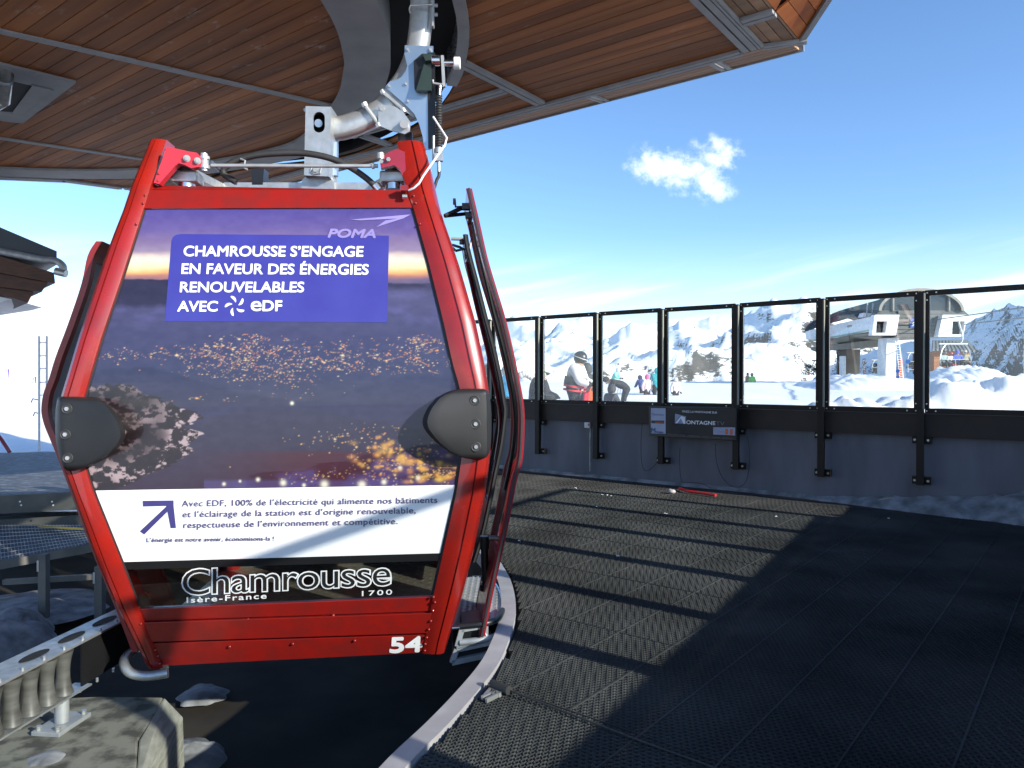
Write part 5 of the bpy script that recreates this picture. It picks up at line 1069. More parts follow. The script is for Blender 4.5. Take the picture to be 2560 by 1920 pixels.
# curved square-section arm rising to the roof slot
cl_ = smooth_poly([Hp(820, 323, .05), Hp(860, 319, .05), Hp(905, 303, .05), Hp(950, 278, .05), Hp(985, 240, .05), Hp(1020, 190, .05), Hp(1042, 130, .05), Hp(1052, 60, .05), Hp(1054, 0, .05), Hp(1054, -90, .05)], 6)
secs = []
for i, p in enumerate(cl_):
    d = (cl_[min(i + 1, len(cl_) - 1)] - cl_[max(i - 1, 0)]).normalized(); s_ = d.cross(Y1).normalized(); hw = 0.072; hd = 0.06; ch = 0.022
    secs.append([p + s_ * (hw - ch) - Y1 * hd, p + s_ * hw - Y1 * (hd - ch), p + s_ * hw + Y1 * (hd - ch), p + s_ * (hw - ch) + Y1 * hd, p - s_ * (hw - ch) + Y1 * hd, p - s_ * hw + Y1 * (hd - ch), p - s_ * hw - Y1 * (hd - ch), p - s_ * (hw - ch) - Y1 * hd])
arm = MB().loft(secs).build('hanger_arm', 'galv', gond, smooth=50)
plate = [(1012, 113), (1083, 115), (1083, 140), (1074, 150), (1074, 235), (1076, 360), (1076, 374), (1062, 374), (1056, 340), (1048, 310), (1036, 285), (1020, 268), (1000, 250), (968, 222), (964, 215), (975, 203), (990, 200), (1004, 192), (1014, 178), (1018, 165), (1014, 148), (1011, 135)]
pl_ = MB().prism([Hp(x, y, -.06) for x, y in plate], Y1 * 0.010).build('side_plate', 'zinc', gond)
b = MB()
for x, y in ((1019, 123), (1076, 123), (973, 214), (1015, 209), (1020, 252)): b.cyl(Hp(x, y, -.06), Hp(x, y, -.075), 0.010, 6)
b.build('plate_bolt', 'bolt', pl_)
MB().prism([Hp(x, y, -.09) for x, y in ((1055, 134), (1078, 136), (1078, 226), (1040, 228), (1036, 222), (1034, 152))], Y1 * 0.028).build('guard_housing', 'black', gond)
MB().prism([Hp(x, y, -.13) for x, y in ((1056, 134), (1078, 134), (1078, 150), (1064, 152))], Y1 * 0.07).prism([Hp(x, y, -.12) for x, y in ((1060, 160), (1078, 170), (1078, 226), (1040, 226))], Y1 * 0.03).build('guard_wedge', M.setdefault('green', mat('dark_green_paint', (0.02, 0.035, 0.03), 0.4)), gond)
MB().bar(Hp(1078, 132, -.06), Hp(1080, 372, -.06), 0.012, 0.05).build('edge_flat', 'black', gond)
b = MB(); b.cyl(Hp(1080, 151, -.08), Hp(1100, 151, -.08), 0.034, 16); b.cyl(Hp(1108, 157, -.08), Hp(1136, 157, -.08), 0.020, 16); b.build('lever_spindle', 'chrome', gond, smooth=40)
b = MB(); b.prism([Hp(1102, 138, -.1), Hp(1109, 138, -.1), Hp(1113, 215, -.1), Hp(1106, 217, -.1)], Y1 * .03); b.tube([Hp(1082, 200, -.1), Hp(1083, 208, -.1), Hp(1108, 212, -.1)], 0.008); b.build('lever_arm', 'galv_dull', gond)
MB().cyl(Hp(1134, 158, -.08), Hp(1151, 158, -.08), 0.040, 20).build('lever_roller', 'white_plastic', gond, bevel=0.006, smooth=40)
b = MB(); b.tube([Hp(1100, 215, -.1), Hp(1098, 240, -.1)], 0.013)
zz_ = []; rr_ = []
for i in range(60): t = i / 59; zz_.append(Hp(1097 + 0.5 * math.sin(t * 3), lerp(240, 370, t), -.1)); rr_.append(0.018 + 0.007 * (i % 3 == 0) )
b.build('bellows_rod', 'chrome', gond, smooth=40); MB().tube(zz_, rr_, 12).build('bellows', 'rubber', gond, smooth=60)
b = MB(); b.cyl(Hp(1097, 370, -.1), Hp(1096, 383, -.1), 0.026); b.tube([Hp(1084, 340, -.1), Hp(1084, 400, -.1)], 0.010); b.box(Hp(1097, 394, -.1), (0.055, 0.04, 0.05)); b.cyl(Hp(1097, 403, -.1), Hp(1097, 430, -.1), 0.012); b.build('bellows_clamp', 'galv', gond, smooth=40)
MB().tube(smooth_poly([Hp(1098, 428, -.1), Hp(1097, 440, -.1), Hp(1092, 450, -.1), Hp(1086, 470, -.1)], 4), 0.011, 8).build('lower_cable', 'rubber', gond, smooth=50)
# clamp on the arm
b = MB()
for a, c in (((912, 262), (948, 312)), ((958, 230), (1010, 276))): b.tube([Hp(*a, -.03), Hp(*c, -.03)], 0.014, 8); b.cyl(Hp(a[0] - 2, a[1] - 4, -.03), Hp(a[0] + 2, a[1] + 5, -.03), 0.022, 6); b.cyl(Hp(c[0] - 2, c[1] - 3, -.03), Hp(c[0] + 2, c[1] + 6, -.03), 0.024, 6)
b.build('clamp_rod', 'galv', gond, smooth=40)
cp = MB().prism([Hp(x, y, -.05) for x, y in ((947, 262), (985, 265), (1008, 280), (1026, 305), (1024, 328), (1012, 335), (975, 325), (945, 312))], Y1 * 0.014).build('clamp_plate', 'galv', gond)
MB().cyl(Hp(1010, 310, -.05), Hp(1010, 310, -.09), 0.028, 16).cyl(Hp(955, 270, -.05), Hp(955, 270, -.06), 0.018, 12).build('clamp_bolt', 'bolt', cp, smooth=40)
MB().bar(Hp(960, 226, -.04), Hp(1038, 285, -.04), 0.012, 0.05).build('clamp_flat', 'galv_dull', gond)
MB().prism([Hp(995, 333, .02), Hp(1030, 330, .02), Hp(1030, 352, .02), Hp(995, 352, .02)], Y1 * .03).build('clamp_block', 'black', gond)
b = MB(); b.tube([Hp(1082, 12, -.06), Hp(1026, 13, -.06), Hp(1023, 24, -.06), Hp(1026, 33, -.06)], 0.006); b.build('u_bolt', 'bolt', gond, smooth=40)
b = MB(); b.prism([Hp(1078, -20, -.05), Hp(1084, -20, -.05), Hp(1084, 64, -.05), Hp(1080, 64, -.05)], Y1 * .05)
for y in (14, 37): b.cyl(Hp(1084, y, -.03), Hp(1094, y, -.03), 0.012, 6)
b.build('arm_flat', 'galv_dull', gond)
# white whip with its bracket on the post
MB().tube([W(1022, 476, .18), W(1035, 470, .16), W(1048, 458, .16), W(1058, 440, .17), W(1112, 363, .30), W(1117, 345, .34), W(1083, 292, .40)], 0.0062, 8).build('whip_rod', 'white', gond, smooth=60)
b = MB(); b.box(W(1012, 472, .20), (0.042, 0.05, 0.03)); b.build('whip_bracket', 'red', gond); MB().cyl(W(1006, 491, .20), W(1018, 491, .20), 0.012).build('whip_nut', 'bolt', gond, smooth=40)

# ================================================================== PIT AND LEFT SIDE
PZ = -0.92
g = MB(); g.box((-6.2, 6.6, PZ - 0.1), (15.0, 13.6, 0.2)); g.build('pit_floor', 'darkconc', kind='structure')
M['grate'] = mat('frosted_grating', (0.05, 0.055, 0.06), 0.6, col2=(0.20, 0.23, 0.28), scale=9, stretch=(1, 3, 1), bump=0.004, bscale=60, detail=12, lo=0.5, hi=0.68)
M['beamgrey'] = mat('grey_edge_beam', (0.17, 0.16, 0.14), 0.7, col2=(0.10, 0.10, 0.09), scale=3)  # grey kept darker to stand in for shade around the walkway
a, b, c, d = onz(-60, 1240, 0), onz(330, 1222, 0), onz(300, 1128, 0), onz(-160, 1134, 0)
MB().prism([p - Vector((0, 0, 0.06)) for p in (a, b, c, d)], (0, 0, 0.06)).build('far_platform', 'grate', kind='structure')
fpl = thing('platform_edge', tuple(a), 'grey edge beam and sloping mesh walkway under the far platform left of the cabin', 'walkway')
MB().bar(a + Vector((0, -.05, -.115)), b + Vector((0, -.05, -.115)), 0.06, 0.23).build('edge_beam', 'beamgrey', fpl)
MB().bar(a + Vector((0, 0.3, -.42)), b + Vector((0, 0.3, -.42)), 0.3, 0.16).build('lower_beam', 'beamgrey', fpl)
bt = MB()
for x in (50, 53, 130, 133): bt.cyl(onpl(x, 1254 + (x % 10) * 3, a + Vector((0, -.085, 0)), Vector((0, 1, 0))), onpl(x, 1254 + (x % 10) * 3, a + Vector((0, -.10, 0)), Vector((0, 1, 0))), 0.012, 6)
bt.build('beam_bolt', 'bolt', fpl)
w = [onz(-40, 1312, -.30), onz(235, 1313, -.30), onz(262, 1352, -.36), onz(-40, 1408, -.50)]
MB().prism(w, (0, 0, -0.03)).build('mesh_walkway', mat('blue_mesh', (0.06, 0.07, 0.10), 0.5, col2=(0.12, 0.13, 0.16), scale=30, bump=0.004, bscale=90), fpl)
mesh_l = MB()
for t in np.linspace(0.02, 0.98, 34): mesh_l.bar(w[0].lerp(w[1], t) + Vector((0, 0, .004)), w[3].lerp(w[2], t) + Vector((0, 0, .004)), 0.008, 0.006)
for t in np.linspace(0.05, 0.95, 9): mesh_l.bar(w[0].lerp(w[3], t) + Vector((0, 0, .008)), w[1].lerp(w[2], t) + Vector((0, 0, .008)), 0.006, 0.006)
mesh_l.build('walkway_mesh', 'galv_dull', fpl, kind='stuff')
MB().bar(onz(100, 1316, -.29), onz(235, 1324, -.29), 0.05, 0.012).build('yellow_edge', mat('yellow_edge_paint', (0.45, 0.33, 0.05), 0.6), fpl)
MB().bar(w[3] + Vector((0, -.02, -.05)), w[2] + Vector((0, -.02, -.05)), 0.04, 0.09).build('walkway_beam', 'beamgrey', fpl)
for px, y0, y1, D in ((110, 1385, 1545, 6.9), (250, 1415, 1545, 6.9)):
    MB().bar(at(px, y0, D), at(px, y1, D), 0.07, 0.07).build('support_leg', 'beamgrey', fpl)
    MB().box(at(px - 14, y0 + 30, D - .03), (0.02, 0.02, 0.10)).build('leg_clip', 'bolt', fpl)
MB().bar(at(10, 1455, 7.2), at(260, 1440, 7.2), 0.05, 0.05).build('cross_rail', 'beamgrey', fpl)
def lump(name, pts, seed, h=0.10, **t):
    """irregular snow heap over a footprint given as (x, y, z) points"""
    cx = sum(p[0] for p in pts) / len(pts); cy = sum(p[1] for p in pts) / len(pts); cz = pts[0][2]; n, m_ = 40, 14; P = np.zeros((m_, n + 1, 3)); rs = np.random.RandomState(seed)
    ang = sorted((math.atan2(p[1] - cy, p[0] - cx), math.hypot(p[0] - cx, p[1] - cy)) for p in pts); aa = [a_[0] - 2 * math.pi for a_ in ang] + [a_[0] for a_ in ang] + [a_[0] + 2 * math.pi for a_ in ang]; rr = [a_[1] for a_ in ang] * 3
    for i in range(n + 1):
        th = -math.pi + 2 * math.pi * (i % n) / n; R = np.interp(th, aa, rr) * (0.85 + 0.35 * float(vnoise(np.array(math.cos(th) * 2.7 + seed), np.array(math.sin(th) * 2.7 + seed))))
        for j in range(m_):
            u = j / (m_ - 1); x = cx + math.cos(th) * R * u; y = cy + math.sin(th) * R * u
            P[j, i] = (x, y, cz - 0.01 + h * (1 - u ** 2) ** 0.8 * (0.55 + 0.9 * float(fbm(np.array(x * 7.0 + seed), np.array(y * 7.0), 4))))
    return grid_obj(name, P, 'shadesnow', **t)
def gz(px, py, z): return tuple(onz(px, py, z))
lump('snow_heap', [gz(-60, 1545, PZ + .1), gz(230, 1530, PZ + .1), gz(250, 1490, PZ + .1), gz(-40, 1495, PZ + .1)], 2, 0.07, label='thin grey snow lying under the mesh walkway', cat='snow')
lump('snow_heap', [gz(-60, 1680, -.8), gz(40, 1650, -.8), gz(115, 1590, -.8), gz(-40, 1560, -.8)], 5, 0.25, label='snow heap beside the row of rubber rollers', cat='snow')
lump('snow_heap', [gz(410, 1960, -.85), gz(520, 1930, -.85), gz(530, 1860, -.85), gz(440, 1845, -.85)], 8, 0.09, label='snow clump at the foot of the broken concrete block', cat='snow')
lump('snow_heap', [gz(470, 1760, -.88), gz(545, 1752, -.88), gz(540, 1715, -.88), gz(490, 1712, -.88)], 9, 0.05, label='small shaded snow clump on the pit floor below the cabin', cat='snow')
# broken concrete block
cb = [(-80, 1990), (-80, 1760), (60, 1748), (250, 1740), (408, 1742), (395, 1775), (345, 1850), (338, 1990)]
cz = -0.39; top_ = [onz(x, y, cz) for x, y in cb]
MB().prism([p - Vector((0, 0, 0.53)) for p in top_], (0, 0, 0.53)).build('concrete_block', ['concrete'], label='rough grey concrete block carrying the roller pedestal', cat='concrete block', bevel=0.012)
e1 = [onz(410, 1742, cz), onz(458, 1792, cz - .08), onz(372, 1960, cz - .10), onz(340, 1960, cz), onz(347, 1850, cz)]
MB().prism([e1[0], e1[1], e1[2], e1[3], e1[4]], (0.012, 0, -0.42)).build('concrete_edge', 'concrete_cut', label='pale freshly broken slanting edge of the concrete block', cat='concrete block', bevel=0.01)
lump('snow_heap', [gz(70, 1915, cz), gz(150, 1905, cz), gz(165, 1880, cz), gz(80, 1885, cz)], 12, 0.03, label='thin patch of ice on top of the concrete block', cat='snow')
# roller bank
rk = thing('roller_bank', tuple(onz(190, 1830, cz)), 'row of black hourglass rollers between galvanised plates on a pedestal', 'roller guide')
RT, RB_ = 0.03, -0.225; b0 = Vector((-2.53, 3.25, 0)); b1 = Vector((-2.34, 4.95, 0)); bd = (b1 - b0).normalized(); bn = Vector((bd.y, -bd.x, 0))
MB().prism([b0 + bn * .06 + Vector((0, 0, RT)), b1 + bn * .06 + Vector((0, 0, RT)), b1 - bn * .12 + Vector((0, 0, RT)), b0 - bn * .16 + Vector((0, 0, RT))], (0, 0, 0.012)).build('top_plate', 'galv', rk, bevel=0.002)
for s_ in (0.62, 0.90, 1.18, 1.45):
    c = b0 + bd * s_ - bn * 0.045 + Vector((0, 0, RT + .0135)); MB().prism([c + bd * (0.10 * math.cos(t)) * (1 if abs(math.cos(t)) > .3 else .8) + bn * (0.038 * math.sin(t)) for t in np.linspace(0, 2 * math.pi, 16, endpoint=False)], (0, 0, 0.001)).build('cutout_shade', 'darkgap', rk)  # near-black patches laid on the plate paint the shade of its holes
nb_ = MB()
for s_ in np.arange(0.15, 1.65, 0.145): nb_.cyl(b0 + bd * s_ + bn * .04 + Vector((0, 0, RT + .012)), b0 + bd * s_ + bn * .04 + Vector((0, 0, RT + .028)), 0.009, 6); nb_.cyl(b0 + bd * s_ + bn * .02 + Vector((0, 0, RB_ - .03)), b0 + bd * s_ + bn * .02 + Vector((0, 0, RB_ - .008)), 0.008, 6)
nb_.build('plate_bolts', 'bolt', rk)
MB().prism([b0 + bn * .055 + Vector((0, 0, RB_)), b0 + bd * .93 + bn * .055 + Vector((0, 0, RB_)), b0 + bd * .93 - bn * .05 + Vector((0, 0, RB_)), b0 - bn * .05 + Vector((0, 0, RB_))], (0, 0, -0.010)).build('bottom_plate', 'galv', rk, bevel=0.002)
MB().prism([b0 - bn * .075 + Vector((0, 0, RB_ + .02)), b0 + bd * .6 - bn * .075 + Vector((0, 0, RB_ + .02)), b0 + bd * .6 - bn * .075 + Vector((0, 0, RT - .01)), b0 - bn * .075 + Vector((0, 0, RT - .01))], -bn * .008).build('back_plate', 'galv', rk)
MB().prism([b0 + bd * .86 + bn * .045 + Vector((0, 0, RB_ + .01)), b1 + bn * .045 + Vector((0, 0, RB_ + .03)), b1 + bn * .045 + Vector((0, 0, RT - .004)), b0 + bd * .86 + bn * .045 + Vector((0, 0, RT - .004))], -bn * .01).build('side_panel', 'black', rk)
def roller(c):
    zs = np.linspace(RB_ + .012, RT - .012, 17); rs = [0.034 + 0.018 * abs(2 * (i / 16) - 1) ** 2 for i in range(17)]
    return MB().tube([Vector((c.x, c.y, z)) for z in zs], rs, 22)
for k, s_ in enumerate((0.04, 0.16, 0.28, 0.40, 0.52, 0.64)):
    c = b0 + bd * (s_ + .12) + bn * .008
    ro = roller(c).build('roller', mat('worn_roller_rubber', (0.05, 0.05, 0.045), 0.42, col2=(0.11, 0.11, 0.10), scale=4, stretch=(1, 1, 5)) if k == 0 else bpy.data.materials['worn_roller_rubber'], rk, smooth=50)
pc = b0 + bd * .76 + Vector((0, 0, cz)); MB().box(pc + Vector((0, 0, .012)), (0.25, 0.16, 0.024), (bd, bn, Vector((0, 0, 1)))).build('base_plate', 'galv_dull', rk, bevel=0.003)
MB().cyl(pc, pc + Vector((0, 0, -cz + RB_ - .011)), 0.036, 18).build('pedestal', 'galv_dull', rk, smooth=40)
nb_ = MB()
for i in (-1, 1):
    for j in (-1, 1): p = pc + bd * .1 * i + bn * .055 * j; nb_.cyl(p + Vector((0, 0, .024)), p + Vector((0, 0, .045)), 0.014, 6)
nb_.build('anchor_bolt', 'bolt', rk)

# neighbouring roof at the left edge
nrf = thing('neighbour_roof', tuple(at(40, 755, 11.5)), 'corner of a neighbouring roof with dark fascia, gutter pipe and wooden underside', 'roof')
NR = lambda x, y, d=0: at(x, y, 11.5 + d)
MB().prism([NR(-220, 480), NR(0, 568), NR(142, 628), NR(142, 662), NR(-220, 600)], (-2.2, 2.5, 0)).build('metal_fascia', M.setdefault('slate', mat('slate_metal', (0.05, 0.065, 0.08), 0.4, 0.3, col2=(0.035, 0.045, 0.06), scale=1.2)), nrf)
MB().tube(smooth_poly([NR(-220, 590, -.06), NR(0, 628, -.06), NR(100, 648, -.06), NR(138, 652, -.06), NR(156, 664, -.06), NR(158, 680, -.06)], 5), 0.055, 12).build('gutter_pipe', 'galv_dull', nrf, smooth=50)
MB().cyl(NR(140, 678, -.08), NR(165, 684, -.08), 0.06, 12).build('floodlight', 'galv', nrf, smooth=40)
for i, (p, off) in enumerate((([(-220, 590), (0, 640), (135, 682), (138, 708), (-220, 640)], 0.02), ([(-220, 640), (0, 652), (125, 700), (104, 730), (-220, 690)], .12), ([(-220, 690), (0, 668), (88, 722), (70, 757), (0, 735), (-220, 720)], .25))):
    MB().prism([NR(x, y, off) for x, y in p], (-1.7, 1.9, 0)).build('eaves_board', M.setdefault('eave', mat('eave_wood', (0.10, 0.034, 0.012), 0.6, col2=(0.05, 0.018, 0.007), scale=5, stretch=(1, 1, 6), objvar=.2)), nrf)
MB().prism([NR(-220, 760, .4), NR(0, 742, .4), NR(30, 748, .4), NR(0, 756, .4), NR(-220, 790, .4)], (-.4, 1.4, 0)).build('soffit_edge', 'white', nrf)
# light mast on the snow left
mp_ = thing('lattice_mast', tuple(at(100, 1132, 15)), 'pale ladder like lattice mast standing on the platform at the left', 'mast')
for x in (98, 117): MB().tube([at(x, 840, 15), at(x, 1000 if x > 100 else 1130, 15)], 0.022, 8).build('upright', 'white', mp_, smooth=50)
for y in (857, 890, 922, 956, 988): MB().tube([at(98, y, 15), at(117, y - 1, 15)], 0.012, 6).build('rung', 'white', mp_)
for y, x in ((1000, 90), (1034, 95)): MB().tube([at(98, y, 15), at(x - 8, y - 3, 15), at(x - 12, y + 6, 15)], 0.012, 6).build('side_hook', 'galv_dull', mp_)
MB().cyl(at(100, 1136, 15), at(100, 1131, 15), 0.24, 24).build('foot_disc', 'kerb', mp_)
MB().tube([at(-20, 1070, 14), at(5, 1100, 14), at(25, 1131, 14)], 0.035, 8).build('barrier_pole', M['dark_red'], smooth=40, label='leaning dark red barrier pole at the left edge of the snow', cat='pole')

# ================================================================== CHAIRLIFT STATION, CHALET
M['grey_clad'] = mat('grey_cladding', (0.105, 0.105, 0.10), 0.6, objvar=0.10); M['dgrey'] = mat('dark_grey_roof', (0.030, 0.037, 0.036), 0.7, spec=0.2); M['beige'] = mat('beige_soffit', (0.24, 0.225, 0.19), 0.7)
M['darkglass'] = mat('dark_glazing', (0.025, 0.03, 0.035), 0.12); M['brownconc'] = mat('brown_concrete', (0.22, 0.18, 0.14), 0.9, col2=(0.15, 0.12, 0.09), scale=1); M['orange'] = mat('orange_pad', (0.75, 0.14, 0.03), 0.6); M['bluesign'] = mat('blue_sign', (0.03, 0.14, 0.48), 0.4)
SD = 45.0
cs = thing('chairlift_station', tuple(at(2200, 955, SD)), 'grey and white chairlift station with arched glass front behind the windbreak', 'lift station')
C_ = lambda x, y, d=0.0: at(x, y, SD + d)
# barrel roof running back to the left
secs = []
for (cx, w_, base, h_, d) in ((2304, 107, 777, 57, 0), (2250, 98, 788, 46, 6), (2150, 86, 812, 44, 14), (2085, 74, 830, 38, 20)):
    secs.append([C_(cx + w_ * math.cos(t), base - h_ * math.sin(t), d) for t in np.linspace(0, math.pi, 18)])
MB().loft(secs, closed=False, cap=False).build('barrel_roof', 'dgrey', cs, smooth=40)
arch = [(2304 + 107 * math.cos(t), 777 - 57 * math.sin(t)) for t in np.linspace(0, math.pi, 22)]; arch_i = [(2304 + 100 * math.cos(t), 777 - 50 * math.sin(t)) for t in np.linspace(0, math.pi, 22)]
am = MB(); am.loft([[C_(*a_, -.1), C_(*b_, -.1), C_(*b_, .5), C_(*a_, .5)] for a_, b_ in zip(arch, arch_i)]); am.build('arch_rim', 'beige', cs, smooth=30)
for xa, xb in ((2206, 2232), (2234, 2302), (2305, 2372), (2374, 2402)):
    top_a = [(x, 777 - 50 * math.sqrt(max(0, 1 - ((x - 2304) / 100) ** 2))) for x in np.linspace(xa, xb, 8)]
    MB().prism([C_(*p, .25) for p in [(xa, 777)] + top_a + [(xb, 777)]], (0, .05, 0)).build('window', 'darkglass', cs)
for x in (2233, 2303.5, 2373): MB().bar(C_(x, 777, .1), C_(x, 777 - 50 * math.sqrt(1 - ((x - 2304) / 100) ** 2), .1), 0.09, 0.1, up=Y1).build('mullion', 'beige', cs)
# front block with clapboards
for k in range(7):
    y0 = 776 + 9.6 * k; xl = 2246 - 0.8 * k; xr = 2352 - 1.2 * k
    MB().prism([C_(xl, y0 + .6, 0), C_(xr, y0 + .6, 0), C_(xr, y0 + 9.0, 0), C_(xl, y0 + 9.0, 0)], (0, 0.25, 0)).build('cladding_board', 'grey_clad', cs)
MB().prism([C_(2200, 776, .2), C_(2410, 776, .2), C_(2422, 787, .0), C_(2190, 787, .0)], (0, .8, 0)).build('front_coping', 'grey_clad', cs)
MB().prism([C_(2190, 787, .3), C_(2352, 787, .3), C_(2346, 842, .3), C_(2190, 838, .3)], (0, 3.0, 0)).build('front_block', 'grey_clad', cs)
def portal(x0, x1, x2, x3, yt, yb, hx0, hx1, hy0, hy1):
    p = MB(); O = [(x0, yt), (x1, yt), (x2, yb), (x3, yb)]; I = [(hx0 + 2, hy0), (hx1, hy0), (hx1 - 4, hy1), (hx0, hy1)]
    for i in range(4):
        j = (i + 1) % 4; p.prism([C_(*O[i], -.5), C_(*O[j], -.5), C_(*I[j], -.5), C_(*I[i], -.5)], (0, .45, 0))
    o = p.build('portal', 'white', cs); MB().prism([C_(*q, -.1) for q in I], (0, .05, 0)).build('portal_opening', 'darkgap', o)
portal(2187, 2249, 2240, 2180, 787, 838, 2190, 2218, 803, 832)
portal(2357, 2419, 2408, 2345, 787, 841, 2380, 2412, 803, 836)
MB().prism([C_(2187, 789, -.2), C_(2181, 828, -.2), C_(2050, 850, 9), C_(2026, 846, 10), C_(2025, 826, 10), C_(2083, 812, 7)], (0.3, 1.6, 0)).build('white_fascia', 'white', cs)
MB().bar(C_(2182, 824, -.25), C_(2030, 852, 9.8), 0.1, 0.07).build('green_line', mat('green_line', (0.15, 0.35, 0.3), 0.5), cs)
MB().prism([C_(2187, 782, 1), C_(2083, 805, 8), C_(2030, 822, 10), C_(2045, 800, 12), C_(2100, 780, 12), C_(2200, 768, 4)], (0, 1, 0)).build('side_roof', 'dgrey', cs)
MB().prism([C_(2181, 832, 0), C_(2406, 841, 0), C_(2300, 848, 2), C_(2215, 848, 2), C_(2083, 862, 8), C_(2040, 858, 10)], (0, 2.5, .05)).build('soffit', 'beige', cs)
MB().prism([C_(2083, 862, 3), C_(2216, 846, 3), C_(2216, 866, 3), C_(2100, 874, 3)], (0, 4, 0)).build('mid_beam', 'beige', cs)
MB().prism([C_(2218, 845, .5), C_(2250, 845, .5), C_(2240, 858, .5), C_(2240, 958, .5), C_(2214, 956, .5), C_(2216, 870, .5)], (0, 1.1, 0)).build('column', 'white', cs)
MB().prism([C_(2117, 873, 4), C_(2151, 873, 4), C_(2149, 945, 4), C_(2116, 942, 4)], (0, 1.5, 0)).build('concrete_pier', 'brownconc', cs)
MB().prism([C_(2105, 890, 3.8), C_(2115, 890, 3.8), C_(2115, 942, 3.8), C_(2105, 942, 3.8)], (0, .4, 0)).build('cabinet', 'white', cs)
MB().prism([C_(2160, 782, 1), C_(2182, 784, 1), C_(2182, 792, 1), C_(2156, 792, 1)], (0, .6, 0)).build('roof_machine', 'white', cs)
for x in (2166, 2180): MB().bar(C_(x, 792, 1), C_(x + 3, 758, 1), .06, .06).build('roof_post', 'galv_dull', cs)
pb = MB(); put_text(pb, 'POMA', (2119, 819), (2130, 817), 6, lambda x, y: C_(x, y, 3.0), bold=.02); pb.build('maker_mark', 'dgrey', cs)
pn = MB().prism([C_(2277, 796, -.06), C_(2292, 796, -.06), C_(2292, 819, -.06), C_(2276, 819, -.06)], (0, .05, 0)).build('pictogram_panel', 'bluesign', cs)
pg = MB(); pg.ball(C_(2287, 801, -.1), (.05, .02, .05)).tube([C_(2286, 804, -.1), C_(2281, 809, -.1), C_(2285, 813, -.1)], .03, 6).tube([C_(2279, 815, -.1), C_(2290, 811, -.1)], .02, 6).tube([C_(2284, 806, -.1), C_(2290, 807, -.1)], .018, 6); pg.build('pictogram', 'whitetext', pn)
ld = thing('access_ladder', tuple(C_(2255, 960, -.8)), 'tall ladder with orange safety padding leaning on the white station column', 'ladder')
for dx in (0, 9): MB().tube([C_(2238 + dx, 852, -.4), C_(2244 + dx, 900, -.6), C_(2252 + dx, 975, -1.4)], 0.03, 6).build('stile', 'white', ld)
for k in range(19): t = k / 18; MB().bar(C_(lerp(2239, 2252, t), lerp(856, 965, t), lerp(-.45, -1.3, t)), C_(lerp(2248, 2261, t), lerp(856, 965, t), lerp(-.45, -1.3, t)), .03, .03).build('rung', 'white', ld)
MB().prism([C_(2249, 898, -.3), C_(2256, 896, -.3), C_(2260, 960, -.3), C_(2248, 960, -.3)], (0, .3, 0)).build('padding', 'orange', ld, bevel=.03); MB().prism([C_(2240, 962, -1), C_(2270, 956, -1), C_(2273, 963, -1), C_(2248, 966, -1)], (0, .5, .02)).build('pad_base', 'orange', ld)
def disc_sign(x, y, r, d, label, post=True, n='piste_sign'):
    o = thing(n, tuple(C_(x, y + 30, d)), label, 'sign'); MB().cyl(C_(x, y, d - .03), C_(x, y, d + .03), r / F * SD, 24).build('disc', 'bluesign', o, smooth=40)
    if post: MB().bar(C_(x, y + r, d), C_(x, y + 27, d), .04, .04).build('post', 'galv_dull', o)
disc_sign(2270, 904, 5.5, 1, 'round blue sign on a post right of the orange ladder'); disc_sign(2244, 928, 4.5, -1.0, 'upper of two blue discs hung on the station ladder', False); disc_sign(2244, 944, 4.5, -1.1, 'lower of two blue discs hung on the station ladder', False)
ch = thing('wooden_hut', tuple(at(2385, 935, 56)), 'small wooden hut with grey metal roof behind the chairlift', 'hut'); K_ = lambda x, y, d=0: at(x, y, 56 + d)
for k in range(6): MB().prism([K_(2335, 877 + 9.6 * k), K_(2426, 877 + 9.6 * k), K_(2426, 886 + 9.6 * k), K_(2335, 886 + 9.6 * k)], (0, .2, 0)).build('wall_board', M.setdefault('hutwood', mat('hut_wood', (0.30, 0.11, 0.04), 0.7, objvar=.1)), ch)
MB().prism([K_(2335, 878, .2), K_(2426, 878, .2), K_(2426, 935, .2), K_(2335, 935, .2)], (0, 3, 0)).build('wall', 'hutwood', ch)
MB().prism([K_(2332, 854, 1.5), K_(2418, 852, 1.5), K_(2443, 880, -.6), K_(2330, 876, -.6)], (0, 0, .1)).build('roof', M.setdefault('seam', mat('seam_roof', (.16, .18, .18), .5)), ch)
for k in range(12): t = k / 11; MB().bar(K_(lerp(2332, 2418, t), 853, 1.45), K_(lerp(2330, 2442, t), lerp(876, 880, t) - 1, -.65), .06, .14).build('roof_seam', 'dgrey', ch)
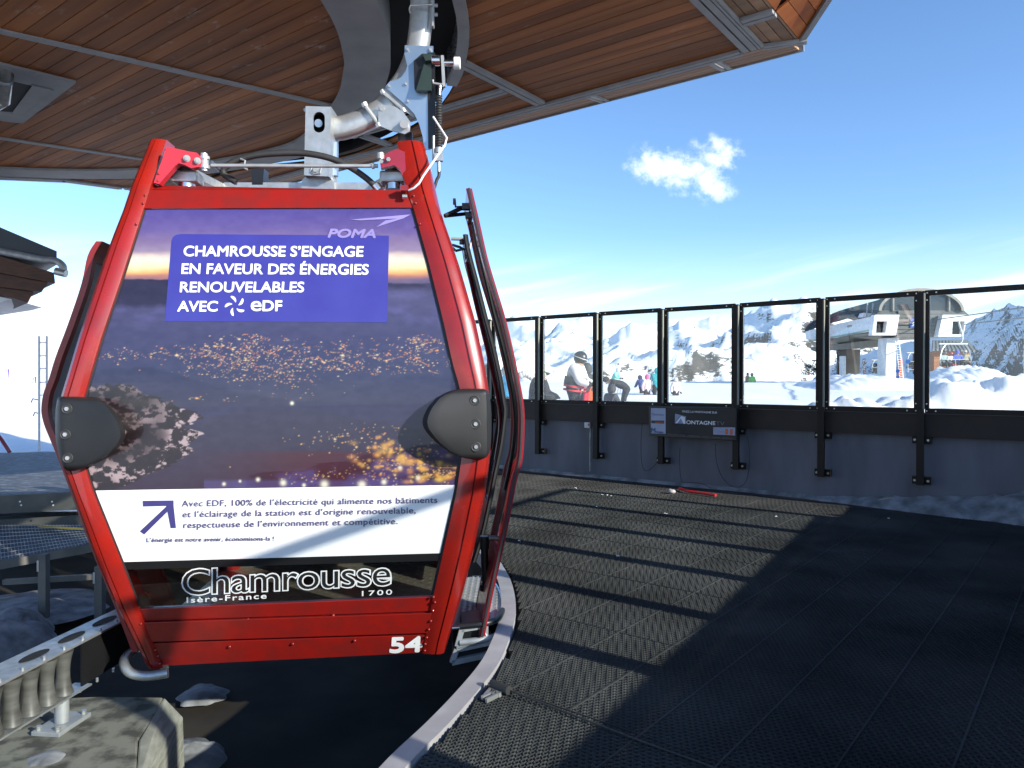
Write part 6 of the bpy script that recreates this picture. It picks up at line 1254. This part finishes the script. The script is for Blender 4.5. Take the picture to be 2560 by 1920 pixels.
# haul cables
for a_, b_, nm in (((2334, 800, 0), (2640, 758, -22), 'upper haul cable running from the station towards the right'), ((2408, 811, 0), (2640, 786, -22), 'lower haul cable passing over the chair with four skiers'), ((2218, 812, 0), (2336, 798, -.5), 'short haul cable across the front of the station')):
    MB().tube([C_(*a_), C_(*b_)], 0.028, 6).build('haul_cable', 'black', label=nm, cat='cable')
def chair(px, py, D, sc_, label, bubble=False):
    o = thing('lift_chair', tuple(at(px, py, D)), label, 'lift chair', 'chairs on the chairlift'); G = lambda x, y, d=0: at(px + x * sc_, py + y * sc_, D + d)
    MB().tube(smooth_poly([G(6, -132), G(8, -118), G(14, -100), G(16, -80), G(10, -68), G(-2, -66)], 4), 0.05, 8).build('hanger', 'galv', o, smooth=50)
    MB().tube([G(-50, -66), G(30, -66)], 0.05, 8).build('cross_bar', 'galv', o)
    for s_ in (-1, 1): MB().tube(smooth_poly([G(s_ * 38 - 4, -2, -.1), G(s_ * 44 - 4, -20, -.4), G(s_ * 38 - 4, -50, -.2), G(s_ * 26 - 4, -66)], 4), 0.035, 6).build('side_frame', 'galv', o, smooth=50)
    MB().prism([G(-42, -2), G(34, -2), G(34, -22), G(-42, -22)], (0, .10, 0)).build('backrest', 'black', o); MB().prism([G(-42, 0, -.5), G(34, 0, -.5), G(34, 0, 0), G(-42, 0, 0)], (0, 0, -.10)).build('seat', 'black', o)
    MB().tube([G(-42, -22, -.5), G(34, -22, -.5)], .025, 6).tube([G(-42, 18, -.6), G(34, 18, -.6)], .025, 6).tube([G(-4, -22, -.5), G(-4, 18, -.6)], .025, 6).build('safety_bar', 'galv', o)
    return o
chair(2392, 918, 41, 0.72 * 1.22, 'lift chair carrying four skiers in front of the wooden hut')
chair(2050, 928, 52, 0.40, 'small empty lift chair at the left end of the station')
chair(2200, 928, 56, 0.42, 'parked lift chair between the pier and the white column')
chair(2292, 915, 50, 0.5, 'pale lift chair leaving the station right of the ladder')
# heaps, shrubs and pines round the station
for (pts, sd, h, lab) in (([(3.0, 12.2, .6), (7.6, 9.4, .6), (9.2, 11.2, .6), (4.6, 13.6, .6)], 21, 0.95, 'ploughed snow bank close behind the glass at the right'), ([(7.5, 10.2, .6), (14, 11, .7), (14, 15, .7), (8, 14, .7)], 22, 1.35, 'tall shaded snow bank at the far right behind the glass')):
    pass
def ridge_bank(name, pxs, D, seed, base_z, depth, label):
    n, m_ = 110, 26; P = np.zeros((m_, n, 3)); xs = np.linspace(pxs[0][0], pxs[-1][0], n); ys = np.interp(xs, [p[0] for p in pxs], [p[1] for p in pxs])
    for i in range(n):
        tp = at(xs[i], ys[i], D)
        for j in range(m_):
            u = j / (m_ - 1) * 2 - 1; yy = D + u * depth; x = tp.x + 0 * u; prof = max(0, 1 - abs(u) ** 3.2)
            nn = float(fbm(np.array(x * 1.9 + seed), np.array(yy * 1.9), 5)); P[j, i] = (x * (1 + u * 0.02), yy, base_z + (tp.z - base_z) * prof * (0.78 + 0.42 * nn) + 0.05 * float(fbm(np.array(x * 7.0), np.array(yy * 7.0), 3)))
    grid_obj(name, P, 'snow', label=label, cat='snow bank')
ridge_bank('snow_bank', [(1985, 1040), (2080, 1012), (2110, 1000), (2135, 1014), (2160, 1002), (2200, 1008), (2230, 992), (2300, 982), (2340, 968), (2400, 960), (2480, 950), (2560, 945), (2800, 915)], 10.9, 4, 0.2, 0.9, 'lumpy ploughed snow bank close behind the right end of the glass')
ridge_bank('snow_bank', [(2240, 968), (2300, 950), (2360, 925), (2410, 915), (2440, 925), (2490, 952), (2520, 965)], 38, 6, .6, 4, 'rounded snow mound in front of the wooden hut')
ridge_bank('snow_bank', [(2000, 972), (2040, 955), (2100, 940), (2180, 942), (2250, 950), (2330, 955), (2420, 968)], 40, 9, .6, 5, 'snowy shoulder under the chairlift station')
lump('snow_bank', [(7.3, 6.9, .45), (8.0, 6.2, .45), (7.2, 4.9, .45), (6.3, 4.3, .45), (6.0, 4.75, .45), (6.55, 5.7, .45), (6.95, 6.4, .45)], 31, 1.05, label='added unseen snow heap behind the right windbreak, bulging the deck shadow', cat='snow bank')  # out-of-view heap added to bulge the shadow edge on the deck
M['needle'] = mat('dark_needles', (0.022, 0.032, 0.026), 0.8)
def shrub(px, py, D, w_, h_, seed, label):
    rs = random.Random(seed); o = thing('dwarf_pine', tuple(at(px, py, D)), label, 'shrub'); b = MB(); b.recalc = False; s_ = MB()
    base = at(px, py, D); W_, H_ = w_ / F * D, h_ / F * D
    for k in range(420):
        a_ = rs.uniform(0, 6.28); r = rs.random() ** .5; z = rs.uniform(0, 1); r *= (1 - z * .75); p = base + Vector((math.cos(a_) * r * W_ / 2, math.sin(a_) * r * W_ / 2, z * H_))
        l = rs.uniform(.12, .3) * W_ * .35; d = Vector((rs.uniform(-1, 1), rs.uniform(-1, 1), rs.uniform(-.2, 1))).normalized(); e = d.cross(Vector((rs.uniform(-1, 1), 1, .3))).normalized() * l * .35
        (s_ if rs.random() < .16 else b).add([p - e, p + e, p + d * l], [(0, 1, 2)])
    MB().tube([base, base + Vector((0, 0, H_ * .8))], [W_ * .05, W_ * .015], 6).build('trunk', 'hutwood', o); b.build('crown', 'needle', o); s_.recalc = False; s_.build('snow_cover', 'snow', o)
shrub(2095, 942, 50, 34, 66, 1, 'dark snowy pine left of the concrete pier'); shrub(2160, 935, 58, 26, 38, 2, 'dark low pine right of the concrete pier'); shrub(2022, 938, 54, 44, 26, 3, 'dark low shrub on the crest at the left end of the station')
shrub(2190, 934, 60, 40, 26, 4, 'dark shrub behind the parked chairs under the station')

# ================================================================== PEOPLE
skinm = mat('skin', (0.55, 0.33, 0.24), 0.6)
_cm = {}
def cloth(c, rough=0.8):
    k = tuple(round(v, 3) for v in c)
    if k not in _cm: _cm[k] = mat('fabric', c, rough, col2=tuple(v * .75 for v in c), scale=9, bump=0.004, bscale=14)
    return _cm[k]
def person(base, H, face, pose, jacket, pants, label, helmet=None, hood=None, gloves=(0.02, 0.02, 0.02), group=None, extra=None, bulk=1.35, skis=False, poles=False, hair=None, stripe=None):
    """one continuous skinned figure; face = heading in degrees, 0 looks along -y (towards the camera)"""
    k = H / 1.75; J = {}
    def P(n, x, y, z, r): J[n] = (Vector((x, y, z)) * k, (r[0] * k, r[1] * k) if isinstance(r, tuple) else (r * k, r * k))
    bend = {'stand': 0.05, 'bend': 1.25, 'lean': 0.45, 'sit': 0.12, 'crouch': 0.7, 'look': 0.12}[pose]; hipz = 0.92 if pose not in ('sit', 'crouch') else (0.42 if pose == 'sit' else 0.70)
    cb, sb = math.cos(bend), math.sin(bend); up = lambda l: (0, -sb * l, cb * l); hip = Vector((0, 0.06 if pose == 'bend' else 0, hipz))
    def T(n, l, x, f, r): v = hip + Vector((x, -sb * l - cb * f, cb * l - sb * f)); P(n, v.x, v.y, v.z, r)
    P('pelvis', hip.x, hip.y, hip.z, (.165, .125)); T('waist', .16, 0, 0, (.150, .12)); T('chest', .36, 0, 0, (.19, .135)); T('neck', .52, 0, 0, (.07, .07)); 
    hd = 0.3 if pose in ('look', 'lean') else 0
    T('head', .60, 0, .02 + hd * .05, (.085, .09)); T('crown', .72, 0, .03 + hd * .12, (.085, .10))
    for s_, sd in ((-1, 'l'), (1, 'r')):
        T('sh' + sd, .47, s_ * .19, 0, (.075, .075)); sh = J['sh' + sd][0] / k
        if pose == 'bend': el = sh + Vector((s_ * .03, -.06, -.27)); ha = el + Vector((-s_ * .02, .04, -.24))
        elif pose == 'sit': el = sh + Vector((s_ * .07, -.10, -.24)); ha = el + Vector((-s_ * .10, -.22, -.03))
        elif pose in ('lean', 'look'): el = sh + Vector((s_ * .06, -.10, -.25)); ha = el + Vector((-s_ * .05, -.20, -.06))
        elif pose == 'crouch': el = sh + Vector((s_ * .08, -.12, -.20)); ha = el + Vector((s_ * .02, -.18, .02))
        else: el = sh + Vector((s_ * .09, .02, -.27)); ha = el + Vector((s_ * .02, -.08, -.24))
        P('el' + sd, *el, (.056, .056)); P('wr' + sd, *(el.lerp(ha, .88)), (.042, .042)); P('ha' + sd, *ha, (.048, .035)); d_ = (ha - el).normalized(); P('fi' + sd, *(ha + d_ * .09), (.03, .022)); P('th' + sd, *(ha + d_ * .04 + Vector((-s_ * .05, -.02, .01))), (.018, .018))
        P('hp' + sd, s_ * .10, hip.y, hip.z - .05, (.105, .11))
        if pose == 'sit': kn = Vector((s_ * .12, hip.y - .44, hip.z + .02)); an = kn + Vector((0, -.02, -.42))
        elif pose == 'crouch': kn = Vector((s_ * .13, hip.y - .28, .46)); an = Vector((s_ * .13, hip.y - .02, .09))
        else: kn = Vector((s_ * .11, -.04, .50)); an = Vector((s_ * .12, .04 * s_, .09))
        P('kn' + sd, *kn, (.072, .075)); P('an' + sd, *an, (.058, .062)); P('to' + sd, *(an + Vector((s_ * .02, -.19, -.05))), (.045, .04)); P('he' + sd, *(an + Vector((0, .03, -.05))), (.05, .045))
    E = [('pelvis', 'waist'), ('waist', 'chest'), ('chest', 'neck'), ('neck', 'head'), ('head', 'crown')]
    for sd in 'lr': E += [('chest', 'sh' + sd), ('sh' + sd, 'el' + sd), ('el' + sd, 'wr' + sd), ('wr' + sd, 'ha' + sd), ('ha' + sd, 'fi' + sd), ('ha' + sd, 'th' + sd), ('pelvis', 'hp' + sd), ('hp' + sd, 'kn' + sd), ('kn' + sd, 'an' + sd), ('an' + sd, 'to' + sd), ('an' + sd, 'he' + sd)]
    names = list(J); idx = {n: i for i, n in enumerate(names)}; me = bpy.data.meshes.new('sk'); me.from_pydata([J[n][0] for n in names], [(idx[a_], idx[b_]) for a_, b_ in E], [])
    ob = bpy.data.objects.new('sk', me); COL.objects.link(ob); ob.modifiers.new('s', 'SKIN')
    if not me.skin_vertices: 
        bpy.context.view_layer.objects.active = ob
    sv = me.skin_vertices[0].data
    for i, n in enumerate(names): fb = bulk if n in ('waist', 'chest', 'shl', 'shr', 'ell', 'elr', 'wrl', 'wrr', 'pelvis') else 1.05; sv[i].radius = (J[n][1][0] * fb, J[n][1][1] * fb); sv[i].use_root = (n == 'pelvis')
    md = ob.modifiers.new('ss', 'SUBSURF'); md.levels = 2; md.render_levels = 2
    dg = bpy.context.evaluated_depsgraph_get(); m2 = bpy.data.meshes.new_from_object(ob.evaluated_get(dg)); bpy.data.objects.remove(ob)
    body = {'crown': 3, 'head': 3, 'neck': 0, 'pelvis': 0, 'waist': 0, 'chest': 0}
    for sd in 'lr': body.update({'sh' + sd: 0, 'el' + sd: 0, 'wr' + sd: 0, 'ha' + sd: 2, 'fi' + sd: 2, 'th' + sd: 2, 'hp' + sd: 1, 'kn' + sd: 1, 'an' + sd: 4, 'to' + sd: 4, 'he' + sd: 4})
    samp = []
    for a_, b_ in E:
        for t in (0, .25, .5, .75, 1): samp.append((J[a_][0].lerp(J[b_][0], t), body[a_] if t < .5 else body[b_]))
    A_ = np.array([tuple(s_[0]) for s_ in samp]); ids = np.array([s_[1] for s_ in samp])
    for m_ in (cloth(jacket), cloth(pants), cloth(gloves), skinm, cloth((0.05, 0.05, 0.055), .5)): m2.materials.append(m_)
    cen = np.array([tuple(p.center) for p in m2.polygons]); near = np.argmin(((cen[:, None, :] - A_[None]) ** 2).sum(-1), 1); m2.polygons.foreach_set('material_index', ids[near].astype(np.int32)); m2.polygons.foreach_set('use_smooth', [True] * len(m2.polygons)); m2.name = 'person'
    root = bpy.data.objects.new('person', m2); COL.objects.link(root); ORG[root.name] = Vector((0, 0, 0)); root.location = base; root.rotation_euler = (0, 0, math.radians(face)); tag(root, label, 'person', group)
    hc = (J['head'][0] + J['crown'][0]) / 2; hu = (J['crown'][0] - J['head'][0]).normalized(); hf = Vector((1, 0, 0)).cross(hu); hf = hf if hf.y < 0 else -hf; ax = (Vector((1, 0, 0)), hf, hu)
    def part(mb, nm, m_): 
        o = mb.build(nm, m_, root, smooth=60); return o
    if helmet:
        b = MB(); b.ball(hc + hu * .03 * k - hf * .015 * k, (.125 * k, .145 * k, .135 * k), 16, 10, ax=ax); part(b, 'helmet', cloth(helmet, .3)); b = MB(); b.ball(hc + hf * .085 * k + hu * .015 * k, (.095 * k, .055 * k, .045 * k), 12, 8, ax=ax); part(b, 'goggles', 'darkglass')
        b = MB(); b.tube([hc + hu * .03 * k + Vector((math.cos(t) * .128 * k, 0, 0)) + hf * (math.sin(t) * .147 * k - .015 * k) for t in np.linspace(0, 2 * math.pi, 18, endpoint=False)], .008 * k, 6, closed=True); part(b, 'goggle_strap', 'whitetext' if sum(helmet) < .5 else 'needle')
    if hood:
        b = MB(); b.ball(hc - hf * .03 * k + hu * .01 * k, (.125 * k, .125 * k, .15 * k), 16, 10, ax=ax); part(b, 'hood', cloth(hood))
    if hair: b = MB(); b.ball(hc - hf * .03 * k + hu * .02 * k, (.10 * k, .10 * k, .12 * k), 12, 8, ax=ax); part(b, 'hair', cloth(hair))
    eye = MB()
    for s_ in (-1, 1): eye.ball(hc + hf * .088 * k + Vector((s_ * .032 * k, 0, 0)), .010 * k, 6, 4)
    eye.ball(hc + hf * .10 * k - hu * .03 * k, (.012 * k, .018 * k, .02 * k), 6, 4, ax=ax)
    if not helmet: part(eye, 'face_features', skinm)
    if stripe:
        for (l0, l1, c_) in stripe:
            b = MB(); sec = []
            for l in np.linspace(l0, l1, 4):
                c0 = hip + Vector((0, -sb * l, cb * l)); rx = .30 - .02 * abs(l - .3); sec.append([(c0 + Vector((math.cos(t) * rx, 0, 0)) + Vector((0, cb, sb)) * (math.sin(t) * .225)) * k for t in np.linspace(0, 2 * math.pi, 20, endpoint=False)])
            b.loft(sec, cap=False); part(b, 'jacket_stripe', cloth(c_))
    if skis:
        for sd in 'lr': a_ = J['an' + sd][0]; b = MB(); b.bar(a_ + Vector((0, -.85, -.09)) * k, a_ + Vector((0, .70, -.09)) * k, .08 * k, .02 * k); b.bar(a_ + Vector((0, -.85, -.09)) * k, a_ + Vector((0, -.98, -.03)) * k, .08 * k, .02 * k); part(b, 'ski', cloth((.5, .05, .08), .4))
    if poles:
        for sd in 'lr': h_ = J['ha' + sd][0]; b = MB(); b.tube([h_ + Vector((0, -.02, .05)), h_ + Vector((0, .15, -h_.z + .03))], .009, 6); part(b, 'ski_pole', cloth((.5, .05, .3), .4))
    return root
def feet(px, py_head, D, H): # ground point below a head top at a pixel row
    p = at(px, py_head, D); return Vector((p.x, p.y, p.z - H))
BLK = (0.018, 0.018, 0.02); WHT = (0.72, 0.70, 0.70); DGY = (0.05, 0.055, 0.06)
G1 = None
person(feet(1436, 876, 14.5, 1.72), 1.72, 70, 'look', WHT, BLK, 'person in a white jacket with black and red stripes and a black helmet, looking down', helmet=(.02, .02, .025), stripe=[(.14, .30, DGY), (.10, .135, (.75, .06, .06)), (.02, .055, (.70, .05, .06))], bulk=1.7)
person(feet(1342, 908, 13.4, 1.6), 1.6, 75, 'look', BLK, BLK, 'person in a black jacket with pale fur hood and white and green helmet', helmet=(.65, .72, .62), bulk=1.7)
b = MB(); bp_ = at(1318, 938, 13.9); 
for k in range(9): b.ball(bp_ + Vector((-.12 + .05 * k, 0, .03 * math.sin(k) - .004 * k)), (.07, .08, .07), 8, 6)
b.build('fur_collar', cloth((.66, .64, .66)), None, smooth=60, label='pale grey fur hood trim draped behind the black jacket', cat='fur trim')
person(feet(1264, 912, 17, 1.70), 1.70, 150, 'stand', (.02, .35, .62), BLK, 'person in a bright blue jacket seen between the open cabin doors', helmet=(.4, .42, .45))
person(feet(1468, 905, 17.0, 1.7), 1.7, 180, 'stand', DGY, BLK, 'dark coated person hidden behind the striped jacket', hood=DGY)
person(feet(1524, 939, 15.0, 1.05), 1.25, 120, 'sit', DGY, DGY, 'person in a dark grey hooded jacket sitting close behind the glass', hood=DGY)
person(feet(1562, 938, 26, 1.42), 1.95, 270, 'bend', BLK, BLK, 'person in black bending forward beside their skis', hair=BLK)
person(feet(1532, 915, 34, 1.42), 1.42, 60, 'lean', (.25, .65, .55), BLK, 'small skier in a mint jacket with white hood and pink poles', hood=(.8, .8, .8), poles=True)
person(feet(1617, 935, 31, 1.45), 1.45, 30, 'stand', (.80, .62, .66), BLK, 'child in a pale pink speckled jacket with a pink hat', hood=(.75, .10, .30))
person(feet(1608, 933, 33, 1.5), 1.5, 200, 'lean', (.03, .05, .20), BLK, 'person in navy partly hidden behind the child in pink', hood=(.02, .02, .08))
person(feet(1643, 918, 31, 1.72), 1.72, 170, 'stand', (.02, .42, .44), BLK, 'tall person in a teal jacket and black trousers left of a post', hood=(.02, .38, .42))
person(feet(1689, 943, 31, 1.3), 1.3, 20, 'stand', (.80, .68, .72), BLK, 'child in a pale pink jacket right of the post', hood=(.8, .68, .72))
person(feet(1868, 930, 52, 1.6), 1.6, 90, 'stand', (.25, .14, .06), BLK, 'distant person in a brown jacket at the edge of a pane', hair=BLK); person(feet(1881, 932, 50, 1.5), 1.5, 200, 'stand', (.12, .6, .08), BLK, 'distant person in a bright green jacket on the shaded snow', helmet=(.02, .02, .02))
b = thing('orange_bag', tuple(at(1474, 1000, 14.2)), 'orange and grey bag with red trim standing beside the striped jacket', 'bag'); q_ = lambda x, y, d=0: at(x, y, 14.2 + d)
MB().prism([q_(1462, 1015), q_(1500, 1015), q_(1492, 978), q_(1470, 976)], (0, .22, 0)).build('bag_body', 'orange', b, bevel=.03); MB().prism([q_(1458, 1015, -.02), q_(1470, 1015, -.02), q_(1474, 980, -.02), q_(1460, 984, -.02)], (0, .2, 0)).build('bag_pocket', cloth((.7, .03, .06)), b, bevel=.02); MB().tube(smooth_poly([q_(1474, 978), q_(1480, 968), q_(1488, 978)], 5), .012, 6).build('bag_handle', 'orange', b, smooth=50)
person(feet(2358, 886, 41, .92) , 1.6, 10, 'sit', (.35, .45, .43), BLK, 'chairlift rider in a grey green jacket at the left of the chair', helmet=DGY, group=None)
person(feet(2374, 886, 41, .92), 1.5, 10, 'sit', (.75, .72, .74), (.4, .02, .05), 'chairlift rider in a white jacket second from the left', helmet=(.5, .06, .08))
person(feet(2392, 885, 41, .92), 1.6, -5, 'sit', (.08, .14, .62), BLK, 'chairlift rider in a vivid blue jacket', hood=(.07, .12, .6))
person(feet(2411, 886, 41, .92), 1.65, -10, 'sit', (.45, .42, .30), BLK, 'chairlift rider in a khaki jacket at the right of the chair', helmet=(.6, .6, .5))
rs = random.Random(3)
for x, y, c, lb in ((2455, 925, (.6, .55, .58), 'distant standing skier in white beyond the mound'), (2466, 930, (.4, .05, .08), 'distant skier in dark red beyond the mound'), (2476, 928, (.1, .12, .3), 'distant skier in navy beyond the mound'), (2505, 951, (.03, .03, .03), 'distant dark skier at the foot of the right slope'), (2535, 946, (.5, .1, .1), 'distant skier in red far right behind the glass')):
    person(feet(x, y, 75, 1.6), 1.6, rs.uniform(0, 360), 'stand', c, BLK, lb, hair=BLK)
for x, y, lb in ((18, 925, 'tiny violet flag on the snow slope at the left edge'), (86, 944, 'tiny violet flag beside the lattice mast')):
    o = thing('marker_flag', tuple(at(x, y + 25, 30)), lb, 'flag'); MB().bar(at(x, y + 40, 30), at(x, y, 30), .03, .03).build('pole', 'white', o); MB().prism([at(x - 3, y, 30), at(x + 4, y - 2, 30), at(x + 2, y + 20, 30), at(x - 2, y + 22, 30)], (0, .02, 0)).build('pennant', cloth((.12, .04, .35)), o)
